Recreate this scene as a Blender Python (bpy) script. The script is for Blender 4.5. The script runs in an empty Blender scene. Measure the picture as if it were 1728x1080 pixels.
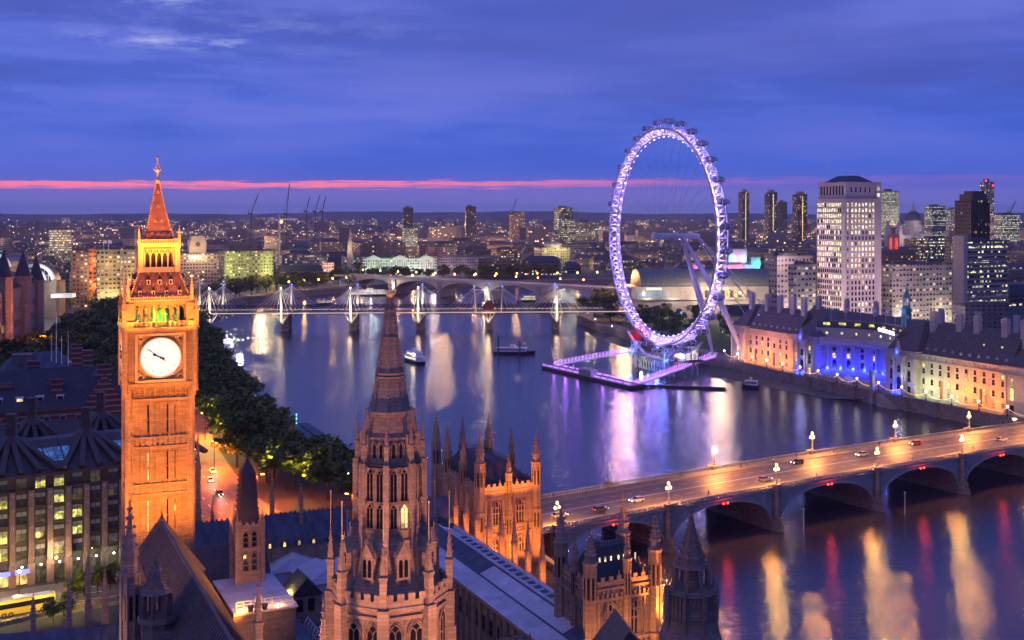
import bpy, math, random, colorsys
from mathutils import Vector, Matrix
from mathutils.geometry import tessellate_polygon
sc = bpy.context.scene
COL = sc.collection
RN = random.Random(11)
PI = math.pi
rad = math.radians

# ---------------------------------------------------------------- camera, sky, sun, exposure
F = 1925.0            # focal length in pixels of the 1728 wide frame
CZ = 84.0             # eye height above street level
HY = 358.0            # row of the horizon
cam = bpy.data.cameras.new('camera')
cam.sensor_width = 36.0
cam.lens = 36.0 * F / 1728.0
cam.shift_y = -(540.0 - HY) / 1728.0
cam.clip_start = 1.0
cam.clip_end = 60000.0
cam_o = bpy.data.objects.new('camera', cam)
cam_o.location = (0, 0, CZ)
cam_o.rotation_euler = (PI / 2, 0, 0)
COL.objects.link(cam_o)
sc.camera = cam_o

sc.view_settings.view_transform = 'Standard'
sc.view_settings.look = 'None'
sc.view_settings.exposure = 0.0
sc.view_settings.gamma = 1.0
cy = sc.cycles
cy.use_denoising = True
cy.max_bounces = 5
cy.diffuse_bounces = 2
cy.glossy_bounces = 3
cy.transmission_bounces = 3
cy.transparent_max_bounces = 4
cy.volume_bounces = 0
cy.caustics_reflective = False
cy.caustics_refractive = False
cy.sample_clamp_indirect = 4.0
cy.use_light_tree = True

SUN_EL, SUN_AZ = rad(-2.0), rad(-62.0)   # the sun has just gone below the skyline on the left

class NT:
    """small helper to wire shader nodes"""
    def __init__(s, tree):
        s.t = tree
    def n(s, typ, **kw):
        nd = s.t.nodes.new(typ)
        for k, v in kw.items():
            setattr(nd, k, v)
        return nd
    def put(s, sock, v):
        if hasattr(v, 'bl_rna') and hasattr(v, 'is_output'):
            s.t.links.new(v, sock)
        elif v is not None:
            sock.default_value = v
    def m(s, op, a, b=None, c=None, clamp=False):
        nd = s.n('ShaderNodeMath', operation=op)
        nd.use_clamp = clamp
        s.put(nd.inputs[0], a)
        if b is not None: s.put(nd.inputs[1], b)
        if c is not None: s.put(nd.inputs[2], c)
        return nd.outputs[0]
    def mix(s, f, a, b, mode='MIX'):
        nd = s.n('ShaderNodeMix', data_type='RGBA', blend_type=mode)
        s.put(nd.inputs[0], f)
        s.put(nd.inputs[6], c4(a)); s.put(nd.inputs[7], c4(b))
        return nd.outputs[2]
    def noise(s, vec, scale, detail=3, rough=.5, dim='3D'):
        nd = s.n('ShaderNodeTexNoise', noise_dimensions=dim)
        if vec is not None: s.put(nd.inputs['Vector'], vec)
        nd.inputs['Scale'].default_value = scale
        nd.inputs['Detail'].default_value = detail
        nd.inputs['Roughness'].default_value = rough
        return nd.outputs[0]
    def ramp(s, f, stops, interp='LINEAR'):
        nd = s.n('ShaderNodeValToRGB')
        cr = nd.color_ramp
        cr.interpolation = interp
        while len(cr.elements) < len(stops): cr.elements.new(.5)
        for e, (p, c) in zip(cr.elements, stops):
            e.position = p
            e.color = c4(c)
        s.put(nd.inputs[0], f)
        return nd.outputs[0]
    def comb(s, x, y, z=0.0):
        nd = s.n('ShaderNodeCombineXYZ')
        s.put(nd.inputs[0], x); s.put(nd.inputs[1], y); s.put(nd.inputs[2], z)
        return nd.outputs[0]
    def sep(s, v):
        nd = s.n('ShaderNodeSeparateXYZ')
        s.put(nd.inputs[0], v)
        return nd.outputs
    def vscale(s, v, sx, sy, sz):
        nd = s.n('ShaderNodeVectorMath', operation='MULTIPLY')
        s.put(nd.inputs[0], v); nd.inputs[1].default_value = (sx, sy, sz)
        return nd.outputs[0]

def c4(c):
    if isinstance(c, (tuple, list)):
        return (c[0], c[1], c[2], 1.0) if len(c) == 3 else tuple(c)
    if isinstance(c, (int, float)):
        return (c, c, c, 1.0)
    return c

world = bpy.data.worlds.new('World')
sc.world = world
world.use_nodes = True
def build_world():
    t = world.node_tree
    t.nodes.clear()
    k = NT(t)
    tc = k.n('ShaderNodeTexCoord')
    x, y, z = k.sep(tc.outputs['Generated'])[:3]
    hyp = k.m('SQRT', k.m('ADD', k.m('MULTIPLY', x, x), k.m('MULTIPLY', y, y)))
    el = k.m('DIVIDE', z, k.m('MAXIMUM', hyp, .001))       # tangent of the elevation
    az = k.m('ARCTAN2', x, y)
    base = k.ramp(k.m('MULTIPLY', el, 2.0), [
        (0.00, (.15, .17, .62)), (0.03, (.12, .15, .60)), (0.055, (.07, .125, .62)), (0.08, (.042, .12, .66)),
        (0.16, (.045, .122, .68)), (0.24, (.055, .122, .65)), (0.40, (.068, .118, .62)), (1.0, (.075, .125, .62))])
    # long flat banks of cloud
    v1 = k.comb(k.m('MULTIPLY', az, 2.6), k.m('MULTIPLY', el, 15.0), 3.1)
    n1 = k.noise(v1, 1.0, 6, .55)
    v2 = k.comb(k.m('MULTIPLY', az, 8.0), k.m('MULTIPLY', el, 60.0), 7.7)
    n2 = k.noise(v2, 1.0, 5, .6)
    cl = k.m('ADD', k.m('MULTIPLY', n1, .75), k.m('MULTIPLY', n2, .25))
    up = k.m('MULTIPLY', k.m('SUBTRACT', el, .015), 12.0, clamp=True)
    lit = k.ramp(cl, [(.46, 0), (.60, 1)])
    drk = k.ramp(cl, [(.38, 1), (.50, 0)])
    c = k.mix(k.m('MULTIPLY', k.m('MULTIPLY', lit, up), .85), base, (.145, .19, .74))
    c = k.mix(k.m('MULTIPLY', k.m('MULTIPLY', drk, up), .8), c, (.045, .085, .46))
    n4 = k.noise(k.comb(k.m('MULTIPLY', az, 1.7), k.m('MULTIPLY', el, 7.0), 9.4), 1.0, 5, .6)
    gv = k.m('MULTIPLY', k.ramp(n4, [(.40, 0), (.62, 1)]), k.m('MULTIPLY', k.m('ADD', k.m('MULTIPLY', el, 5.0), k.m('ADD', az, -.15)), .9, clamp=True))
    c = k.mix(k.m('MULTIPLY', gv, up), c, (.085, .115, .50))
    # two ragged pale gaps high on the left
    v3 = k.comb(k.m('MULTIPLY', az, 22.0), k.m('MULTIPLY', el, 90.0), 1.3)
    n3 = k.ramp(k.noise(v3, 1.0, 6, .62), [(.45, 0), (.68, 1)])
    def blob(a0, e0, sa, se):
        da = k.m('DIVIDE', k.m('SUBTRACT', az, a0), sa)
        de = k.m('DIVIDE', k.m('SUBTRACT', el, e0), se)
        r2 = k.m('ADD', k.m('MULTIPLY', da, da), k.m('MULTIPLY', de, de))
        return k.m('EXPONENT', k.m('MULTIPLY', r2, -1.0))
    gap = k.m('ADD', blob(-.298, .181, .035, .008), blob(-.290, .143, .06, .006))
    gap = k.m('ADD', gap, k.m('MULTIPLY', blob(-.24, .155, .16, .02), .25))
    c = k.mix(k.m('MULTIPLY', k.m('MULTIPLY', gap, n3), .9, clamp=True), c, (.42, .46, .86))
    # the last pink gap of the sunset just over the skyline
    e_mid = k.m('ADD', .0247, k.m('MULTIPLY', az, .0065))
    wob = k.m('MULTIPLY', k.m('SUBTRACT', k.noise(k.comb(k.m('MULTIPLY', az, 21.0), k.m('MULTIPLY', el, 420.0), 0), 1.0, 6, .6), .5), .0125)
    de = k.m('SUBTRACT', k.m('SUBTRACT', el, e_mid), wob)
    top = k.m('MULTIPLY', k.m('SUBTRACT', .0034, de), 600.0, clamp=True)
    bot = k.m('MULTIPLY', k.m('ADD', .0040, de), 240.0, clamp=True)
    fade = k.ramp(k.m('ADD', k.m('MULTIPLY', az, 1.0), .5), [(.0, .95), (.37, .92), (.52, .62), (.60, .42), (.66, .20), (.78, .06)])
    st = k.m('MULTIPLY', k.m('MULTIPLY', top, bot), fade)
    c = k.mix(st, c, (1.15, .23, .38))
    # a soft pink blush round the gap
    bl = k.m('MULTIPLY', blob(-.12, .019, .5, .010), .16)
    c = k.mix(bl, c, (.40, .16, .50))
    sky = k.n('ShaderNodeTexSky', sky_type='NISHITA')
    sky.sun_disc = False
    sky.sun_elevation = SUN_EL
    sky.sun_rotation = SUN_AZ
    bg1 = k.n('ShaderNodeBackground'); k.put(bg1.inputs[0], c); bg1.inputs[1].default_value = 1.0
    bg2 = k.n('ShaderNodeBackground'); k.put(bg2.inputs[0], sky.outputs[0]); bg2.inputs[1].default_value = .06
    ad = k.n('ShaderNodeAddShader')
    t.links.new(bg1.outputs[0], ad.inputs[0]); t.links.new(bg2.outputs[0], ad.inputs[1])
    out = k.n('ShaderNodeOutputWorld')
    t.links.new(ad.outputs[0], out.inputs[0])
build_world()

sun = bpy.data.lights.new('afterglow', 'SUN')
sun.energy = .24
sun.angle = rad(60)
sun.color = (1.0, .60, .42)
sun_o = bpy.data.objects.new('afterglow', sun)
sun_o.rotation_euler = (rad(52), 0, rad(-40))
COL.objects.link(sun_o)

# ---------------------------------------------------------------- pixel -> place helpers
def W(px, py, z=0.0):
    """the point of the level plane z that the photograph shows at px, py"""
    Y = F * (CZ - z) / (py - HY)
    return Vector(((px - 864.0) / F * Y, Y, z))
def XA(px, Y): return (px - 864.0) / F * Y
def ZA(py, Y): return CZ - (py - HY) * Y / F
def PXOF(x, y): return 864.0 + F * x / y
EA = rad(25.0)                       # the palace, its clock tower and County Hall all stand turned by this much
E_ = Vector((math.cos(EA), math.sin(EA), 0)); N_ = Vector((-math.sin(EA), math.cos(EA), 0))

# ---------------------------------------------------------------- mesh builder
class MB:
    def __init__(s):
        s.v = []; s.f = []; s.fm = []; s.M = None
    def add(s, vs, fs, mi=0):
        b = len(s.v)
        if s.M is not None:
            vs = [s.M @ Vector(p) for p in vs]
        s.v.extend([tuple(p) for p in vs])
        for f in fs:
            s.f.append(tuple(b + i for i in f)); s.fm.append(mi)
    def bx(s, x0, x1, y0, y1, z0, z1, mi=0):
        s.add([(x0, y0, z0), (x1, y0, z0), (x1, y1, z0), (x0, y1, z0), (x0, y0, z1), (x1, y0, z1), (x1, y1, z1), (x0, y1, z1)],
              [(3, 2, 1, 0), (4, 5, 6, 7), (0, 1, 5, 4), (1, 2, 6, 5), (2, 3, 7, 6), (3, 0, 4, 7)], mi)
    def cb(s, c, sz, rz=0.0, mi=0):
        """box by the centre of its base"""
        x, y, z = c; a, b, h = sz[0] / 2, sz[1] / 2, sz[2]
        ca, sa = math.cos(rz), math.sin(rz)
        q = [(x + ca * u - sa * w, y + sa * u + ca * w) for u, w in ((-a, -b), (a, -b), (a, b), (-a, b))]
        s.add([(p[0], p[1], z) for p in q] + [(p[0], p[1], z + h) for p in q],
              [(3, 2, 1, 0), (4, 5, 6, 7), (0, 1, 5, 4), (1, 2, 6, 5), (2, 3, 7, 6), (3, 0, 4, 7)], mi)
    def prism(s, pts, z0, z1, mi=0, top=True, bottom=False, mtop=None):
        n = len(pts)
        s.add([(p[0], p[1], z0) for p in pts] + [(p[0], p[1], z1) for p in pts],
              [(i, (i + 1) % n, n + (i + 1) % n, n + i) for i in range(n)], mi)
        if top: s.poly([(p[0], p[1], z1) for p in pts], mi if mtop is None else mtop)
        if bottom: s.poly([(p[0], p[1], z0) for p in reversed(pts)], mi)
    def poly(s, pts, mi=0):
        if len(pts) <= 4:
            s.add(pts, [tuple(range(len(pts)))], mi)
        else:
            nrm = Vector((0, 0, 0))
            for i in range(len(pts)):
                nrm += Vector(pts[i]).cross(Vector(pts[(i + 1) % len(pts)]))
            tri = tessellate_polygon([[Vector(p) for p in pts]])
            fs = []
            for t in tri:
                a, b, c = (Vector(pts[i]) for i in t)
                fs.append(tuple(t) if (b - a).cross(c - a).dot(nrm) >= 0 else (t[0], t[2], t[1]))
            s.add(pts, fs, mi)
    def fr(s, x, y, z0, z1, r0, r1, n=8, rot=0.0, mi=0, cap=True, sx=1.0, sy=1.0):
        """n sided frustum (r1 = 0 makes a spire)"""
        a = [rot + 2 * PI * i / n for i in range(n)]
        vs = [(x + sx * r0 * math.cos(t), y + sy * r0 * math.sin(t), z0) for t in a]
        if r1 <= 1e-6:
            vs.append((x, y, z1))
            s.add(vs, [(i, (i + 1) % n, n) for i in range(n)], mi)
        else:
            vs += [(x + sx * r1 * math.cos(t), y + sy * r1 * math.sin(t), z1) for t in a]
            fs = [(i, (i + 1) % n, n + (i + 1) % n, n + i) for i in range(n)]
            if cap: fs.append(tuple(range(n, 2 * n)))
            s.add(vs, fs, mi)
    def lathe(s, x, y, prof, n=12, rot=0.0, mi=0, sx=1.0, sy=1.0):
        for (r0, z0), (r1, z1) in zip(prof, prof[1:]):
            if r0 <= 1e-6 and r1 <= 1e-6: continue
            if r0 <= 1e-6:
                a = [rot + 2 * PI * i / n for i in range(n)]
                s.add([(x + sx * r1 * math.cos(t), y + sy * r1 * math.sin(t), z1) for t in a] + [(x, y, z0)],
                      [((i + 1) % n, i, n) for i in range(n)], mi)
            else:
                s.fr(x, y, z0, z1, r0, r1, n, rot, mi, cap=False, sx=sx, sy=sy)
        if prof[-1][0] > 1e-6:
            a = [rot + 2 * PI * i / n for i in range(n)]
            s.add([(x + sx * prof[-1][0] * math.cos(t), y + sy * prof[-1][0] * math.sin(t), prof[-1][1]) for t in a], [tuple(range(n))], mi)
    def tube(s, p, q, r, n=5, mi=0, r2=None):
        p = Vector(p); q = Vector(q); d = q - p
        if d.length < 1e-6: return
        d.normalize()
        u = d.cross(Vector((0, 0, 1)) if abs(d.z) < .95 else Vector((1, 0, 0))); u.normalize(); w = d.cross(u)
        r2 = r if r2 is None else r2
        vs = []
        for c, rr in ((p, r), (q, r2)):
            for i in range(n):
                t = 2 * PI * i / n
                vs.append(c + u * (rr * math.cos(t)) + w * (rr * math.sin(t)))
        fs = [(i, n + i, n + (i + 1) % n, (i + 1) % n) for i in range(n)]
        fs += [tuple(range(n)), tuple(reversed(range(n, 2 * n)))]
        s.add(vs, fs, mi)
    def path(s, pts, r, n=5, mi=0):
        for a, b in zip(pts, pts[1:]): s.tube(a, b, r, n, mi)
    def beam(s, p, q, w, h, mi=0):
        """rectangular bar from p to q, w wide level, h high"""
        p = Vector(p); q = Vector(q); d = (q - p)
        if d.length < 1e-6: return
        d.normalize()
        u = d.cross(Vector((0, 0, 1)))
        if u.length < 1e-4: u = Vector((1, 0, 0))
        u.normalize(); v = u.cross(d)
        o = [(-w / 2, -h / 2), (w / 2, -h / 2), (w / 2, h / 2), (-w / 2, h / 2)]
        vs = [c + u * a + v * b for c in (p, q) for a, b in o]
        s.add(vs, [(0, 1, 2, 3), (7, 6, 5, 4), (0, 4, 5, 1), (1, 5, 6, 2), (2, 6, 7, 3), (3, 7, 4, 0)], mi)
    def ball(s, c, r, n=8, m=5, mi=0, sx=1, sy=1, sz=1):
        vs = [(c[0], c[1], c[2] - r * sz)]
        for j in range(1, m):
            t = -PI / 2 + PI * j / m
            for i in range(n):
                a = 2 * PI * i / n
                vs.append((c[0] + sx * r * math.cos(t) * math.cos(a), c[1] + sy * r * math.cos(t) * math.sin(a), c[2] + sz * r * math.sin(t)))
        vs.append((c[0], c[1], c[2] + r * sz))
        fs = [(0, 1 + (i + 1) % n, 1 + i) for i in range(n)]
        for j in range(m - 2):
            b = 1 + j * n
            fs += [(b + i, b + (i + 1) % n, b + n + (i + 1) % n, b + n + i) for i in range(n)]
        b = 1 + (m - 2) * n; t = len(vs) - 1
        fs += [(b + i, b + (i + 1) % n, t) for i in range(n)]
        s.add(vs, fs, mi)
    def mesh(s, name, mats, uv=True, smooth=False):
        me = bpy.data.meshes.new(name)
        me.from_pydata(s.v, [], s.f)
        if not isinstance(mats, (list, tuple)): mats = [mats]
        for m in mats: me.materials.append(m)
        me.polygons.foreach_set('material_index', s.fm)
        if smooth: me.polygons.foreach_set('use_smooth', [True] * len(s.f))
        if uv:
            lay = me.uv_layers.new(name='metres')
            out = []
            V = s.v
            for f in s.f:
                a, b, c = V[f[0]], V[f[1]], V[f[2]]
                ux, uy, uz = b[0] - a[0], b[1] - a[1], b[2] - a[2]
                wx, wy, wz = c[0] - a[0], c[1] - a[1], c[2] - a[2]
                nx, ny, nz = uy * wz - uz * wy, uz * wx - ux * wz, ux * wy - uy * wx
                L = math.sqrt(nx * nx + ny * ny + nz * nz) or 1.0
                h = math.hypot(nx, ny)
                if h / L > .25:
                    tx, ty = -ny / h, nx / h
                    for i in f: out += [V[i][0] * tx + V[i][1] * ty, V[i][2]]
                else:
                    for i in f: out += [V[i][0], V[i][1]]
            lay.data.foreach_set('uv', out)
        me.update()
        return me

def put(name, me, parent=None, loc=(0, 0, 0), rz=0.0, scale=None, color=None):
    if isinstance(me, MB): raise TypeError
    o = bpy.data.objects.new(name, me)
    COL.objects.link(o)
    o.location = loc
    o.rotation_euler = (0, 0, rz)
    if scale is not None: o.scale = (scale,) * 3 if isinstance(scale, (int, float)) else scale
    if color is not None: o.color = c4(color)
    if parent is not None: o.parent = parent
    return o
def part(name, mb, mats, parent, loc=(0, 0, 0), rz=0.0, uv=True, smooth=False, **kw):
    return put(name, mb.mesh(name, mats, uv, smooth), parent, loc, rz, **kw)
LABELS = {}
def tag(o, label, cat, group=None, kind=None):
    o['label'] = label; o['category'] = cat
    if group: o['group'] = group
    if kind: o['kind'] = kind
    LABELS.setdefault(label, []).append(o)
    return o
def thing(name, label, cat, loc=(0, 0, 0), rz=0.0, group=None):
    o = bpy.data.objects.new(name, None)
    o.empty_display_size = 1
    COL.objects.link(o)
    o.location = loc; o.rotation_euler = (0, 0, rz)
    return tag(o, label, cat, group)
def single(name, mb, mats, label, cat, loc=(0, 0, 0), rz=0.0, group=None, **kw):
    return tag(part(name, mb, mats, None, loc, rz, **kw), label, cat, group)
def structure(name, mb, mats, uv=True):
    o = part(name, mb, mats, None, uv=uv)
    o['kind'] = 'structure'
    return o
KIDS = {}
def dup(root, loc, rz=0.0, label=None, group=None, scale=None):
    """a copy of a thing with copies of its parts and their sub-parts"""
    def cp(o, par):
        c = o.copy(); COL.objects.link(c)
        if par is not None:
            c.parent = par
        for ch in list(o.children): cp(ch, c)
        return c
    r = cp(root, None)
    r.location = loc; r.rotation_euler = (0, 0, rz)
    if scale is not None: r.scale = (scale,) * 3
    if label: r['label'] = label
    if group: r['group'] = group
    return r
ORDS = ('first second third fourth fifth sixth seventh eighth ninth tenth eleventh twelfth thirteenth fourteenth fifteenth sixteenth '
        'seventeenth eighteenth nineteenth twentieth').split()
TENS = {2: 'twenty', 3: 'thirty', 4: 'forty', 5: 'fifty', 6: 'sixty', 7: 'seventy'}
def ordn(i):
    """0 -> first"""
    if i < 20: return ORDS[i]
    t, u = divmod(i + 1, 10)
    if u == 0: return TENS[t][:-1] + 'ieth'
    return TENS[t] + '-' + ORDS[u - 1]

# ---------------------------------------------------------------- lamps
def lamp(loc, col, energy, radius=.3, parent=None, name='lamp_light'):
    l = bpy.data.lights.new(name, 'POINT')
    l.color = col; l.energy = energy; l.shadow_soft_size = radius
    o = bpy.data.objects.new(name, l); COL.objects.link(o)
    o.location = loc
    if parent is not None: o.parent = parent
    return o
def spot(loc, target, col, energy, angle=60, blend=.6, radius=.5, name='flood_light', parent=None):
    l = bpy.data.lights.new(name, 'SPOT')
    l.color = col; l.energy = energy; l.spot_size = rad(angle); l.spot_blend = blend; l.shadow_soft_size = radius
    o = bpy.data.objects.new(name, l); COL.objects.link(o)
    o.location = loc
    o.rotation_euler = (Vector(target) - Vector(loc)).to_track_quat('-Z', 'Y').to_euler()
    if parent is not None: o.parent = parent
    return o

# ---------------------------------------------------------------- materials
def new_mat(name):
    m = bpy.data.materials.new(name); m.use_nodes = True
    t = m.node_tree; t.nodes.clear()
    k = NT(t)
    out = k.n('ShaderNodeOutputMaterial')
    b = k.n('ShaderNodeBsdfPrincipled')
    t.links.new(b.outputs[0], out.inputs[0])
    return m, k, b
def setp(k, b, **kw):
    nm = dict(col='Base Color', rough='Roughness', metal='Metallic', ior='IOR', alpha='Alpha', ecol='Emission Color', es='Emission Strength', normal='Normal', spec='Specular IOR Level', trans='Transmission Weight')
    for q, v in kw.items():
        k.put(b.inputs[nm[q]], c4(v) if q in ('col', 'ecol') else v)
def bump(k, h, strength=.4, dist=.1):
    nd = k.n('ShaderNodeBump')
    nd.inputs['Strength'].default_value = strength; nd.inputs['Distance'].default_value = dist
    k.put(nd.inputs['Height'], h)
    return nd.outputs[0]
def plain(name, col, rough=.6, metal=0.0, var=.25, scale=.6, bmp=0.0):
    m, k, b = new_mat(name)
    tc = k.n('ShaderNodeTexCoord')
    n = k.noise(tc.outputs['Object'], scale, 4, .6)
    d = tuple(c * (1 - var) for c in col); l = tuple(min(1, c * (1 + var)) for c in col)
    setp(k, b, col=k.ramp(n, [(.3, d), (.7, l)]), rough=rough, metal=metal)
    if bmp: setp(k, b, normal=bump(k, k.noise(tc.outputs['Object'], scale * 6, 3), bmp, .1))
    return m
def ashlar(name, col, bw=1.1, bh=.38, var=.22, joint=.6, rough=.8, stain=.35, streak=True):
    """coursed stone or brick with weathering; the blocks follow the metre UVs"""
    m, k, b = new_mat(name)
    tc = k.n('ShaderNodeTexCoord')
    br = k.n('ShaderNodeTexBrick')
    k.put(br.inputs['Vector'], tc.outputs['UV'])
    br.inputs['Color1'].default_value = c4(tuple(c * (1 - var) for c in col))
    br.inputs['Color2'].default_value = c4(tuple(min(1, c * (1 + var)) for c in col))
    br.inputs['Mortar'].default_value = c4(tuple(c * joint for c in col))
    br.inputs['Scale'].default_value = 1.0
    br.inputs['Mortar Size'].default_value = .025
    br.inputs['Brick Width'].default_value = bw
    br.inputs['Row Height'].default_value = bh
    c = br.outputs[0]
    g = k.n('ShaderNodeNewGeometry')
    n = k.noise(g.outputs['Position'], .22, 5, .65)
    c = k.mix(k.m('MULTIPLY', k.ramp(n, [(.42, 0), (.7, 1)]), stain), c, tuple(x * .45 for x in col))
    if streak:
        n2 = k.noise(k.vscale(g.outputs['Position'], 1.6, 1.6, .12), 1.0, 4, .6)
        c = k.mix(k.m('MULTIPLY', k.ramp(n2, [(.5, 0), (.72, 1)]), stain), c, tuple(x * .4 for x in col))
    setp(k, b, col=c, rough=rough, normal=bump(k, k.m('ADD', br.outputs[1], k.m('MULTIPLY', n, -.8)), .35, .05))
    return m
def glow(name, col, strength):
    m, k, b = new_mat(name)
    setp(k, b, col=(.02, .02, .02), rough=.4, ecol=col, es=strength)
    return m
def slate(name, col, bw=.5, bh=.28):
    return ashlar(name, col, bw, bh, .3, .5, .55, .4, True)
def litglass(name, col, strength, dark=.25):
    """a lit room behind glass: blinds, fittings and furniture make it uneven from window to window"""
    m, k, b = new_mat(name)
    g = k.n('ShaderNodeNewGeometry')
    oi = k.n('ShaderNodeObjectInfo')
    n = k.noise(k.vscale(g.outputs['Position'], .9, .9, .9), 1.0, 3, .6)
    wn = k.n('ShaderNodeTexWhiteNoise', noise_dimensions='3D')
    v = k.n('ShaderNodeVectorMath', operation='SNAP'); k.put(v.inputs[0], g.outputs['Position']); v.inputs[1].default_value = (1.7, 1.7, 1.9)
    k.put(wn.inputs[0], v.outputs[0])
    s = k.m('MULTIPLY', k.m('MULTIPLY', k.ramp(n, [(.35, dark), (.62, 1)]), k.m('ADD', k.m('MULTIPLY', wn.outputs[0], .7), .35)), strength)
    hue = k.mix(oi.outputs['Random'], col, tuple(min(1, c * f) for c, f in zip(col, (1.0, .85, .6))))
    setp(k, b, col=(.03, .03, .03), rough=.15, ecol=hue, es=s)
    return m
def facade(name, cw, ch, ww, wh, strength=1.5, wall=.75, tint=((1.0, .78, .38), (1.0, .93, .72)), row=.35):
    """far building: wall colour from the object, one window to each cw x ch cell, some of them lit (the object colour's alpha sets how many)"""
    m, k, b = new_mat(name)
    tc = k.n('ShaderNodeTexCoord'); oi = k.n('ShaderNodeObjectInfo'); g = k.n('ShaderNodeNewGeometry')
    u, v = k.sep(tc.outputs['UV'])[:2]
    u = k.m('DIVIDE', u, cw); v = k.m('DIVIDE', v, ch)
    fu, fv = k.m('FRACT', u), k.m('FRACT', v)
    iu, iv = k.m('FLOOR', u), k.m('FLOOR', v)
    nz = k.m('ABSOLUTE', k.sep(g.outputs['Normal'])[2])
    side = k.m('LESS_THAN', nz, .4)
    mk = k.m('MULTIPLY', k.m('LESS_THAN', k.m('ABSOLUTE', k.m('SUBTRACT', fu, .5)), ww / 2), k.m('LESS_THAN', k.m('ABSOLUTE', k.m('SUBTRACT', fv, .5)), wh / 2))
    mk = k.m('MULTIPLY', mk, side)
    rb = k.n('ShaderNodeTexWhiteNoise', noise_dimensions='3D'); k.put(rb.inputs[0], k.comb(iu, iv, 3.7))
    mk = k.m('MULTIPLY', mk, k.m('GREATER_THAN', k.m('SUBTRACT', .5 + wh / 2, fv), k.m('MULTIPLY', k.m('MULTIPLY', rb.outputs[0], rb.outputs[0]), wh * .7)))
    nx = k.sep(g.outputs['Normal'])[0]
    sd = k.m('ADD', k.m('MULTIPLY', oi.outputs['Random'], 91.0), k.m('ROUND', k.m('MULTIPLY', nx, 3.0)))
    wn = k.n('ShaderNodeTexWhiteNoise', noise_dimensions='3D'); k.put(wn.inputs[0], k.comb(iu, iv, sd))
    wr = k.n('ShaderNodeTexWhiteNoise', noise_dimensions='2D'); k.put(wr.inputs[0], k.comb(iv, sd, 0))
    p = k.m('ADD', oi.outputs['Alpha'], k.m('MULTIPLY', k.m('SUBTRACT', wr.outputs[0], .5), row))
    on = k.m('LESS_THAN', wn.outputs[0], p)
    r3 = k.sep(wn.outputs[1])
    hue = k.mix(r3[0], tint[0], tint[1])
    e = k.m('MULTIPLY', k.m('MULTIPLY', k.m('MULTIPLY', mk, on), k.m('ADD', k.m('MULTIPLY', r3[1], r3[1]), .15)), strength)
    n = k.noise(g.outputs['Position'], .06, 4, .6)
    wcol = k.mix(k.ramp(n, [(.3, 0), (.7, 1)]), k.mix(1.0, oi.outputs['Color'], (wall * .7,) * 3, 'MULTIPLY'), oi.outputs['Color'])
    col = k.mix(mk, wcol, (.02, .022, .03))
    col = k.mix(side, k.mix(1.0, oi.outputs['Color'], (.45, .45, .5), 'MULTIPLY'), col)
    setp(k, b, col=col, rough=k.mix(mk, (.8,) * 3, (.2,) * 3), ecol=hue, es=e)
    return m

M = {}
M['gold_stone'] = ashlar('honey_limestone', (.48, .34, .15), 1.2, .42, .2, .55)
M['stone'] = ashlar('brown_limestone', (.40, .285, .20), 1.2, .42, .22, .6)
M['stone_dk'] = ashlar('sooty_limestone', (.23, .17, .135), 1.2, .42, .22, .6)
M['portland'] = ashlar('portland_stone', (.47, .42, .36), 1.4, .5, .12, .7, stain=.22)
M['pale_stone'] = ashlar('pale_stone', (.50, .46, .42), 1.4, .6, .1, .75, stain=.18)
M['granite'] = ashlar('grey_granite', (.25, .21, .19), 1.6, .6, .25, .5)
M['brick'] = ashlar('red_brick', (.20, .06, .045), .45, .16, .3, .8)
M['slate'] = slate('roof_slate', (.055, .055, .065))
M['slate_br'] = slate('brown_roof_tiles', (.15, .115, .095), .5, .35)
M['slate_bl'] = slate('blue_lead_roof', (.075, .085, .12), .9, 2.2)
M['roof_wh'] = ashlar('pale_roof_felt', (.58, .59, .63), 3.0, 2.4, .15, .6, .6, .5, False)
M['canvas'] = plain('white_sheeting', (.60, .60, .64), .7, 0, .12, .5, .3)
M['iron'] = ashlar('cast_iron_tiles', (.34, .17, .09), .7, .5, .25, .55, .5, .25)
M['gold'] = plain('gilding', (.90, .66, .26), .4, .12, .1)
M['glass'] = plain('dark_glass', (.015, .016, .022), .08, 0, .3, .5)
M['asphalt'] = plain('asphalt', (.055, .05, .05), .75, 0, .3, .25, .3)
M['paving'] = ashlar('paving', (.20, .18, .16), .9, .6, .12, .8, .8, .3, False)
M['ground'] = plain('city_ground', (.045, .045, .05), .9, 0, .35, .02)
M['white'] = plain('white_paint', (.78, .78, .80), .4, 0, .06, .8)
M['steel'] = plain('grey_steel', (.30, .31, .33), .45, .3, .15)
M['dark'] = plain('dark_steel', (.05, .05, .055), .5, .2, .2)
M['black'] = plain('black_paint', (.018, .018, .02), .4, 0, .2)
M['bronze'] = plain('dark_bronze', (.085, .062, .05), .5, .25, .25, .5)
M['green_iron'] = plain('green_painted_iron', (.27, .31, .28), .5, 0, .15, .5)
M['concrete'] = ashlar('pale_concrete', (.36, .33, .31), 3.5, 1.2, .08, .8, .8, .25)
M['rubber'] = plain('rubber', (.015, .015, .015), .8, 0, .1)
M['wood'] = plain('timber', (.12, .085, .06), .8, 0, .3, .8)
M['bark'] = plain('bark', (.06, .048, .038), .9, 0, .3, 1.5)
M['w_warm'] = litglass('warm_lit_window', (1.0, .70, .28), 2.6)
M['w_white'] = litglass('white_lit_window', (1.0, .90, .66), 2.8)
M['w_green'] = litglass('yellow_green_lit_window', (.90, .88, .25), 1.8, .1)
M['w_blue'] = litglass('blue_glass_roof', (.10, .28, .95), .55, .5)
M['bulb'] = glow('lamp_globe', (1.0, .62, .22), 13.0)
M['bulb_white'] = glow('white_lamp', (1.0, .92, .78), 14.0)
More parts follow.
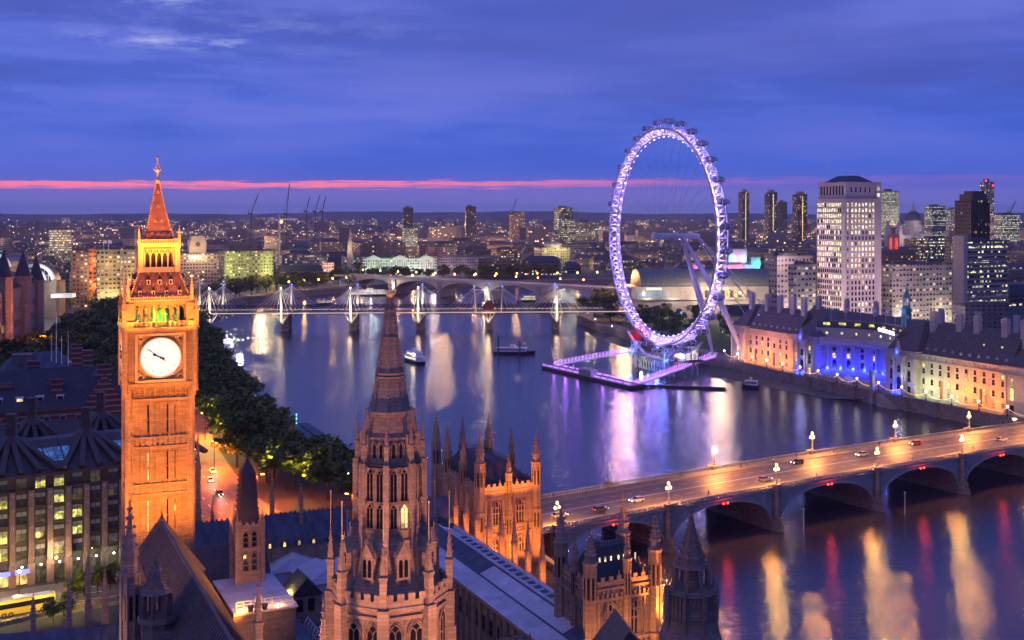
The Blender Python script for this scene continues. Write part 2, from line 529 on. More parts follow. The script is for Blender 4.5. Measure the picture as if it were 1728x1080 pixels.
M['red_lamp'] = glow('red_lamp', (1.0, .03, .02), 9.0)
M['blue_lamp'] = glow('blue_lamp', (.05, .12, 1.0), 9.0)
M['green_lamp'] = glow('green_lamp', (.05, 1.0, .45), 6.0)
M['purple_lamp'] = glow('purple_lamp', (.50, .17, 1.0), 5.0)
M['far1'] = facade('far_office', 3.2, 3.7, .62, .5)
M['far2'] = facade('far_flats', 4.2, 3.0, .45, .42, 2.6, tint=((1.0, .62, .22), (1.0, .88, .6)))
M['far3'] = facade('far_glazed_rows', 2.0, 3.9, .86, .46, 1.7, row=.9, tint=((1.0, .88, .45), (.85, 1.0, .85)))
# ---------------------------------------------------------------- ground, river, hills
WZ = -5.0
LB = [(200, -600), (80, 0), (58, 105), (30, 178), (20, 240), (2, 292), (-34, 338), (-62, 362), (-92, 440), (-122, 516), (-154, 607), (-201, 738), (-258, 920), (-268, 1091),
      (-215, 1206), (-150, 1300), (-72, 1355), (97, 1400), (320, 1490), (2600, 1900)]
RB = [(560, -600), (400, 30), (290, 267), (204, 454), (165, 536), (138, 600), (118, 654), (92, 735), (68, 830), (52, 916), (62, 1057), (98, 1190), (170, 1270), (330, 1340), (2600, 1640)]
def setting():
    far = 45000.0
    g = MB()
    g.poly([(x, y, 0) for x, y in LB] + [(far, 2400, 0), (far, far, 0), (-far, far, 0), (-far, -600, 0)])
    g.poly([(x, y, 0) for x, y in reversed(RB)] + [(far, -600, 0), (far, 1700, 0)])
    structure('ground', g, M['ground'])
    w = MB()
    w.bx(-700, 2700, -700, 2100, WZ - 3, WZ)
    m, k, b = new_mat('river_water')
    gm = k.n('ShaderNodeNewGeometry')
    p = gm.outputs['Position']
    h1 = k.noise(k.vscale(p, .16, .50, 1), 1.0, 4, .6)
    h2 = k.noise(k.vscale(p, .02, .035, 1), 1.0, 3, .55)
    h3 = k.noise(k.vscale(p, .6, 1.7, 1), 1.0, 3, .6)
    hh = k.m('ADD', k.m('ADD', k.m('MULTIPLY', h1, 1.0), k.m('MULTIPLY', h2, .1)), k.m('MULTIPLY', h3, 1.1))
    patch = k.noise(k.vscale(p, .012, .02, 1), 1.0, 4, .6)
    setp(k, b, col=k.ramp(patch, [(.3, (.030, .030, .048)), (.7, (.050, .045, .066))]), ior=2.0,  # blue put into the base colour stands in for reflected sky
         rough=k.ramp(patch, [(.3, (.14,) * 3), (.7, (.16,) * 3)]), normal=bump(k, hh, .55, .17))
    structure('river_water', w, m)
    # wooded rises on the skyline
    hl = MB()
    n = 120
    for (Y, a, hmin, hmax, ph) in ((13200, 8200, 50, 102, 1.7),):
        pts = []
        for i in range(n + 1):
            x = -a + 2 * a * i / n
            h = hmin + (hmax - hmin) * (.5 + .28 * math.sin(i * .11 + ph) + .16 * math.sin(i * .37 + 2 * ph) + .06 * math.sin(i * 1.3))
            pts.append((x, h))
        for (x0, h0), (x1, h1_) in zip(pts, pts[1:]):
            hl.add([(x0, Y - 700, -1), (x1, Y - 700, -1), (x1, Y, h1_), (x0, Y, h0), (x1, Y + 900, -1), (x0, Y + 900, -1)], [(0, 1, 2, 3), (3, 2, 4, 5)])
    structure('hills', hl, plain('wooded_hills', (.05, .06, .07), .95, 0, .4, .004))
setting()

def wall_line(pts, z0, z1, t, mb, cap=.25, mi=0):
    """a wall following a line, thickness t to the left of its direction"""
    for i, (a, b) in enumerate(zip(pts, pts[1:])):
        a = Vector((a[0], a[1], 0)); b = Vector((b[0], b[1], 0)); d = (b - a).normalized(); n = Vector((-d.y, d.x, 0)) * t
        q = [a, b, b + n, a + n]
        mb.prism([(p.x, p.y) for p in q], z0, z1, mi)
        if cap:
            e = d * .05; o = Vector((-d.y, d.x, 0)) * .18
            q = [a - o, b - o, b + n + o, a + n + o]
            mb.prism([(p.x, p.y) for p in q], z1, z1 + cap, mi)
def river_walls():
    m = MB(); wall_line(RB[2:], WZ - 2.5, 1.0, -.9, m)
    o = single('river_wall', m, M['granite'], 'stone river wall with lamp posts below the long floodlit riverside hall', 'wall')
    m = MB(); wall_line(LB[5:-1], WZ - 2.5, 1.0, .9, m)
    single('river_wall', m, M['granite'], 'stone embankment wall below the plane trees beside the clock tower', 'wall')
    m = MB(); wall_line(LB[1:6], WZ - 2.5, 1.3, .9, m)
    single('terrace_wall', m, M['stone'], 'stone terrace wall between the spiky palace pavilions and the river', 'wall')
    # foreshore of mud and shingle below the wall by the wheel
    f = MB()
    pts = [(118, 654), (130, 620), (146, 580), (165, 536), (150, 545), (128, 585), (108, 622), (100, 652)]
    f.poly([(x, y, WZ + (.9 if i < 4 else .06)) for i, (x, y) in enumerate(pts)])
    o = structure('foreshore', f, plain('river_mud', (.10, .085, .07), .7, 0, .35, .4, .5))
    f2 = MB()
    pts = [(68, 830), (92, 735), (112, 672), (100, 668), (78, 730), (55, 828)]
    f2.poly([(x, y, WZ + (1.2 if i < 3 else .05)) for i, (x, y) in enumerate(pts)])
    structure('foreshore', f2, bpy.data.materials['river_mud'])
river_walls()

def ribbon(c, hw, z):
    """level strip of half width hw along the points c"""
    L, Rr = [], []
    for i, p in enumerate(c):
        a = Vector(c[max(0, i - 1)]); b = Vector(c[min(len(c) - 1, i + 1)]); d = (b - a).normalized()
        n = Vector((-d.y, d.x)) * hw
        L.append((p[0] + n.x, p[1] + n.y, z)); Rr.append((p[0] - n.x, p[1] - n.y, z))
    return L, Rr
def strip(mb, c, hw, z, mi=0):
    L, Rr = ribbon(c, hw, z)
    for i in range(len(c) - 1): mb.add([Rr[i], Rr[i + 1], L[i + 1], L[i]], [(0, 1, 2, 3)], mi)
def resample(c, step):
    out = []
    for a, b in zip(c, c[1:]):
        n = max(1, int((Vector(b) - Vector(a)).length / step))
        out += [(a[0] + (b[0] - a[0]) * i / n, a[1] + (b[1] - a[1]) * i / n) for i in range(n)]
    return out + [c[-1]]
# Embankment road: from the bridge foot past the clock tower and up along the river
EMB = [(6, 290), (-30, 284), (-62, 290), (-86, 325), (-108, 372), (-129, 425), (-152, 500), (-187, 590), (-236, 730), (-292, 930), (-304, 1100), (-258, 1220), (-196, 1325), (-100, 1384), (100, 1434), (320, 1520)]
BRS = [(-150, 218), (-118, 240), (-60, 275), (4, 284)]      # Bridge Street in front of the office block
def roads():
    m = MB(); strip(m, EMB, 15, .02); strip(m, [(-260, 150), (-150, 216), (-118, 236), (-60, 272), (0, 290)], 11, .024)
    structure('road', m, plain('sodium_lit_asphalt', (.12, .11, .10), .7, 0, .25, .25, .3))
    pv = MB(); strip(pv, [(p[0] + 16.5, p[1] - 8) for p in EMB[2:]], 3.2, .13)
    structure('pavement', pv, M['paving'])
    k = MB()
    for off, dash in ((0, 1), (-5, 1), (5, 1), (-10.5, 0), (10.5, 0)):
        L, Rr = ribbon(resample(EMB[1:9], 3.0), abs(off), .03)
        c = [(p[0], p[1]) for p in (L if off >= 0 else Rr)] if off else resample(EMB[1:9], 3.0)
        for i, (a, b) in enumerate(zip(c, c[1:])):
            if dash and i % 3: continue
            strip(k, [a, b], .12, .032)
    for off in (-4, 0, 4):
        a, b = Vector((-150 + off * .4, 216 - off)), Vector((-60 + off * .4, 272 - off))
        for i in range(18):
            if i % 2: strip(k, [tuple(a.lerp(b, i / 18)), tuple(a.lerp(b, (i + 1) / 18))], .12, .036)
    structure('road_markings', k, plain('road_paint', (.75, .73, .68), .6, 0, .15))
    # riverside walk in front of County Hall and Jubilee Gardens
    q = MB()
    strip(q, [(p[0] + 7, p[1] + 2.5) for p in RB[2:11]], 6.2, .12)
    structure('promenade', q, M['paving'])
    gq = MB(); gq.poly([(x, y, .05) for x, y in ((118, 700), (100, 760), (78, 850), (130, 900), (200, 800), (190, 720))])
    structure('lawn', gq, plain('lawn', (.04, .07, .025), .95, 0, .4, .3))
roads()
# ---------------------------------------------------------------- trees
def leaf_mat(name, a, b_):
    m, k, b = new_mat(name)
    g = k.n('ShaderNodeNewGeometry'); oi = k.n('ShaderNodeObjectInfo')
    n = k.noise(g.outputs['Position'], .35, 4, .7)
    c = k.ramp(n, [(.32, a), (.70, b_)])
    c = k.mix(k.m('MULTIPLY', oi.outputs['Random'], .5), c, tuple(x * .55 for x in a))
    setp(k, b, col=c, rough=.7)
    return m
M['leaf'] = leaf_mat('plane_leaves', (.045, .075, .008), (.16, .20, .022))
CROWNS, TRUNKS = [], []
def make_trees():
    for v in range(6):
        r = random.Random(100 + v)
        m = MB()
        lobes = []
        for i in range(11):
            a = r.uniform(0, 2 * PI); q = math.sqrt(r.random()) * .36
            lobes.append((q * math.cos(a), q * math.sin(a), r.uniform(.42, .82), r.uniform(.13, .24)))
        lobes.append((0, 0, .86, .13))
        for i in range(1500):
            lx, ly, lz, lr = r.choice(lobes)
            d = Vector((r.gauss(0, 1), r.gauss(0, 1), r.gauss(0, 1))).normalized() * lr * (r.random() ** .35)
            p = Vector((lx, ly, lz)) + Vector((d.x, d.y, d.z * .8))
            s = r.uniform(.018, .040)
            u = Vector((r.gauss(0, 1), r.gauss(0, 1), r.gauss(0, .7))).normalized()
            w = u.cross(Vector((r.gauss(0, 1), r.gauss(0, 1), r.gauss(0, 1)))).normalized()
            m.add([p - u * s - w * s * .6, p + u * s * .2 - w * s, p + u * s + w * s * .5, p - u * s * .3 + w * s], [(0, 1, 2, 3)])
        CROWNS.append(m.mesh('crown', M['leaf'], uv=False))
        t = MB()
        t.tube((0, 0, -.02), (0, 0, .38), .022, 7, r2=.015)
        for lx, ly, lz, lr in lobes:
            t.tube((0, 0, r.uniform(.26, .38)), (lx, ly, lz), .009, 4, r2=.003)
        TRUNKS.append(t.mesh('trunk', M['bark'], uv=False))
make_trees()
def tree(x, y, h, label, group=None, wide=1.0, z=0.0, v=None, name='plane_tree'):
    v = RN.randrange(6) if v is None else v
    o = thing(name, label, 'tree', (x, y, z), RN.uniform(0, 6.28), group)
    sc_ = (h * wide, h * wide, h)
    put('crown', CROWNS[v], o, scale=sc_)
    put('trunk', TRUNKS[v], o, scale=sc_)
    return o

# ---------------------------------------------------------------- gothic pieces
def band(mb, x0, x1, y0, y1, z0, z1, out, mi=0):
    mb.bx(x0 - out, x1 + out, y0 - out, y1 + out, z0, z1, mi)
def crockets(mb, x, y, z0, z1, r0, r1, n, rot, k, s, mi=0):
    for j in range(k):
        t = (j + .6) / k
        rr = r0 + (r1 - r0) * t; z = z0 + (z1 - z0) * t
        for i in range(n):
            a = rot + 2 * PI * i / n
            mb.cb((x + (rr + s * .3) * math.cos(a), y + (rr + s * .3) * math.sin(a), z), (s, s, s * 1.1), a, mi)
def finial(mb, x, y, z, h, r, mi=0):
    mb.fr(x, y, z, z + h, r * .3, r * .12, 5, 0, mi)
    mb.ball((x, y, z + h * .35), r, 6, 4, mi)
    mb.ball((x, y, z + h), r * .5, 5, 4, mi)
def turret(mb, x, y, z0, z1, r, tip, n=8, ms=0, mc=0, mdark=None, rot=PI / 8, stages=2):
    """octagonal turret: ribbed shaft, slit panels, moulded rings and a crocketed spirelet"""
    mb.fr(x, y, z0, z1, r, r * .94, n, rot, ms)
    for i in range(n):
        a = rot + 2 * PI * i / n
        mb.tube((x + r * math.cos(a), y + r * math.sin(a), z0), (x + r * .96 * math.cos(a), y + r * .96 * math.sin(a), z1), r * .13, 4, ms)
        if mdark is not None:
            a2 = a + PI / n
            ap = r * math.cos(PI / n)
            for s in range(stages):
                za = z1 - (z1 - z0) * (.08 + .42 * s) - min(3.2, (z1 - z0) * .3); zb = z1 - (z1 - z0) * (.08 + .42 * s)
                mb.cb((x + ap * math.cos(a2), y + ap * math.sin(a2), za), (.08, r * .34, zb - za), a2, mdark)
    for zz in (z1, z1 - (z1 - z0) * .46):
        mb.fr(x, y, zz - .28, zz + .12, r * 1.16, r * 1.22, n, rot, mc)
    h = tip - z1
    mb.fr(x, y, z1 + .12, z1 + h * .22, r * .86, r * .78, n, rot, ms)
    mb.fr(x, y, z1 + h * .22, z1 + h * .27, r * 1.0, r * .95, n, rot, mc)
    mb.fr(x, y, z1 + h * .27, z1 + h * .55, r * .80, r * .30, n, rot, ms)
    mb.fr(x, y, z1 + h * .55, z1 + h * .86, r * .30, r * .07, n, rot, ms)
    crockets(mb, x, y, z1 + h * .27, z1 + h * .84, r * .80, r * .1, n, rot, 5, r * .18, mc)
    finial(mb, x, y, z1 + h * .84, h * .16, r * .16, mc)
def pinnacle(mb, x, y, z0, h, r, mi=0, rz=0.0):
    mb.cb((x, y, z0), (r * 1.5, r * 1.5, h * .45), rz, mi)
    mb.cb((x, y, z0 + h * .43), (r * 1.9, r * 1.9, h * .04), rz, mi)
    mb.fr(x, y, z0 + h * .47, z0 + h * .93, r * .95, r * .1, 4, rz + PI / 4, mi)
    crockets(mb, x, y, z0 + h * .5, z0 + h * .9, r * .9, r * .15, 4, rz + PI / 4, 4, r * .28, mi)
    mb.ball((x, y, z0 + h * .96), r * .22, 5, 4, mi)
    mb.tube((x, y, z0 + h * .9), (x, y, z0 + h * 1.06), r * .07, 4, mi)
def arch_pts(w, h, k=6, sharp=1.0):
    """pointed arch outline, from bottom left round to bottom right, in x z"""
    r = w * sharp
    sp = h - math.sqrt(max(r * r - (r - w / 2) ** 2, .01))
    L = [(-w / 2, 0), (-w / 2, sp)]
    cx = -w / 2 + r
    a1 = math.acos((r - w / 2) / r)
    for i in range(1, k + 1):
        a = a1 * i / k
        L.append((cx - r * math.cos(a), sp + r * math.sin(a)))
    Rr = [(-x, z) for x, z in reversed(L[:-1])]
    return L + Rr, sp
WIN = {}
def gothic_window(parent, x, y, z, w, h, lights=2, rz=0.0, stone=None, pane=None, tiers=1, name='window'):
    """pointed window facing -Y: moulded frame with mullions, the glazing a sub-part"""
    stone = stone or M['stone']; pane = pane or M['glass']
    key = ('g', round(w, 2), round(h, 2), lights, tiers, stone.name)
    if key not in WIN:
        f = MB()
        o, sp = arch_pts(w, h)
        t = max(.07, w * .07)
        pts = [Vector((px, -.06, pz)) for px, pz in o]
        f.path(pts, t, 4)
        o2, _ = arch_pts(w + t * 4.5, h + t * 3)
        f.path([Vector((px, -.16, pz)) for px, pz in o2[1:-1]], t * .8, 4)
        f.beam((-w / 2 - t, -.1, 0), (w / 2 + t, -.1, 0), .3, t * 1.6)
        for i in range(1, lights):
            xx = -w / 2 + w * i / lights
            f.beam((xx, -.05, 0), (xx, -.05, sp), t, t * .9)
        lw = w / lights
        for i in range(lights):
            xx = -w / 2 + lw * (i + .5)
            q, _ = arch_pts(lw, lw * 1.1, 4)
            for zz in [sp - lw * .2] + [h * j / tiers - lw * 1.1 for j in range(1, tiers)]:
                f.path([Vector((xx + px, -.05, zz + pz)) for px, pz in q[1:-1]], t * .5, 4)
        for j in range(1, tiers):
            f.beam((-w / 2, -.05, h * j / tiers), (w / 2, -.05, h * j / tiers), t, t)
        if lights > 1:
            for sx in (-1, 1):
                f.tube((0, -.05, sp + lw * .3), (sx * w * .25, -.05, sp + w * .5), t * .5, 4)
        WIN[key] = f.mesh(name, stone)
    pk = ('gp', round(w, 2), round(h, 2), pane.name)
    if pk not in WIN:
        g = MB()
        o, sp = arch_pts(w, h)
        g.poly([(px, -.02, pz) for px, pz in reversed(o)])
        WIN[pk] = g.mesh('pane', pane)
    a = put(name, WIN[key], parent, (x, y, z), rz)
    put('pane', WIN[pk], a)
    return a
def sash_window(parent, x, y, z, w, h, rz=0.0, frame=None, pane=None, arched=False, name='window', bars=1):
    """flat window facing -Y: surround and bars, with its glazing, in one mesh"""
    frame = frame or M['white']; pane = pane or M['glass']
    key = ('s', round(w, 2), round(h, 2), frame.name, pane.name, arched, bars)
    if key not in WIN:
        f = MB()
        t = max(.09, w * .09)
        f.bx(-w / 2, w / 2, -.03, .01, 0, h, 1)
        if arched:
            f.add([(0, -.03, h)] + [(w / 2 * math.cos(PI * i / 8), -.03, h + w / 2 * math.sin(PI * i / 8)) for i in range(9)], [(0, i + 1, i + 2) for i in range(8)], 1)
            f.path([Vector((w / 2 * 1.1 * math.cos(PI * i / 8), -.08, h + w / 2 * 1.1 * math.sin(PI * i / 8))) for i in range(9)], t, 4)
        else:
            f.bx(-w / 2 - t, w / 2 + t, -.12, 0, h, h + t)
        f.bx(-w / 2 - t, -w / 2, -.1, 0, 0, h); f.bx(w / 2, w / 2 + t, -.1, 0, 0, h)
        f.bx(-w / 2 - t * 1.3, w / 2 + t * 1.3, -.2, 0, -t, 0)
        for i in range(bars):
            zz = h * (i + 1) / (bars + 1)
            f.bx(-w / 2, w / 2, -.06, -.031, zz - .04, zz + .04)
        WIN[key] = f.mesh(name, [frame, pane])
    return put(name, WIN[key], parent, (x, y, z), rz)

# ---------------------------------------------------------------- the clock tower
ORANGE = (1.0, .27, .025)
def clock_tower():
    X0, Y0 = -64.3, 207.0
    T = thing('clock_tower', 'tall gothic clock tower floodlit orange with a glowing white dial and iron spire', 'clock tower', (X0, Y0, 0), rad(22))
    st, gd, ir, gl = M['gold_stone'], M['gold'], M['iron'], M['glass']
    a = 5.3
    m = MB()
    m.bx(-a, a, -a, a, 0, 52.4)
    def faces(fn):
        """run fn once for each of the four sides, with the builder turned to it"""
        for q in range(4):
            m.M = Matrix.Rotation(q * PI / 2, 4, 'Z'); fn(q)
        m.M = None
    for sx in (-1, 1):
        for sy in (-1, 1):
            m.fr(sx * a, sy * a, 0, 52.6, .68, .68, 8, PI / 8)
    def ribs(q):
        for i in range(-6, 7):
            x = i * .78
            m.bx(x - .10, x + .10, -a - .16, -a + .1, 6, 51.4)
        for i in range(-3, 4):
            x = i * 1.56
            m.bx(x - .17, x + .17, -a - .27, -a + .1, 6, 51.4)
        for zz, hh in ((24.6, .5), (26.6, .4), (33.9, .5), (35.7, .4), (42.2, .5), (44.0, .4), (50.6, .5)):
            m.bx(-a, a, -a - .38, -a + .1, zz, zz + hh)
        for z0 in (25.2, 34.5, 42.8):
            for i in range(-5, 6):
                m.cb((i * .98 + .0, -a - .18, z0), (.5, .16, 1.2))
        for i in range(-6, 6):          # cusped heads of the blind panels
            for zt in (50.3, 41.6, 33.3):
                m.bx(i * .82 + .18, i * .82 + .64, -a - .12, -a + .1, zt - .25, zt)
    faces(ribs)
    part('shaft', m, st, T)
    for zz, hh, lit in ((45.0, 4.9, 0), (36.7, 4.9, 1), (27.7, 5.4, 1)):       # slit stair windows
        for i, x in enumerate((-2.05, -.82, 1.23, 2.46)):
            w = MB(); w.bx(-.11, .11, -.05, .05, 0, hh * .46); w.bx(-.11, .11, -.05, .05, hh * .5, hh)
            part('window', w, M['w_warm'] if (lit and i == 0) else gl, T, (x, -a - .1, zz))
    # corbelled clock stage
    m = MB(); b = 5.9
    for j in range(4):
        m.bx(-a - .2 * j, a + .2 * j, -a - .2 * j, a + .2 * j, 51.9 + j * .42, 52.3 + j * .42)
    m.bx(-b, b, -b, b, 53.4, 63.2)
    for sx in (-1, 1):
        for sy in (-1, 1):
            m.fr(sx * b, sy * b, 52.2, 64.0, .62, .62, 8, PI / 8)
    def stage(q):
        m.bx(-b, b, -b - .35, -b, 53.4, 53.9); m.bx(-b, b, -b - .5, -b, 62.8, 63.3); m.bx(-b - .2, b + .2, -b - .75, -b, 63.3, 63.7)
        for x in (-5.6, -5.05, -4.55, 4.55, 5.05, 5.6):
            m.bx(x - .12, x + .12, -b - .22, -b, 53.9, 62.8)
        for zz in (55.6, 57.4, 59.2, 61.0):
            for s in (-1, 1):
                m.bx(s * 5.05 - .5, s * 5.05 + .5, -b - .14, -b, zz, zz + .25)
                m.fr(s * 5.15, -b - .02, zz + .8, zz + 1.2, .28, .2, 4, PI / 4)
        for i in range(-7, 8):           # blind arches under the dial
            m.bx(i * .86 - .09, i * .86 + .09, -a - .75, -a - .3, 51.4, 53.6)
        for i in range(-8, 9):           # balustrade over the clock
            m.cb((i * .8, -b - .45, 63.7), (.16, .16, .9))
        m.bx(-b, b, -b - .52, -b - .38, 64.55, 64.75)
    faces(stage)
    part('clock_stage', m, st, T)
    for q in range(4):
        nrm = q * PI / 2
        fx, fy = math.sin(nrm) * (b + .05), -math.cos(nrm) * (b + .05)
        d = MB()
        N = 48; R0 = 3.42
        d.add([(0, -.12, 0)] + [(R0 * math.cos(2 * PI * i / N), -.12, R0 * math.sin(2 * PI * i / N)) for i in range(N)], [(0, 1 + i, 1 + (i + 1) % N) for i in range(N)])
        dm = M.get('dial')
        if dm is None:
            dm, k, bs = new_mat('opal_dial_glass')
            tc = k.n('ShaderNodeTexCoord')
            n = k.noise(tc.outputs['Object'], .8, 3)
            setp(k, bs, col=(.4, .4, .38), rough=.3, ecol=(1.0, .96, .88), es=k.ramp(n, [(.3, (.78,) * 3), (.7, (.98,) * 3)]))
            M['dial'] = dm
        dial = part('clock_dial', d, dm, T, (fx, fy, 58.35), nrm)
        fm = MB()
        for i in range(N):
            p0, p1 = 2 * PI * i / N, 2 * PI * (i + 1) / N
            fm.tube((3.5 * math.cos(p0), -.16, 3.5 * math.sin(p0)), (3.5 * math.cos(p1), -.16, 3.5 * math.sin(p1)), .12, 5)
        for s in (-1, 1):
            fm.bx(s * 4.1 - .22, s * 4.1 + .22, -.4, .0, -4.1, 4.1); fm.bx(-4.3, 4.3, -.4, .0, s * 4.1 - .22, s * 4.1 + .22)
            for u in (-1, 1):            # pierced spandrels in the corners
                for (cx, cz, rr) in ((3.35, 3.35, .42), (2.75, 3.55, .2), (3.55, 2.75, .2)):
                    for i in range(8):
                        p0, p1 = PI * i / 4, PI * (i + 1) / 4
                        fm.tube((s * cx + rr * math.cos(p0), -.1, u * cz + rr * math.sin(p0)), (s * cx + rr * math.cos(p1), -.1, u * cz + rr * math.sin(p1)), .07, 4)
        for i in range(-14, 15):
            for s in (-1, 1):
                fm.cb((i * .3, -.4, s * 4.1 - .06), (.1, .12, .12)); fm.cb((s * 4.1, -.4, i * .3 - .06), (.12, .12, .1))
        part('dial_frame', fm, gd, dial)
        hm = MB()
        for h in range(12):              # strokes of the roman hours
            ang = PI / 2 - 2 * PI * h / 12
            num = {0: 'XII', 1: 'I', 2: 'II', 3: 'III', 4: 'IV', 5: 'V', 6: 'VI', 7: 'VII', 8: 'VIII', 9: 'IX', 10: 'X', 11: 'XI'}[h]
            hm.M = Matrix.Translation((2.72 * math.cos(ang), -.14, 2.72 * math.sin(ang))) @ Matrix.Rotation(-(ang - PI / 2), 4, 'Y')
            wd = {'I': .16, 'V': .34, 'X': .34}
            x = -sum(wd[c] for c in num) / 2
            for c in num:
                xc = x + wd[c] / 2
                if c == 'I': hm.beam((xc, 0, -.26), (xc, 0, .26), .02, .035)
                else:
                    for s in (-1, 1):
                        if c == 'X': hm.tube((xc - s * .11, 0, -.26), (xc + s * .11, 0, .26), .02, 4)
                        else: hm.tube((xc, 0, -.26), (xc + s * .12, 0, .26), .02, 4)
                x += wd[c]
        hm.M = None
        for i in range(60):
            ang = 2 * PI * i / 60
            hm.tube((3.22 * math.cos(ang), -.14, 3.22 * math.sin(ang)), (3.32 * math.cos(ang), -.14, 3.32 * math.sin(ang)), .015, 4)
        part('numerals', hm, plain('dial_numeral_paint', (.22, .20, .16), .5), dial)
        for nm, an, ln, w0, tail in (('hour_hand', 297, 1.55, .24, .5), ('minute_hand', 306, 3.0, .085, .75)):
            hb = MB()
            t = PI / 2 - rad(an)
            u = Vector((math.cos(t), 0, math.sin(t))); v = Vector((-u.z, 0, u.x))
            yy = Vector((0, -.28 if nm == 'hour_hand' else -.34, 0))
            hb.tube(yy - u * tail, yy + u * ln * .9, w0 * .6, 5, r2=w0 * .45)
            hb.tube(yy + u * ln * .55, yy + u * ln * .75, w0 * .5, 5, r2=w0 * 1.3); hb.tube(yy + u * ln * .75, yy + u * ln, w0 * 1.3, 5, r2=.02)
            hb.tube(yy - u * tail * 1.3, yy - u * tail * .4, w0 * 1.25, 6, r2=w0 * .8)
            hb.ball(yy, .22, 6, 4)
            part(nm, hb, M['black'], dial)
    # belfry
    m = MB(); c = 5.1
    m.bx(-c, c, -c, c, 63.6, 64.3)
    for sx in (-1, 1):
        for sy in (-1, 1):
            m.bx(sx * c - .75, sx * c + .75, sy * c - .75, sy * c + .75, 63.6, 67.9)
    def belf(q):
        for i in range(8):
            x = -4.3 + i * 1.23
            m.bx(x - .16, x + .16, -c - .1, -c + .6, 64.3, 67.6)
            if i < 7:
                o, _ = arch_pts(.98, 1.0, 5)
                m.path([Vector((x + .615 + px, -c + .1, 66.4 + pz)) for px, pz in o[1:-1]], .13, 4)
                m.bx(x + .55, x + .75, -c - .05, -c + .3, 67.4, 67.7)
        m.bx(-c, c, -c - .1, -c + .5, 67.55, 68.0)
        m.bx(-c - .3, c + .3, -c - .55, -c, 68.0, 68.35)
    faces(belf)
    part('belfry', m, st, T)
    m = MB(); m.bx(-c + 1.6, c - 1.6, -c + 1.6, c - 1.6, 64.3, 68)
    part('bell_chamber', m, plain('belfry_inner_wall', (.5, .55, .35), .8), T)
    for sx in (-1, 1):
        for sy in (-1, 1):
            p = MB(); pinnacle(p, 0, 0, 0, 6.2, .5, 0)
            part('pinnacle', p, [st], T, (sx * 6.1, sy * 6.1, 63.9))
            p = MB(); pinnacle(p, 0, 0, 0, 4.6, .32, 0)
            part('pinnacle', p, [gd], T, (sx * 5.4, sy * 5.4, 68.4))
    # lower roof with gilded edges and two rows of dormers
    m = MB()
    m.fr(0, 0, 68.35, 73.3, 5.1 * 1.4142, 3.4 * 1.4142, 4, PI / 4)
    def rf(q):
        for i in range(-6, 7):
            x = i * .88
            m.tube((x, -5.1, 68.4), (x * 3.4 / 5.1, -3.4, 73.3), .07, 4)
    faces(rf)
    part('roof', m, ir, T)
    m = MB()
    def gild(q):
        for i in range(-16, 17):
            m.cb((i * .36, -c - .5, 68.35), (.12, .12, .55))
            if i % 2 == 0: m.fr(i * .36, -c - .5, 68.9, 69.3, .14, 0, 4, 0)
        m.bx(-c - .3, c + .3, -c - .56, -c - .44, 68.85, 68.97)
        m.bx(-c - .3, c + .3, -c - .56, -c - .44, 68.35, 68.5)
        m.bx(-3.55, 3.55, -3.62, -3.5, 73.3, 73.5)
        for i in range(-11, 12):
            m.cb((i * .31, -3.58, 73.3), (.1, .1, .75))
        m.bx(-3.55, 3.55, -3.62, -3.5, 73.95, 74.1)
    faces(gild)
    crockets(m, 0, 0, 68.6, 73.2, 5.1 * 1.414, 3.4 * 1.414, 4, PI / 4, 12, .24)
    part('gilded_cresting', m, gd, T)
    def dormer(parent, x, y, z, s, rz):
        o = MB()
        o.bx(-.36 * s, .36 * s, -.1, .9 * s, 0, 1.0 * s)
        o.add([(-.45 * s, -.15, 1.0 * s), (.45 * s, -.15, 1.0 * s), (0, -.15, 2.0 * s), (-.45 * s, 1.0 * s, 1.0 * s), (.45 * s, 1.0 * s, 1.0 * s), (0, 1.2 * s, 2.0 * s)],
              [(0, 1, 2), (0, 2, 5, 3), (1, 4, 5, 2)], 1)
        o.bx(-.16 * s, .16 * s, -.14, -.09, .12 * s, .8 * s, 2)
        o.tube((0, -.1, 2.0 * s), (0, -.1, 2.7 * s), .06 * s, 4)
        part('dormer', o, [gd, M['black'], gl], parent, (x, y, z), rz)
    for q in range(4):
        nrm = q * PI / 2
        for z, n, s in ((69.3, 4, .8), (71.1, 3, .9)):
            yy = 5.1 + (3.4 - 5.1) * (z - 68.35) / 4.95
            for i in range(n):
                x = (i - (n - 1) / 2) * (2.25 if n == 4 else 1.9)
                dormer(T, x * math.cos(nrm) + yy * math.sin(nrm), x * math.sin(nrm) - yy * math.cos(nrm), z, s, nrm)
    # lantern above
    m = MB(); e = 3.15
    for sx in (-1, 1):
        for sy in (-1, 1): m.bx(sx * e - .42, sx * e + .42, sy * e - .42, sy * e + .42, 73.3, 78.1)
    def lant(q):
        for i in range(6):
            x = -2.5 + i * 1.0
            m.bx(x - .1, x + .1, -e - .08, -e + .3, 74.0, 77.2)
            if i < 5:
                o, _ = arch_pts(.8, .9, 4)
                m.path([Vector((x + .5 + px, -e + .05, 76.0 + pz)) for px, pz in o[1:-1]], .1, 4)
                m.cb((x + .5, -e, 77.0), (.5, .15, .4))
        m.bx(-e, e, -e - .05, -e + .3, 77.3, 77.5); m.bx(-e, e, -e - .1, -e + .3, 77.7, 78.1); m.bx(-e, e, -e - .1, -e + .2, 73.3, 74.2)
        m.bx(-e - .5, e + .5, -e - .55, -e, 78.1, 78.5)
    faces(lant)
    part('lantern', m, gd, T)
    m = MB(); m.bx(-2.2, 2.2, -2.2, 2.2, 73.3, 78.2); part('lantern_core', m, M['bronze'], T)
    m = MB()
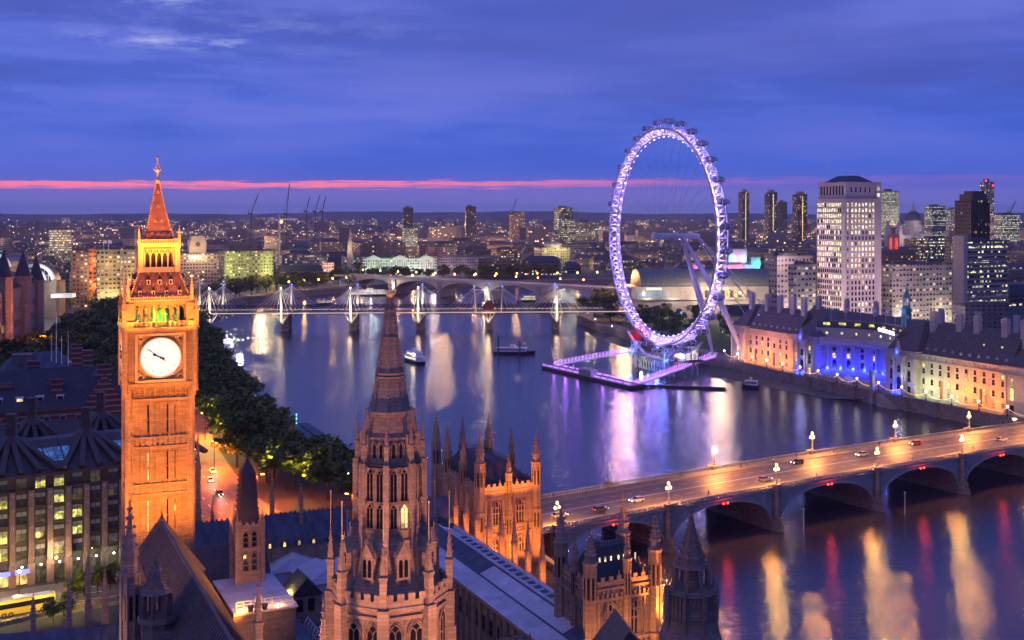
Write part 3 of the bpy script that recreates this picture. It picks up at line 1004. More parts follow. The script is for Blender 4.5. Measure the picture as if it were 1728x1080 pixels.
    m.fr(0, 0, 78.5, 82.6, 2.75 * 1.414, 1.62 * 1.414, 4, PI / 4); m.fr(0, 0, 82.6, 89.4, 1.62 * 1.414, .22 * 1.414, 4, PI / 4)
    part('spire', m, ir, T)
    m = MB()
    crockets(m, 0, 0, 78.6, 82.6, 2.75 * 1.414, 1.62 * 1.414, 4, PI / 4, 9, .2); crockets(m, 0, 0, 82.6, 89.2, 1.62 * 1.414, .25 * 1.414, 4, PI / 4, 15, .18)
    def gs(q):
        for i in range(-12, 13): m.cb((i * .29, -e - .5, 78.5), (.1, .1, .6))
        m.bx(-e - .5, e + .5, -e - .56, -e - .44, 79.0, 79.12)
        for z, n in ((79.9, 3), (82.2, 2), (84.8, 1), (87.3, 1)):
            hw = 2.75 + (1.62 - 2.75) * (z - 78.5) / 4.1 if z < 82.6 else 1.62 - 1.4 * (z - 82.6) / 6.8
            for i in range(n):
                x = (i - (n - 1) / 2) * 1.15
                m.tube((x - .22, -hw - .1, z), (x, -hw - .02, z + .55), .07, 4); m.tube((x + .22, -hw - .1, z), (x, -hw - .02, z + .55), .07, 4)
    faces(gs)
    for sx in (-1, 1):
        for sy in (-1, 1):
            pinnacle(m, sx * 3.45, sy * 3.45, 78.4, 3.2, .26)
    m.lathe(0, 0, [(.34, 89.2), (.55, 89.7), (.42, 90.0), (.16, 90.2), (.2, 91.2), (.5, 91.6), (.2, 91.9), (.14, 93.5), (.26, 93.8), (0, 94.3)], 8)
    for i in range(4):
        t = i * PI / 2
        m.tube((0, 0, 91.6), (.5 * math.cos(t), .5 * math.sin(t), 91.75), .1, 4); m.ball((.55 * math.cos(t), .55 * math.sin(t), 91.75), .2, 5, 4)
        m.tube((0, 0, 91.6), (.5 * math.cos(t + .78), .5 * math.sin(t + .78), 92.2), .05, 4)
    part('finial', m, gd, T)
    # its floodlights
    R = Matrix.Rotation(rad(22), 4, 'Z')
    def L(x, y, z): return Vector((X0, Y0, 0)) + R @ Vector((x, y, z))
    for x in (-13, -4, 5, 14):
        spot(L(x, -21, 27.5), L(x * .4, -6, 42), ORANGE, 16500, 110, .8, 1.0)
    for x in (-9, 9):
        spot(L(x, -24, 30), L(x * .5, -6, 61), ORANGE, 66000, 44, .8, 1.0)
    spot(L(-26, -4, 28), L(-6, 0, 48), ORANGE, 20000, 90, .8, 1.0)
    spot(L(-22, -2, 36), L(-6, 0, 62), ORANGE, 18000, 60, .8, 1.0)
    for x in (-5, 5):
        spot(L(x, -15, 62), L(x * .6, -4.5, 72), ORANGE, 15000, 80, .7)
        spot(L(x * .6, -13, 70), L(x * .2, -2.5, 84), ORANGE, 26000, 60, .7)
    spot(L(-15, -4, 64), L(-4, 0, 74), ORANGE, 10000, 80, .7)
    for x in (-5.0, -1.8, 1.8, 5.0):
        lamp(L(x, -7.0, 64.3), (1.0, .55, .08), 130, .15)
        lamp(L(-7.0, x, 64.3), (1.0, .55, .08), 80, .15)
    for x in (-3, 0, 3):
        lamp(L(x, -4.95, 65.0), (.12, 1.0, .04), 420, .15)
        lamp(L(-4.95, x, 65.0), (.40, 1.0, .12), 300, .15)
clock_tower()

# ---------------------------------------------------------------- the stone road bridge
BO = Vector((6.0, 278.6, 0)); BA = math.atan2(.518, .855)
BX = Vector((math.cos(BA), math.sin(BA), 0)); BY = Vector((-math.sin(BA), math.cos(BA), 0))
BW = 27.0
PIERS = [6.0, 41.1, 79.7, 120.6, 159.6, 198.0, 234.0]
def deckz(s): return 5.4 + 1.3 * math.sin(PI * max(0, min(1, (s + 10) / 260)))
def BP(s, t, z=None): return BO + BX * s + BY * t + Vector((0, 0, deckz(s) if z is None else z))
def road_bridge():
    T = thing('road_bridge', 'low green arched road bridge over the river lit orange by triple lamps', 'bridge', BO, BA)
    gi, gr = M['green_iron'], M['granite']
    S = [-30 + 2.5 * i for i in range(121)]
    m = MB()
    for a, b in zip(S, S[1:]):
        m.add([(a, 0, deckz(a)), (b, 0, deckz(b)), (b, BW, deckz(b)), (a, BW, deckz(a))], [(0, 1, 2, 3)])
    part('roadway', m, M['road_warm'], T)
    for t0, t1 in ((.9, 5.0), (BW - 5.0, BW - .9)):
        m = MB()
        for a, b in zip(S, S[1:]):
            za, zb = deckz(a) + .15, deckz(b) + .15
            m.add([(a, t0, za), (b, t0, zb), (b, t1, zb), (a, t1, za), (a, t0, za - .15), (b, t0, zb - .15), (b, t1, zb - .15), (a, t1, za - .15)], [(0, 1, 2, 3), (4, 5, 1, 0), (2, 6, 7, 3)])
        part('footway', m, M['paving'], T)
    m = MB()
    for t, dash in ((BW / 2 - .15, 0), (BW / 2 + .15, 0), (9.2, 1), (BW - 9.2, 1)):
        for i, (a, b) in enumerate(zip(S, S[1:])):
            if dash and i % 2: continue
            m.add([(a, t - .07, deckz(a) + .006), (b, t - .07, deckz(b) + .006), (b, t + .07, deckz(b) + .006), (a, t + .07, deckz(a) + .006)], [(0, 1, 2, 3)])
    part('lane_marking', m, bpy.data.materials['road_paint'], T)
    ends = [-30.0] + PIERS + [270.0]
    for j in range(1, len(ends) - 2):
        a, b = ends[j] + 1.6, ends[j + 1] - 1.6
        m = MB(); K = 18
        pts = []
        for i in range(K + 1):
            u = -1 + 2 * i / K
            s = (a + b) / 2 + (b - a) / 2 * u
            pts.append((s, -2.2 + (deckz((a + b) / 2) - 1.25 + 2.2) * math.sqrt(max(0, 1 - u * u * .998))))
        for t in (.25, BW - .25):
            for (s0, z0), (s1, z1) in zip(pts, pts[1:]):
                q = [(s0, t, z0), (s1, t, z1), (s1, t, deckz(s1) - .1), (s0, t, deckz(s0) - .1)]
                m.add(q, [(0, 1, 2, 3) if t < 1 else (3, 2, 1, 0)])
            m.path([(s, t - .1 if t < 1 else t + .1, z) for s, z in pts], .32, 5)
            for u in (.08, .16, .24, .76, .84, .92):     # pierced quatrefoils in the spandrels
                s = a + (b - a) * u
                zt = deckz(s) - .9; zb = -2.2 + (deckz((a + b) / 2) + .95) * math.sqrt(1 - (2 * u - 1) ** 2)
                rr = max(.25, (zt - zb) * .36)
                m.fr(0, 0, 0, .01, .01, .01, 3)
                for i in range(8):
                    p0, p1 = PI * i / 4, PI * (i + 1) / 4
                    zc = (zt + zb) / 2
                    tt = t - .06 if t < 1 else t + .06
                    m.tube((s + rr * math.cos(p0), tt, zc + rr * math.sin(p0)), (s + rr * math.cos(p1), tt, zc + rr * math.sin(p1)), .09, 4)
        nr = 7
        for r in range(nr):
            t0 = .3 + (BW - .6) * r / nr; t1 = .3 + (BW - .6) * (r + 1) / nr
            for (s0, z0), (s1, z1) in zip(pts, pts[1:]):
                m.add([(s0, t0, z0), (s1, t0, z1), (s1, t1, z1), (s0, t1, z0)], [(3, 2, 1, 0)])
            m.path([(s, t0, z - .15) for s, z in pts], .2, 4)
        part('arch', m, gi, T)
    for p in PIERS:
        m = MB()
        m.prism([(p - 1.6, 0), (p, -2.4), (p + 1.6, 0), (p + 1.6, BW), (p, BW + 2.4), (p - 1.6, BW)], WZ - 3, -1.2)
        m.prism([(p - 2.0, 0), (p, -3.1), (p + 2.0, 0), (p + 2.0, BW), (p, BW + 3.1), (p - 2.0, BW)], WZ - 3, -3.2)
        m.prism([(p - 1.55, .3), (p + 1.55, .3), (p + 1.55, BW - .3), (p - 1.55, BW - .3)], -1.2, deckz(p) - .12)
        for t in (-.1, BW + .1):
            m.fr(p, t, -1.2, deckz(p) + 1.15, 1.25, 1.15, 8, PI / 8)
            for zz in (.8, deckz(p) - .4, deckz(p) + 1.0):
                m.fr(p, t, zz, zz + .3, 1.42, 1.42, 8, PI / 8)
        part('pier', m, gr, T)
    for t in (.45, BW - .45):
        m = MB()
        for a, b in zip(S, S[1:]):
            za, zb = deckz(a), deckz(b)
            m.beam((a, t, za + .12), (b, t, zb + .12), .4, .3); m.beam((a, t, za + 1.08), (b, t, zb + 1.08), .42, .16)
            m.beam((a, t + (-.35 if t < 1 else .35), za - .35), (b, t + (-.35 if t < 1 else .35), zb - .35), .5, .45)
            for i in range(3):
                s = a + .83 * i
                m.cb((s, t, deckz(s) + .2), (.32, .18, .82))
        part('parapet', m, gi, T)
    return T
mm, kk, bb = new_mat('bridge_asphalt')
gg = kk.n('ShaderNodeNewGeometry')
nn1 = kk.noise(gg.outputs['Position'], .3, 5, .65)
setp(kk, bb, col=kk.ramp(nn1, [(.3, (.075, .065, .058)), (.7, (.12, .105, .095))]), rough=.55)
M['road_warm'] = mm
road_bridge()
def lamp_standard():
    T = thing('street_lamp', '-', 'street lamp', (0, 0, -500), 0, 'triple globe lamps on the bridge parapets')
    m = MB()
    m.lathe(0, 0, [(.42, 0), (.42, .5), (.26, .62), (.22, 1.4), (.30, 1.5), (.13, 1.7), (.10, 3.6), (.2, 3.7), (.08, 3.85), (.06, 4.9)], 8)
    part('column', m, M['green_iron'], T)
    m = MB()
    for s in (-1, 1):
        m.path([(0, 0, 3.4), (s * .4, 0, 3.25), (s * .62, 0, 3.5), (s * .62, 0, 3.75)], .05, 5)
    part('bracket', m, M['green_iron'], T)
    return T
def globe_mesh(mat):
    m = MB()
    m.lathe(0, 0, [(.09, -.28), (.24, -.1), (.29, .12), (.2, .34), (.06, .42), (.02, .62)], 8)
    return m.mesh('globe', mat, smooth=True)
GL_ON, GL_OFF = globe_mesh(M['bulb']), globe_mesh(plain('opal_glass', (.4, .38, .34), .3))
def bridge_lamps():
    proto = lamp_standard()
    first = True
    lst = []
    for i, p in enumerate(PIERS[:-1]):
        lst.append((p, -.05, True, 'lit triple globe lamp on the near parapet of the bridge, %s from the palace' % ordn(i)))
    for i, p in enumerate(PIERS):
        lit = i not in (0, 1)
        lst.append((p + 1, BW + .05, lit, ('lit' if lit else 'dark') + ' triple globe lamp on the far bridge parapet, %s from the palace' % ordn(i)))
    made = []
    for s, t, lit, lb in lst:
        p = BP(s, t); p.z += 1.25
        if not made: o = proto; o.location = p; o.rotation_euler = (0, 0, BA); o['label'] = lb
        else: o = dup(proto, p, BA, lb)
        made.append((o, lit, t))
    for o, lit, t in made:
        for gx, gz in ((0, 5.2), (-.62, 4.05), (.62, 4.05)):
            put('globe', GL_ON if lit else GL_OFF, o, (gx, 0, gz))
        if lit:
            lamp((0, 0, 6.15), (1.0, .50, .10), 5200, .35, o)
            spot((0, 1.2 if t < 5 else -1.2, 6.0), (0, (9 if t < 5 else -9) * .35, 0), (1.0, .31, .055), 19000, 165, .4, .35, 'road_light', o)
bridge_lamps()
# ---------------------------------------------------------------- the palace in front
def PL(o, x, y, z=0.0):
    """local palace metres (east, north) from corner o to world"""
    return Vector((o[0], o[1], 0)) + E_ * x + N_ * y + Vector((0, 0, z))
def battlement(mb, x0, x1, y0, y1, z, h=.9, mi=0, step=1.3):
    """pierced crested parapet round a rectangle"""
    for (ax, ay, bx_, by) in ((x0, y0, x1, y0), (x1, y0, x1, y1), (x1, y1, x0, y1), (x0, y1, x0, y0)):
        L = math.hypot(bx_ - ax, by - ay); n = max(1, int(L / step)); r = math.atan2(by - ay, bx_ - ax)
        mb.cb(((ax + bx_) / 2, (ay + by) / 2, z), (L, .35, h * .55), r, mi)
        for i in range(n):
            t = (i + .5) / n
            mb.cb((ax + (bx_ - ax) * t, ay + (by - ay) * t, z + h * .5), (step * .55, .3, h * .5), r, mi)
            if i % 3 == 0: mb.fr(ax + (bx_ - ax) * t, ay + (by - ay) * t, z + h, z + h * 1.7, .2, 0, 4, r + PI / 4, mi)
def panelled(mb, x0, x1, y, z0, z1, step, out=.14, mi=0):
    """upright ribs on a wall that faces -Y"""
    n = max(1, int((x1 - x0) / step))
    for i in range(n + 1):
        x = x0 + (x1 - x0) * i / n
        mb.bx(x - .09, x + .09, y - out, y + .05, z0, z1, mi)
def pavilion(label, o, w, d, zp, tips, stone, lit=None, nwin=(2, 3), rz=EA):
    T = thing('palace_pavilion', label, 'pavilion', (o[0], o[1], 0), rz)
    m = MB()
    m.bx(0, w, 0, d, 0, zp)
    for zz in (zp - .6, zp - 2.2, zp - 8.6, zp - 10.2):
        band(m, 0, w, 0, d, zz, zz + .4, .28)
    for zz in (zp - 1.5, zp - 9.4):
        n = int(w / .8)
        for i in range(n): m.fr((i + .5) * w / n, -.08, zz - .25, zz + .35, .26, .26, 4, PI / 4)
        n = int(d / .8)
        for i in range(n): m.fr(-.08, (i + .5) * d / n, zz - .25, zz + .35, .26, .26, 4, PI / 4)
    panelled(m, 0, w, 0, 2, zp - 2.4, .62); panelled(m, 0, w, 0, 2, zp - .6, 2.4, .24)
    m.M = Matrix.Translation((0, d, 0)) @ Matrix.Rotation(-PI / 2, 4, 'Z')
    panelled(m, 0, d, 0, 2, zp - 2.4, .62); panelled(m, 0, d, 0, 2, zp - .6, 2.4, .24)
    m.M = Matrix.Translation((w, 0, 0)) @ Matrix.Rotation(PI / 2, 4, 'Z')
    panelled(m, 0, d, 0, 2, zp - 2.4, .62)
    m.M = None
    part('wall', m, stone, T)
    m = MB(); battlement(m, 0, w, 0, d, zp, 1.4); part('parapet', m, stone, T)
    m = MB()
    i_ = 1.0
    h = 5.0
    rr = min(w, d) * .25
    m.add([(i_, i_, zp), (w - i_, i_, zp), (w - i_, d - i_, zp), (i_, d - i_, zp), (i_ + rr, i_ + rr, zp + h), (w - i_ - rr, i_ + rr, zp + h), (w - i_ - rr, d - i_ - rr, zp + h), (i_ + rr, d - i_ - rr, zp + h)],
          [(0, 1, 5, 4), (1, 2, 6, 5), (2, 3, 7, 6), (3, 0, 4, 7), (4, 5, 6, 7)])
    rf = part('roof', m, M['slate'], T)
    m = MB()
    for (ax, ay, bx_, by) in ((i_ + rr, i_ + rr, w - i_ - rr, i_ + rr), (w - i_ - rr, d - i_ - rr, i_ + rr, d - i_ - rr), (i_ + rr, i_ + rr, i_ + rr, d - i_ - rr), (w - i_ - rr, i_ + rr, w - i_ - rr, d - i_ - rr)):
        m.tube((ax, ay, zp + h + .45), (bx_, by, zp + h + .45), .05, 4)
        n = max(2, int(math.hypot(bx_ - ax, by - ay) / .5))
        for i in range(n + 1):
            t = i / n
            m.tube((ax + (bx_ - ax) * t, ay + (by - ay) * t, zp + h), (ax + (bx_ - ax) * t, ay + (by - ay) * t, zp + h + .9), .05, 4)
    part('cresting', m, M['dark'], rf)
    for (x, y, r, tip) in tips:
        m = MB(); turret(m, 0, 0, 4, zp + (tip - zp) * .42, r, tip, 8, 0, 0, 1)
        part('turret', m, [stone, M['black']], T, (x, y, 0))
    for i in range(nwin[0]):
        gothic_window(T, w * (i + .5) / nwin[0] * .82 + w * .09, -.02, zp - 8.0, 2.3, 5.4, 3, 0, stone, tiers=2)
        gothic_window(T, w * (i + .5) / nwin[0] * .82 + w * .09, -.02, zp - 14.6, 2.3, 3.6, 3, 0, stone)
    for i in range(nwin[1]):
        gothic_window(T, -.02, d * (i + .5) / nwin[1] * .84 + d * .08, zp - 8.0, 1.5, 4.4, 2, -PI / 2, stone, tiers=2)
        gothic_window(T, -.02, d * (i + .5) / nwin[1] * .84 + d * .08, zp - 14.2, 1.5, 3.4, 2, -PI / 2, stone, M['w_warm'] if i == 1 else None)
    return T
def palace_north():
    o = (-7.2, 255.0); w, d, zp = 14.1, 27.0, 21.5
    pavilion('spiky gothic pavilion beside the bridge foot, its front lit orange and its side dark', o, w, d, zp,
             [(0, 0, 1.15, 36.5), (w, 0, 1.1, 34.4), (w / 2, -.2, .75, 30.0), (0, d * .36, .9, 33.0), (0, d * .72, 1.0, 34.5), (0, d, 1.1, 36.5), (w, d, 1.1, 35.0), (w, d * .5, .9, 33.0), (w / 2, d, .9, 34.5)], M['stone'])
    for x in (1.8, 7, 12.2):
        spot(PL(o, x, -7.5, 5), PL(o, x, 0, 15), ORANGE, 8500, 110, .5)
    for x in (4.5, 10):
        spot(PL(o, x, -5.5, 19.5), PL(o, x, -.4, 29), ORANGE, 5000, 120, .5)
    spot(PL(o, w + 9, 12, 3), PL(o, w, 12, 20), ORANGE, 9000, 120, .5)
    o2 = (11.8, 172.0); w, d, zp = 11.4, 9.6, 27.2
    pavilion('brown gothic pavilion in front of the arched bridge with one corner turret lit orange', o2, w, d, zp,
             [(0, 0, 1.0, 36.5), (w, 0, .95, 38.0), (w * .56, -.1, .62, 36.2), (0, d, 1.0, 38.2), (w, d, 1.1, 38.5), (-.1, d * .5, .6, 35.0)], M['stone'], nwin=(2, 2))
    # its lit attic windows are the row of panes in the roof
    spot(PL(o2, w + 5.0, 1.0, 15), PL(o2, w + .6, .3, 31), ORANGE, 60000, 60, .5)
    spot(PL(o2, w + 3.2, -3.5, 17), PL(o2, w + .3, -.3, 30), ORANGE, 90000, 50, .5)
    spot(PL(o2, 3, -8.5, 8), PL(o2, 4, 0, 20), (1.0, .36, .06), 20000, 90, .8)
    spot(PL(o2, -6.0, -2.5, 12), PL(o2, 0, 1, 22), (1.0, .36, .06), 9000, 90, .8)
    return o2
O2 = palace_north()
def pavilion_lights():
    T = [o for o in sc.objects if o.name == 'palace_pavilion.001'][0]
    for i in range(8):
        m = MB(); m.bx(-.12, .12, -.05, .05, 0, .95)
        x = 2.0 + i * 1.0 + (.0 if i < 4 else .35)
        part('roof_light', m, M['w_white'], T, (x, 1.95 + .5, 29.9))
pavilion_lights()

def central_tower():
    X, Y = -13.9, 130.0
    T = thing('central_tower', 'tall brown octagonal gothic tower with stone spire in the middle foreground', 'tower', (X, Y, 0))
    st = M['stone']; rot = -PI / 2
    def ap(r): return r * math.cos(PI / 8)
    def oct_ribs(m, r0, r1, z0, z1, n, out=.1, t=.09):
        for i in range(8):
            a = rot + PI / 8 + i * PI / 4
            ca, sa = math.cos(a), math.sin(a)
            for j in range(n):
                u = (j + .5) / n * 2 - 1
                h0, h1 = r0 * math.sin(PI / 8), r1 * math.sin(PI / 8)
                p = Vector((ap(r0) * ca - sa * u * h0, ap(r0) * sa + ca * u * h0, z0)); q = Vector((ap(r1) * ca - sa * u * h1, ap(r1) * sa + ca * u * h1, z1))
                m.beam(p, q, t * 2, t * 2)
    m = MB()
    m.fr(0, 0, 16, 41.2, 6.5, 6.5, 8, rot)
    for zz, rr in ((30.5, 6.8), (39.6, 6.75), (40.6, 6.9)): m.fr(0, 0, zz, zz + .4, rr, rr, 8, rot)
    for i in range(8):
        a = rot + i * PI / 4
        m.cb((6.6 * math.cos(a), 6.6 * math.sin(a), 16), (1.5, 1.25, 25), a)
        m.cb((7.1 * math.cos(a), 7.1 * math.sin(a), 16), (.9, .7, 21), a)
        a2 = a + PI / 8
        hl = 6.5 * math.sin(PI / 8)
        for u in (-.96, 0, .96):
            m.beam((ap(6.5) * math.cos(a2) - math.sin(a2) * u * hl, ap(6.5) * math.sin(a2) + math.cos(a2) * u * hl, 16),
                   (ap(6.5) * math.cos(a2) - math.sin(a2) * u * hl, ap(6.5) * math.sin(a2) + math.cos(a2) * u * hl, 39.6), .28, .3)
        for u in (-.75, -.25, .25, .75):
            m.cb((ap(6.6) * math.cos(a2) - math.sin(a2) * u * hl, ap(6.6) * math.sin(a2) + math.cos(a2) * u * hl, 41.0), (.36, .8, 1.5), a2)
        m.cb((ap(6.62) * math.cos(a2), ap(6.62) * math.sin(a2), 41.0), (.34, 5.0, .75), a2)
    part('drum', m, st, T)
    for i in range(8):
        a = rot + i * PI / 4
        front = math.sin(a) < .1
        m = MB(); pinnacle(m, 0, 0, 0, 7.6, .5, 0, a); part('pinnacle', m, st, T, (6.75 * math.cos(a), 6.75 * math.sin(a), 41))
        m = MB(); m.tube((0, 0, 0), (0, 0, 4.2), .05, 4); m.ball((0, 0, 4.2), .12, 5, 4); part('flagpole', m, M['gold'], T, (6.75 * math.cos(a), 6.75 * math.sin(a), 48))
    for i in range(8):
        a2 = rot + PI / 8 + i * PI / 4
        if math.sin(a2) > .5: continue
        hl = 6.5 * math.sin(PI / 8)
        for u in (-.48, .48):
            x, y = ap(6.5) * math.cos(a2) - math.sin(a2) * u * hl, ap(6.5) * math.sin(a2) + math.cos(a2) * u * hl
            gothic_window(T, x + .03 * math.cos(a2), y + .03 * math.sin(a2), 32.2, 1.55, 7.0, 2, a2 + PI / 2, st, tiers=3)
    m = MB()
    m.fr(0, 0, 41.4, 47.4, 5.75, 3.9, 8, rot)
    for i in range(8):
        a = rot + i * PI / 4
        m.beam((5.8 * math.cos(a), 5.8 * math.sin(a), 41.4), (3.95 * math.cos(a), 3.95 * math.sin(a), 47.4), .34, .34)
        m.cb((5.0 * math.cos(a), 5.0 * math.sin(a), 41.4), (.55, .5, 5.2), a)
    part('sloping_roof', m, st, T)
    for i in range(8):
        a2 = rot + PI / 8 + i * PI / 4
        m = MB()
        m.bx(-.75, .75, -.6, 1.4, 0, 2.5); m.add([(-.95, -.7, 2.4), (.95, -.7, 2.4), (0, -.7, 4.0), (-.95, 1.3, 2.4), (.95, 1.3, 2.4), (0, 1.6, 4.0)], [(0, 1, 2), (0, 2, 5, 3), (1, 4, 5, 2)])
        m.tube((0, -.65, 3.9), (0, -.65, 4.6), .08, 4)
        r = 4.62
        D = part('dormer', m, st, T, (r * math.cos(a2), r * math.sin(a2), 43.6), a2 + PI / 2)
        g = MB()
        for s in (-.3, .3):
            o, _ = arch_pts(.42, 2.0, 4)
            g.poly([(s + px, -.63, .3 + pz) for px, pz in reversed(o)])
        part('pane', g, M['glass'], D)
    m = MB()
    r2 = 3.75
    m.fr(0, 0, 47.2, 55.6, r2, 3.6, 8, rot)
    for zz, rr in ((47.2, 3.95), (48.3, 3.85), (55.3, 3.85)): m.fr(0, 0, zz, zz + .3, rr, rr, 8, rot)
    for i in range(8):
        a = rot + i * PI / 4
        m.cb((3.85 * math.cos(a), 3.85 * math.sin(a), 45.6), (.75, .62, 10.4), a)
    oct_ribs(m, 3.77, 3.62, 47.3, 55.3, 1, .1, .12)
    part('lantern_stage', m, st, T)
    for i in range(8):
        a2 = rot + PI / 8 + i * PI / 4
        if math.sin(a2) > .5: continue
        hl = 3.7 * math.sin(PI / 8)
        for u in (-.44, .44):
            for z, h in ((48.8, 2.75), (51.8, 3.6)):
                x, y = ap(3.74) * math.cos(a2) - math.sin(a2) * u * hl, ap(3.74) * math.sin(a2) + math.cos(a2) * u * hl
                lit = M['w_warm'] if (i == 0 and u > 0 and z < 50) else None
                gothic_window(T, x + .02 * math.cos(a2), y + .02 * math.sin(a2), z, .86, h, 2, a2 + PI / 2, st, lit)
    m = MB()
    m.fr(0, 0, 55.6, 61.2, 3.15, 2.45, 8, rot)
    for i in range(8):
        a = rot + i * PI / 4
        m.cb((3.2 * math.cos(a), 3.2 * math.sin(a), 55.5), (.55, .42, 3.6), a)
        m.beam((2.9 * math.cos(a), 2.9 * math.sin(a), 59), (2.5 * math.cos(a), 2.5 * math.sin(a), 61.2), .3, .3)
        a2 = a + PI / 8
        for s in (-.45, .45):
            m.cb((ap(2.85) * math.cos(a2) - s * math.sin(a2), ap(2.85) * math.sin(a2) + s * math.cos(a2), 55.6), (.18, .16, 2.6), a2)
    for zz, rr in ((58.5, 3.0), (61.0, 2.75), (61.3, 2.9)): m.fr(0, 0, zz, zz + .3, rr, rr, 8, rot)
    part('upper_stage', m, st, T)
    for i in range(8):
        a2 = rot + PI / 8 + i * PI / 4
        if math.sin(a2) > .5: continue
        for s in (-.42, .42):
            x, y = ap(3.02) * math.cos(a2) - s * math.sin(a2), ap(3.02) * math.sin(a2) + s * math.cos(a2)
            gothic_window(T, x, y, 56.0, .5, 2.2, 1, a2 + PI / 2, st)
    for i in range(8):
        a = rot + i * PI / 4
        m = MB(); pinnacle(m, 0, 0, 0, 5.2, .3, 0, a); m.tube((0, 0, 5), (0, 0, 6.6), .04, 4); part('pinnacle', m, st, T, (3.75 * math.cos(a), 3.75 * math.sin(a), 55.6))
    m = MB()
    P = [(2.2, 61.6), (1.55, 65.3), (1.18, 68.0), (.62, 72.2), (.3, 74.3)]
    for (r0, z0), (r1, z1) in zip(P, P[1:]): m.fr(0, 0, z0, z1, r0, r1, 8, rot)
    for zz, rr in ((65.2, 1.78), (65.6, 1.72), (69.6, 1.1), (72.6, .75)): m.fr(0, 0, zz, zz + .22, rr, rr, 8, rot)
    for i in range(8):
        a = rot + i * PI / 4
        m.path([(r * math.cos(a), r * math.sin(a), z) for r, z in P], .09, 4)
    for (r0, z0), (r1, z1) in zip(P, P[1:]): crockets(m, 0, 0, z0, z1, r0, r1, 8, rot, max(2, int((z1 - z0) / .75)), .2)
    part('spire', m, st, T)
    m = MB()
    m.lathe(0, 0, [(.3, 74.2), (.55, 74.7), (.35, 75.0), (.12, 75.2), (.3, 75.6), (.08, 75.9), (.05, 77.0)], 8)
    for i in range(4):
        t = i * PI / 2
        m.tube((0, 0, 74.9), (.6 * math.cos(t), .6 * math.sin(t), 75.1), .08, 4); m.ball((.65 * math.cos(t), .65 * math.sin(t), 75.1), .14, 5, 4)
    part('finial', m, M['gold'], T)
    PK = (1.0, .40, .20)
    for dx, dy, tz, e, ang in ((-16, -22, 44, 28000, 80), (17, -20, 44, 28000, 80), (-14, -20, 62, 40000, 50), (15, -18, 62, 40000, 50)):
        spot((X + dx, Y + dy, 24), (X, Y, tz), PK, e, ang, .9, 1.5)
    for i in (0, 7, 1, 6):
        a2 = rot + PI / 8 + i * PI / 4
        for s in (-1.2, 1.2):
            lamp((X + 6.9 * math.cos(a2) - s * math.sin(a2), Y + 6.9 * math.sin(a2) + s * math.cos(a2), 31.6), (1.0, .45, .12), 85, .2)
central_tower()

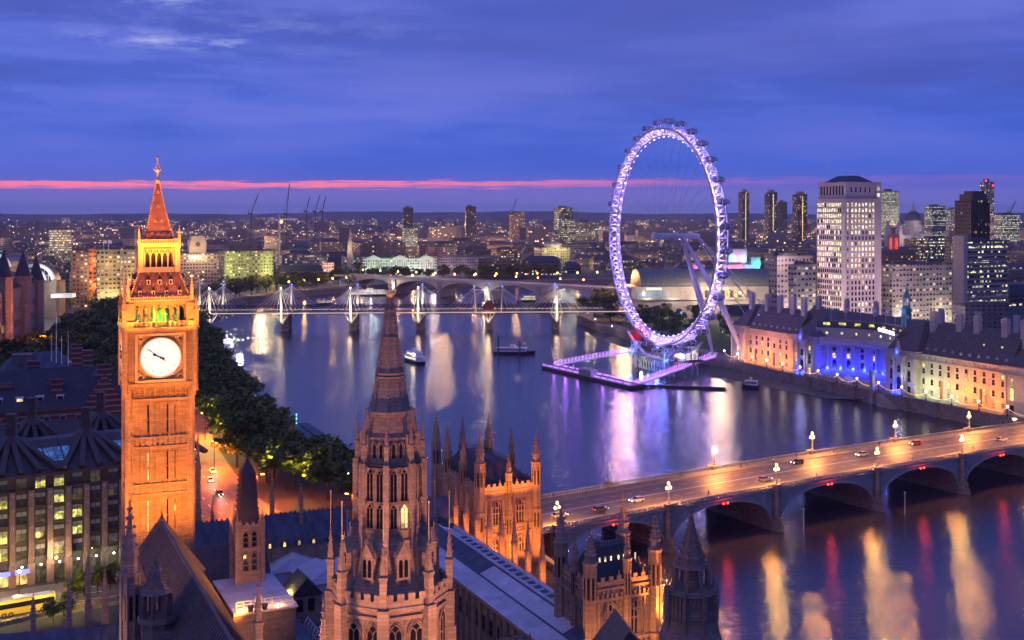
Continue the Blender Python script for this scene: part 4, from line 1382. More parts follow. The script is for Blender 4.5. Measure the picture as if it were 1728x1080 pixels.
def pointed_roof(m, x0, x1, y0, y1, ze, zr, mi=0, hip=0.0, along='x'):
    if along == 'x':
        ym = (y0 + y1) / 2
        m.add([(x0, y0, ze), (x1, y0, ze), (x1, y1, ze), (x0, y1, ze), (x0 + hip, ym, zr), (x1 - hip, ym, zr)], [(0, 1, 5, 4), (2, 3, 4, 5), (3, 0, 4), (1, 2, 5)], mi)
    else:
        xm = (x0 + x1) / 2
        m.add([(x0, y0, ze), (x1, y0, ze), (x1, y1, ze), (x0, y1, ze), (xm, y0 + hip, zr), (xm, y1 - hip, zr)], [(1, 2, 5, 4), (3, 0, 4, 5), (0, 1, 4), (2, 3, 5)], mi)
def palace_roofs():
    # long pale flat roof right of the central tower
    o = (1.2, 180.5)
    T = thing('palace_range', 'long palace range with a pale low roof and rooflights right of the central tower', 'building', (o[0], o[1], 0), EA)
    m = MB(); m.bx(0, 10, -12, 52, 0, 18.6); panelled(m, 0, 10, -12, 10, 18.4, 2.0, .3)
    m.M = Matrix.Translation((0, 52, 0)) @ Matrix.Rotation(-PI / 2, 4, 'Z'); panelled(m, 0, 64, 0, 8, 18.0, 2.6, .45); m.bx(0, 64, -.6, 0, 18.0, 18.6); m.M = None
    part('wall', m, M['stone'], T)
    m = MB()
    m.add([(-.5, -12.4, 18.6), (3.2, -12.4, 19.3), (3.2, 52.4, 19.3), (-.5, 52.4, 18.6), (6.8, -12.4, 20.6), (6.8, 52.4, 20.6), (10.4, -12.4, 19.4), (10.4, 52.4, 19.4)],
          [(0, 1, 2, 3), (4, 6, 7, 5)]); m.add([(3.2, -12.4, 19.3), (6.8, -12.4, 20.6), (6.8, 52.4, 20.6), (3.2, 52.4, 19.3)], [(0, 1, 2, 3)], 1)
    m.bx(9.9, 10.5, -12.4, 52.4, 19.5, 20.1); m.bx(6.6, 6.95, -12.4, 52.4, 20.6, 20.85)
    rf = part('roof', m, [M['roof_wh'], M['slate_bl']], T)
    sheet = MB(); sheet.add([(3.5, -8, 19.46), (6.3, -8, 20.46), (6.3, 24, 20.46), (3.5, 24, 19.46)], [(0, 1, 2, 3)]); part('roof_sheet', sheet, M['roof_wh'], rf)
    for i in range(22):
        q = MB(); q.cb((0, 0, 0), (1.5, 1.5, .55)); q.cb((0, 0, .55), (1.2, 1.2, .12), 0, 1); part('rooflight', q, [M['white'], M['slate_bl']], rf, (8.4, -9.5 + i * 2.5, 19.8))
    for i in range(18):
        sash_window(T, -.06, -9 + i * 3.3, 13.2, 1.5, 2.6, -PI / 2, M['stone_dk'])
    # river range with the row of lit pinnacles
    o = PL((1.2, 180.5), 10.6, -4)
    T = thing('palace_range', 'narrow river range of the palace lined with orange lit pinnacles', 'building', (o.x, o.y, 0), EA)
    m = MB(); m.bx(0, 5, 0, 72, 0, 16.5); m.M = Matrix.Translation((5, 0, 0)) @ Matrix.Rotation(PI / 2, 4, 'Z'); panelled(m, 0, 72, 0, 2, 16.5, 1.2, .3); m.M = None
    part('wall', m, M['stone'], T)
    m = MB(); pointed_roof(m, 0, 4.4, 0, 72, 16.6, 18.4, along='y'); part('roof', m, M['slate'], T)
    for i in range(12):
        q = MB(); pinnacle(q, 0, 0, 0, 11.5, .62); part('pinnacle', q, M['stone'], T, (4.9, 3 + i * 6.0, 15.4))
        lamp(PL((o.x, o.y), 6.6, 3 + i * 6.0 - 1.2, 15.6), ORANGE, 800, .2)
        lamp(PL((o.x, o.y), 3.6, 3 + i * 6.0 - 1.6, 18.6), ORANGE, 300, .2)
    # north range with the slate roof and lit arches
    o = W(330, 930, 16.5)
    T = thing('palace_range', 'low palace range with a long blue slate roof over a row of small lit arches', 'building', (-72.0, 219.0, 0), EA)
    m = MB(); m.bx(8, 66, 0, 10, 0, 16.5); panelled(m, 20, 66, 0, 6, 16.4, 3.0, .5); part('wall', m, M['stone'], T)
    m = MB(); pointed_roof(m, 8, 66, -.5, 10.5, 16.5, 21.6); part('roof', m, M['slate_bl'], T)
    m = MB()
    for i in range(56): m.cb((9 + i, 5, 21.5), (.3, .1, .5))
    part('cresting', m, M['dark'], T)
    for i in range(15):
        q = MB(); q.bx(-.5, .5, -.9, .6, 0, 1.0); q.add([(-.7, -1, 1), (.7, -1, 1), (0, -1, 1.9), (-.7, 1, 1), (.7, 1, 1), (0, 1.4, 1.9)], [(0, 1, 2), (0, 2, 5, 3), (1, 4, 5, 2)])
        D = part('dormer', q, M['stone_dk'], T, (22.5 + i * 3.0, .35, 16.3))
        g = MB(); a, _ = arch_pts(.5, .95, 3); g.poly([(px, -.93, .1 + pz) for px, pz in reversed(a)]); part('pane', g, M['w_warm'] if i % 5 else M['glass'], D)
    # great hall roof on the left
    o = (-56.3, 183.5)
    T = thing('great_hall', 'great hall with a steep brown roof in front of the clock tower, gable to it', 'hall', (o[0], o[1], 0), EA)
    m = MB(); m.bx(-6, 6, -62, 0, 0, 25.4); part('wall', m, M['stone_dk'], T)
    m = MB(); pointed_roof(m, -6.5, 6.5, -62, .5, 25.2, 34, along='y')
    for i in range(62):
        m.beam((-6.5, -62 + i, 25.25), (-.05, -62 + i, 34.03), .12, .12); m.beam((6.5, -62 + i, 25.25), (.05, -62 + i, 34.03), .10, .10)
    part('roof', m, M['slate_br'], T)
    m = MB()
    m.beam((-6.7, .3, 25.4), (0, .3, 34.5), .5, .7); m.beam((6.7, .3, 25.4), (0, .3, 34.5), .5, .7); m.fr(0, .3, 34, 36.2, .4, 0, 4); m.bx(-.2, .2, -62, 0, 33.9, 34.25)
    part('gable_coping', m, M['stone_dk'], T)
    for i in range(5):
        for s in (-1,):
            q = MB(); q.bx(-.6, .6, -.5, 1.2, 0, .9); q.add([(-.8, -.6, .9), (.8, -.6, .9), (0, -.6, 1.8), (-.8, 1.4, .9), (.8, 1.4, .9), (0, 1.8, 1.8)], [(0, 1, 2), (0, 2, 5, 3), (1, 4, 5, 2)])
            part('dormer', q, M['slate_br'], T, (s * 4.4, -8 - i * 7, 27.6), -PI / 2)
    spot(PL(o, 9.5, -18, 23.3), PL(o, 3, -8, 28), ORANGE, 4200, 120, .6)
    spot(PL(o, 26, -40, 34), PL(o, 3, -22, 29), (1.0, .42, .16), 50000, 80, .9, 1.0); spot(PL(o, -24, -30, 26), PL(o, -5, -20, 29), (1.0, .45, .25), 14000, 90, .9, 1.0)
    # roof deck with the lit handrail between hall and vent turret
    p = PL(o, 8.0, -12)
    T = thing('roof_deck', 'flat roof deck between brown hall roof and vent turret', 'roof deck', (p.x, p.y, 0), EA)
    m = MB(); m.bx(.4, 10, -3, 14, 0, 22.6); part('wall', m, M['stone_dk'], T)
    m = MB(); m.bx(.4, 10.3, -3.3, 14.2, 22.6, 22.9); part('deck', m, M['roof_wh'], T)
    h = MB()
    for i in range(9): h.tube((i * 1.1, 0, 0), (i * 1.1, 0, 1.5), .07, 5)
    for z in (.5, 1.0, 1.5): h.tube((0, 0, z), (8.8, 0, z), .07, 5)
    h.path([(3.4 + .5 * math.cos(t * PI / 6) , 0, 1.6 + .7 * math.sin(t * PI / 6)) for t in range(7)], .09, 5); h.tube((2.9, 0, 0), (2.9, 0, 1.6), .09, 5); h.tube((3.9, 0, 0), (3.9, 0, 1.6), .09, 5)
    q = PL((p.x, p.y), .9, -2.6, 22.9)
    single('handrail', h, M['white'], 'white roof handrail glowing orange in front of the brown hall roof', 'handrail', q, EA)
    for x in (2, 4.5, 7.5): lamp(PL((p.x, p.y), x, -1.9, 23.5), (1.0, .42, .10), 380, .15)
    for i in range(3):
        q = MB(); q.lathe(0, 0, [(.4, 0), (.4, .5), (.5, .55), (.5, .8), (0, .9)], 8)
        single('roof_vent', q, M['dark'], '%s small round vent along the glowing roof handrail' % ('left', 'middle', 'right')[i], 'vent', PL((p.x, p.y), 3.0 + i * 1.1, -2.9, 22.9))
    # small gabled roofs behind the hall
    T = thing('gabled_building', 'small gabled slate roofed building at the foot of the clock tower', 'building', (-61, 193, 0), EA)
    m = MB(); m.bx(0, 19, -4, 6, 0, 21); part('wall', m, M['stone_dk'], T)
    m = MB(); pointed_roof(m, -.4, 19.4, -4.4, 6.4, 21, 26.0); part('roof', m, M['slate'], T)
    m = MB(); m.bx(15.4, 17.4, 1, 3, 20, 28.2); m.bx(15.2, 17.6, .8, 3.2, 27.8, 28.3); part('chimney', m, M['gold_stone'], T)
    # vent turret
    X, Y = -44.1, 190.0
    T = thing('vent_turret', 'square stone turret with louvred windows and a dark pyramid spire left of the central tower', 'turret', (X, Y, 0), EA)
    m = MB(); m.bx(-2.1, 2.1, -2.1, 2.1, 0, 32)
    for sx in (-1, 1):
        for sy in (-1, 1): m.cb((sx * 2.1, sy * 2.1, 0), (.7, .7, 33.2)); m.fr(sx * 2.1, sy * 2.1, 33.2, 35.3, .4, 0, 4, PI / 4)
    for z in (24.2, 28.4, 31.6): band(m, -2.1, 2.1, -2.1, 2.1, z, z + .3, .2)
    battlement(m, -2.1, 2.1, -2.1, 2.1, 32, .9, 0, .9)
    part('shaft', m, M['stone'], T)
    for rz, (dx, dy) in ((0, (0, -1)), (-PI / 2, (-1, 0))):
        for s in (-.7, .7):
            for z, h in ((24.9, 3.0), (28.8, 2.6)):
                gothic_window(T, dx * 2.14 + (s if dx == 0 else 0), dy * 2.14 + (s if dy == 0 else 0), z, .95, h, 1, rz, M['stone'], tiers=3)
    m = MB(); m.fr(0, 0, 32, 34.3, 1.75 * 1.414, 1.5 * 1.414, 4, PI / 4); m.fr(0, 0, 34.3, 40.6, 1.5 * 1.414, 1.1 * 1.414, 4, PI / 4); m.fr(0, 0, 40.6, 42.0, 1.3 * 1.414, .5 * 1.414, 4, PI / 4); m.fr(0, 0, 42, 43.4, .5 * 1.414, .1, 4, PI / 4)
    crockets(m, 0, 0, 34.3, 40.4, 1.5 * 1.414, 1.1 * 1.414, 4, PI / 4, 7, .22)
    m.tube((0, 0, 43), (0, 0, 45.2), .06, 4)
    part('spire', m, M['dark'], T)
    # flat blue roof and sheeted marquees
    o = W(430, 1090, 17.5); o = PL((o.x, o.y), 0, -3)
    T = thing('flat_roofed_range', 'flat roofed range covered in blue grey sheeting below the vent turret', 'building', (o.x, o.y, 0), EA)
    m = MB(); m.bx(0, 8.5, 0, 33, 0, 17.2); part('wall', m, M['stone_dk'], T)
    m = MB(); m.bx(-.3, 8.8, -.3, 33.3, 17.2, 17.6); m.bx(4.1, 4.25, 0, 33, 17.6, 17.7, 1); m.bx(0, 8.5, 12, 12.15, 17.6, 17.7, 1); m.bx(0, 8.5, 22, 22.15, 17.6, 17.7, 1)
    rf = part('roof', m, [M['slate_bl'], M['roof_wh']], T)
    m = MB(); m.bx(.3, 8.3, 22.5, 32.8, 17.6, 17.66); part('roof_sheet', m, M['roof_wh'], rf)
    m = MB()
    for x in (-.3, 8.8): m.tube((x, 0, 18.6), (x, 33, 18.6), .04, 4)
    for i in range(12):
        for x in (-.3, 8.8): m.tube((x, i * 3, 17.6), (x, i * 3, 18.6), .04, 4)
    part('guard_rail', m, M['dark'], T)
    for k, (px, py, w, d, h, lb) in enumerate(((455, 965, 11, 9, 4.2, 'white sheeted marquee roof against the tan wall, nearest the vent turret'),
                                               (515, 985, 9, 10, 3.8, 'white sheeted marquee roof behind the central tower, beside the small dark hut'),
                                               (555, 965, 10, 8, 3.2, 'low white sheeted marquee roof half hidden by the central tower'))):
        p = W(px, py, 13)
        T = thing('marquee', lb, 'marquee', (p.x, p.y, 0), EA)
        m = MB(); m.bx(0, w, 0, d, 0, 12.6); part('wall', m, M['canvas'], T)
        m = MB(); pointed_roof(m, -.4, w + .4, -.4, d + .4, 12.6, 12.6 + h * .6, along='y' if k < 2 else 'x', hip=1.2); part('canvas_roof', m, M['canvas'], T)
    p = W(492, 1018, 14)
    T = thing('roof_hut', 'small dark roofed hut with a yellow lit side between blue roof and central tower', 'hut', (p.x, p.y, 0), EA)
    m = MB(); m.bx(0, 5.5, 0, 6, 0, 15); part('wall', m, M['stone'], T)
    m = MB(); pointed_roof(m, -.3, 5.8, -.3, 6.3, 15, 18.2, along='y'); part('roof', m, M['slate'], T)
    for x in (1.5, 3.6):
        q = MB(); q.bx(-.6, .6, -.08, .04, 0, 2.2); part('window', q, M['glass'], T, (x, 0, 12.2))
    lamp((p.x - 1.6, p.y + 2.2, 15.8), (1.0, .72, .15), 700, .2)
    # open steel frame
    p = W(505, 1050, 17.2)
    m = MB()
    for i in range(6):
        m.path([(0, i * 1.6, 0), (1.4, i * 1.6, 2.4), (2.8, i * 1.6, 0)], .07, 4)
        if i: m.tube((1.4, i * 1.6 - 1.6, 2.4), (1.4, i * 1.6, 2.4), .07, 4); m.tube((2.8, i * 1.6 - 1.6, 0), (2.8, i * 1.6, 0), .07, 4); m.tube((0, i * 1.6 - 1.6, 0), (1.4, i * 1.6, 2.4), .05, 4)
    single('steel_frame', m, M['white'], 'white open steel roof frame below the small dark roofed hut', 'steel frame', PL((p.x, p.y), 0, -8, 15.5), EA)
    m = MB(); m.bx(-1, 6, -10, 3, 0, 15.4); single('service_roof', m, M['asphalt'], 'dark flat service roof under the white open steel frame', 'roof', PL((p.x, p.y), 0, 0), EA)
    # roof clutter left of the blue roof
    p = W(385, 1040, 17)
    m = MB(); m.bx(-6, 5.5, -20, 12, 0, 16.8); single('service_roof', m, M['roof_wh'], 'pale service roof with machines and dishes left of the blue grey roof', 'roof', (p.x, p.y, 0), EA)
    T = thing('canopy', 'small white framed canopy lit by one yellow lamp on the service roof', 'canopy', PL((p.x, p.y), -3.5, 5, 16.8), EA)
    m = MB()
    for x in (0, 3.5):
        for y in (0, 3): m.tube((x, y, 0), (x, y, 2.4), .09, 4)
    m.path([(0, 0, 2.4), (3.5, 0, 2.4), (3.5, 3, 2.4), (0, 3, 2.4), (0, 0, 2.4), (3.5, 3, 2.4)], .1, 4)
    part('frame', m, M['white'], T)
    q = MB(); q.ball((3.5, 0, 2.1), .2); part('lamp', q, M['bulb'], T)
    lamp((3.9, -.4, 2.1), (1.0, .75, .2), 450, .15, T)
    for i, (dx, dy, lb) in enumerate(((-3.5, 1.5, 'tan boxy air conditioner in front of the lamp lit canopy'), (-.8, -4, 'boxy air conditioner below the satellite dish'))):
        q = MB(); q.bx(-.9, .9, -.7, .7, .25, 1.7); q.fr(0, 0, 1.7, 1.85, .55, .5, 10, 0, 1)
        for x in (-.8, .8): q.bx(x - .08, x + .08, -.6, .6, 0, .25, 1)
        single('air_conditioner', q, [M['canvas'], M['dark']], lb, 'air conditioner', PL((p.x, p.y), dx, dy, 16.8), EA)
    for dx, dy, lb in ((2.6, -1.5, 'upper white satellite dish on the service roof beside blue sheeting'), (2.2, -8.0, 'lower white satellite dish on the service roof')):
        T = thing('satellite_dish', lb, 'satellite dish', PL((p.x, p.y), dx, dy, 16.8), .4)
        q = MB(); q.tube((0, 0, 0), (0, 0, 1.3), .08, 5); part('post', q, M['dark'], T)
        q = MB(); q.M = Matrix.Translation((0, -.1, 1.6)) @ Matrix.Rotation(rad(65), 4, 'X'); q.lathe(0, 0, [(0, 0), (.5, .06), (.95, .3)], 14); part('dish', q, M['white'], T)
    # blue lead roof along the bottom left
    p = W(0, 1066, 22)
    T = thing('west_range', 'dark blue lead roofed range along the bottom left corner', 'building', (p.x - 12, p.y - 6, 0), rad(14))
    m = MB(); m.bx(0, 37, -14, 4, 0, 19.5); part('wall', m, M['stone_dk'], T)
    m = MB(); m.add([(0, -14.5, 17), (37.5, -14.5, 17), (37.5, 4.2, 21.2), (0, 4.2, 21.2), (0, 4.6, 19.4), (37.5, 4.6, 19.4)], [(0, 1, 2, 3), (3, 2, 5, 4)])
    for i in range(18): m.beam((i * 2.1, -14.5, 17.05), (i * 2.1, 4.2, 21.25), .12, .12)
    m.bx(30.2, 30.8, -14, 4.3, 20, 22.2); part('roof', m, M['slate_bl'], T)
    # brown gable at the bottom right
    T = thing('gabled_roof_building', 'dark gabled roof below the right hand gothic pavilion', 'building', (8.7, 137, 0), rad(8))
    m = MB(); m.bx(0, 11, 0, 7, 0, 26); part('wall', m, M['stone_dk'], T)
    m = MB(); pointed_roof(m, -.4, 11.4, -.4, 7.4, 26, 33.6, along='y'); part('roof', m, M['slate'], T)
    T = thing('palace_range', 'low stone range with a crested parapet below the pale flat roof', 'building', (-3.5, 152, 0), EA)
    m = MB(); m.bx(0, 13, 0, 14, 0, 20); panelled(m, 0, 13, 0, 8, 20, 1.0, .2); part('wall', m, M['stone'], T)
    m = MB(); battlement(m, 0, 13, 0, 14, 20, 1.0); part('parapet', m, M['stone'], T)
    m = MB(); pointed_roof(m, .6, 12.4, .6, 13.4, 20.2, 22.6); part('roof', m, M['slate_br'], T)
palace_roofs()
def palace_spikes():
    # dark river side vent tower, bottom right
    X, Y = 21.2, 135.0
    T = thing('vent_turret', 'dark octagonal stone turret with open lantern and spire standing against the river', 'turret', (X, Y, 0))
    sd = M['stone_dk']; rot = -PI / 2 + PI / 8
    m = MB()
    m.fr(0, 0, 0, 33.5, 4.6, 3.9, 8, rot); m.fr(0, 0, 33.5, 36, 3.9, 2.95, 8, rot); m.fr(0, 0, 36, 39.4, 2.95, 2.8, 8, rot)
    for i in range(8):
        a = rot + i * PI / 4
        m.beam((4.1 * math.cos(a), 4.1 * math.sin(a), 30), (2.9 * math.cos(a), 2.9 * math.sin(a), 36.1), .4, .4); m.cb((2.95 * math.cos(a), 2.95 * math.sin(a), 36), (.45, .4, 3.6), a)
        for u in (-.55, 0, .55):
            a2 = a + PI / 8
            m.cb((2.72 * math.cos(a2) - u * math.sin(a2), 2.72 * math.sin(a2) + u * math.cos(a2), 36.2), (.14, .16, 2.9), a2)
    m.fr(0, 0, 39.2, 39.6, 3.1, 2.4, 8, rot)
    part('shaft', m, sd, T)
    m = MB(); m.fr(0, 0, 39.6, 42.6, .9, .9, 8, rot)
    for i in range(8):
        a = rot + i * PI / 4
        m.beam((2.25 * math.cos(a), 2.25 * math.sin(a), 39.4), (2.0 * math.cos(a), 2.0 * math.sin(a), 42.3), .28, .28)
    m.fr(0, 0, 42.2, 42.6, 2.25, 2.1, 8, rot); m.fr(0, 0, 42.6, 45.0, 1.75, .9, 8, rot)
    part('lantern', m, sd, T)
    m = MB(); m.fr(0, 0, 45.0, 48.2, .9, .12, 8, rot); crockets(m, 0, 0, 42.7, 45, 1.8, .95, 8, rot, 3, .22); crockets(m, 0, 0, 45, 48, .9, .15, 8, rot, 4, .16); finial(m, 0, 0, 48, 1.6, .28); part('spire', m, sd, T)
    for i in range(8):
        a = rot + i * PI / 4
        m = MB(); pinnacle(m, 0, 0, 0, 5.2, .22, 0, a); part('pinnacle', m, sd, T, (3.1 * math.cos(a), 3.1 * math.sin(a), 36.0))
    # tall thin buttress turret at left in front of the clock tower, and its neighbour with the open lantern
    for px, Y, r, zt, tip, lb in ((219, 152, 1.25, 36, 46.5, 'tall thin brown stone turret rising in front of the clock tower base'),):
        T = thing('stair_turret', lb, 'turret', (XA(px, Y), Y, 0), EA)
        m = MB(); turret(m, 0, 0, 0, zt, r, tip, 8, 0, 0, 1, stages=2)
        m.prism([(1.0, -.4), (3.4, -.4), (3.4, .4), (1.0, .4)], 0, 31)
        m.add([(1.0, -.4, 31), (3.4, -.4, 31), (3.4, .4, 31), (1.0, .4, 31), (1.0, -.4, 38), (1.0, .4, 38)], [(0, 1, 4), (2, 3, 5), (1, 2, 5, 4)])
        part('shaft', m, [M['stone'], M['black']], T)
    X, Y = XA(264, 150), 150
    T = thing('vent_turret', 'short dark turret with open arches beside the tall thin brown turret', 'turret', (X, Y, 0), EA)
    m = MB(); m.fr(0, 0, 0, 30.6, 2.1, 2.0, 8, PI / 8); m.fr(0, 0, 30.4, 31.0, 2.5, 2.4, 8, PI / 8)
    for i in range(8):
        a = PI / 8 + i * PI / 4
        m.cb((1.75 * math.cos(a), 1.75 * math.sin(a), 31), (.5, .4, 3.2), a); pinnacle(m, 2.1 * math.cos(a), 2.1 * math.sin(a), 31.2, 2.4, .2)
    m.fr(0, 0, 34.1, 34.6, 2.2, 2.0, 8, PI / 8); part('shaft', m, sd, T)
    m = MB(); m.fr(0, 0, 34.6, 38.6, 1.75, .12, 8, PI / 8); crockets(m, 0, 0, 34.8, 38.2, 1.75, .2, 8, PI / 8, 5, .2); finial(m, 0, 0, 38.3, 1.2, .22); part('spire', m, sd, T)
    # free standing parapet pinnacles near the bottom edge
    for px, Y, tip, h, lb in ((436, 128, 43.4, 10, 'slim brown pinnacle at the bottom edge left of the central tower'), (545, 121, 42.6, 8, 'brown pinnacle hard against the left side of the central tower'),
                              (371, 118, 38.6, 7, 'slim pinnacle at the bottom edge in front of the satellite dishes'), (56, 172, 26.5, 5.5, 'leftmost pinnacle in front of the yellow coach'),
                              (116, 173, 28.5, 6.0, 'pointed stone pinnacle below the road, second from the left edge'), (149, 176, 33.0, 9.5, 'stocky domed stone pinnacle in front of the dark trees on the road'),
                              (177, 175, 30.0, 7.0, 'stone pinnacle between the domed pinnacle and the tall thin turret'), (334, 232, 42.0, 18, 'gilded stone pinnacle at the right foot of the clock tower'),
                              (358, 236, 25.0, 8, 'short crocketed pinnacle on the north range against the orange road'), (459, 236, 30.0, 10, 'crocketed pinnacle on the slate ridge in front of the road, nearest the vent turret'),
                              (508, 236, 28.0, 8, 'crocketed pinnacle on the slate ridge in front of the road, nearest the central tower')):
        m = MB(); r = .55 if h > 8 else .48
        m.cb((0, 0, 8 - tip + h), (r * 2.0, r * 2.0, tip - h - 8)); pinnacle(m, 0, 0, 0, h, r)
        single('pinnacle', m, M['gold_stone'] if px in (334, 358, 459) else M['stone'], lb, 'pinnacle', (XA(px, Y), Y, tip - h), EA)
    # small flag on the slate range
    T = thing('flag', 'small orange flag on a pole left of the central tower', 'flag', (XA(586, 222), 222, 18))
    m = MB(); m.tube((0, 0, 0), (0, 0, 8.2), .07, 5); part('pole', m, M['white'], T)
    m = MB()
    for i in range(4): m.add([(i * .45, .1 * math.sin(i), 6.6), (i * .45 + .45, .1 * math.sin(i + 1), 6.6), (i * .45 + .45, .1 * math.sin(i + 1), 8), (i * .45, .1 * math.sin(i), 8)], [(0, 1, 2, 3), (3, 2, 1, 0)])
    part('cloth', m, plain('orange_flag', (.75, .25, .06), .8), T)
palace_spikes()
def text_mesh(body, size, ext, space, mat):
    cu = bpy.data.curves.new('letters', 'FONT')
    cu.body = body; cu.size = size; cu.extrude = ext; cu.space_character = space
    o = bpy.data.objects.new('letters', cu); COL.objects.link(o)
    bpy.context.view_layer.update()
    me = bpy.data.meshes.new_from_object(o.evaluated_get(bpy.context.evaluated_depsgraph_get()))
    bpy.data.objects.remove(o)
    me.materials.clear(); me.materials.append(mat)
    return me
# ---------------------------------------------------------------- the observation wheel
LILAC = (.50, .33, 1.0)
def wheel():
    C = Vector((85.1, 640.0, 70.5))
    u = Vector((.374, -.927, 0)).normalized()       # along the river, in the wheel's plane
    n = Vector((.927, .374, 0)).normalized()        # towards the land
    rz = math.atan2(u.y, u.x)
    T = thing('observation_wheel', 'giant white observation wheel lit lilac with glass capsules beside the river', 'observation wheel', (C.x, C.y, 0), rz)
    # local axes: x along u, y along +n, z up; hub at z = 70.5
    H = C.z
    wp = plain('white_wheel_steel', (.62, .60, .66), .45, 0, .05, .3)
    NSEG = 64
    def rp(r, y, a): return Vector((r * math.cos(a), y, H + r * math.sin(a)))
    A = [2 * PI * i / NSEG for i in range(NSEG + 1)]
    RI, RO, HY_ = 56.6, 60.4, 3.4
    m = MB()
    m.path([rp(RI, 0, a) for a in A], .7, 6)
    for s in (-1, 1): m.path([rp(RO, s * HY_, a) for a in A], .55, 6)
    for i in range(NSEG):
        a, b = A[i], A[i + 1]; c = (a + b) / 2
        for s in (-1, 1):
            m.tube(rp(RI, 0, a), rp(RO, s * HY_, a), .3, 4)
            m.tube(rp(RI, 0, a), rp(RO, s * HY_, b), .28, 4)
        m.tube(rp(RO, -HY_, a), rp(RO, HY_, a), .3, 4)
        m.tube(rp(RO, -HY_, a), rp(RO, HY_, b), .20, 4); m.tube(rp(RO, HY_, a), rp(RO, -HY_, b), .20, 4)
    rim = part('rim', m, wp, T)
    led = MB()
    for i in range(NSEG):
        p = rp(RI - .75, 0, A[i]); led.ball((p.x, p.y, p.z), .26 if i % 2 else .40, 5, 4)
    part('rim_light', led, glow('lilac_lamp', (.50, .32, 1.0), 14.0), rim)
    for i in range(0, NSEG):
        p = rp(58.6, 0, A[i] + PI / NSEG)
        lamp(p, LILAC, 2100, .4, T)
    m = MB()
    for i in range(64):
        a = 2 * PI * (i + .5) / 64
        e = rp(RI, 0, a); f = rp(1.6, (-5 if i % 2 else 5), a + (.9 if i % 4 < 2 else -.9)); m.tube(f, e, .045, 3)
    part('spokes', m, M['steel'], T, uv=False)
    m = MB()
    def ring(r0, r1, y0, y1, k=16):
        for i in range(k):
            a, b = 2 * PI * i / k, 2 * PI * (i + 1) / k
            m.add([rp(r0, y0, a), rp(r0, y0, b), rp(r1, y1, b), rp(r1, y1, a)], [(0, 1, 2, 3)])
    for r0, r1, y0, y1 in ((0, 1.9, -7, -7), (1.9, 1.9, -7, 6.5), (1.9, 2.6, -6, -6), (1.9, 2.5, 6.5, 6.5), (2.5, 2.5, 6.5, 8.5), (2.5, 0, 8.5, 8.5)): ring(r0, r1, y0, y1)
    part('hub', m, wp, T)
    m = MB()
    for y0, y1, r0, r1 in ((8.5, 10, 1.6, 1.6), (10, 20, 1.6, 1.9), (20, 23, 1.9, 1.2)): ring(r0, r1, y0, y1, 14)
    ring(1.2, 0, 23, 23, 14)
    part('spindle', m, wp, T)
    for s in (-1, 1):
        m = MB()
        p0 = Vector((s * 1.0, 12, H - .5)); p1 = Vector((s * 10.5, 30, 34)); p2 = Vector((s * 17.5, 43, .3))
        for a, b, r0, r1 in ((p0, p1, .9, 1.9), (p1, p2, 1.9, .8)): m.tube(a, b, r0, 8, r2=r1)
        m.cb((p2.x, p2.y, 0), (4, 4, 1.4))
        part('leg', m, wp, T)
    m = MB()
    for s in (-1, 1):
        m.tube((s * .5, 22, H), (s * 9, 92, .5), .20, 5); m.tube((s * 1.0, 22, H - .5), (s * 12, 78, .5), .20, 5)
    m.cb((0, 85, 0), (26, 10, 1.2))
    part('back_stay', m, wp, T)
    cg = plain('capsule_glass', (.22, .28, .36), .12, .1, .2)
    cg.node_tree.nodes['Principled BSDF'].inputs['Alpha'].default_value = .45
    cm, fmsh, rmsh = MB(), MB(), MB()
    cm.ball((0, 0, 0), 1, 12, 8, sx=1.9, sy=3.9, sz=1.9)
    for y in (-1.6, 1.6):
        q = 1.9 * math.sqrt(1 - (y / 3.9) ** 2) + .1
        rmsh.path([(q * math.cos(2 * PI * i / 12), y, q * math.sin(2 * PI * i / 12)) for i in range(13)], .16, 4)
    for i in range(8):
        a = 2 * PI * i / 8
        rmsh.path([(1.93 * math.cos(a) * math.sin(t), -3.93 * math.cos(t), 1.93 * math.sin(a) * math.sin(t)) for t in [PI * j / 8 for j in range(9)]], .045, 3)
    fmsh.fr(0, 0, -1.5, -.9, 1.0, 1.5, 10, sy=2.4)
    cme, fme, rme = cm.mesh('capsule', cg, False, True), fmsh.mesh('capsule_floor', M['dark'], False), rmsh.mesh('mounting_ring', wp, False)
    for i in range(32):
        a = 2 * PI * (i + .5) / 32
        p = rp(64.4, 0, a)
        c = put('capsule', cme, T, p)
        put('capsule_floor', fme, c); put('mounting_ring', rme, c)
        q = MB(); d = Vector((math.cos(a), 0, math.sin(a)))
        for s in (-1, 1): q.tube(Vector((0, s * HY_, 0)) - d * 4.0, Vector((0, s * 1.6, 0)) - d * 1.7, .2, 4)
        put('capsule_arm', q.mesh('capsule_arm', wp, False), c)
    # boarding platform, restraint towers and fenders under the wheel
    B = thing('boarding_platform', 'blue lit boarding platform on struts in the water under the great wheel', 'platform', (C.x, C.y, 0), rz)
    m = MB()
    m.bx(-24, 24, -9, -2.4, 2.2, 3.1); m.bx(-24, 24, 2.4, 12, 2.2, 3.1); m.bx(-24, -18, -9, 12, 2.2, 3.1); m.bx(18, 24, -9, 12, 2.2, 3.1)
    part('deck', m, M['concrete'], B)
    m = MB()
    for y in (-8.8, 11.8):
        for i in range(33): m.tube((-24 + i * 1.5, y, 3.1), (-24 + i * 1.5, y, 4.2), .06, 4)
        m.tube((-24, y, 4.2), (24, y, 4.2), .08, 4)
    part('railing', m, M['white'], B)
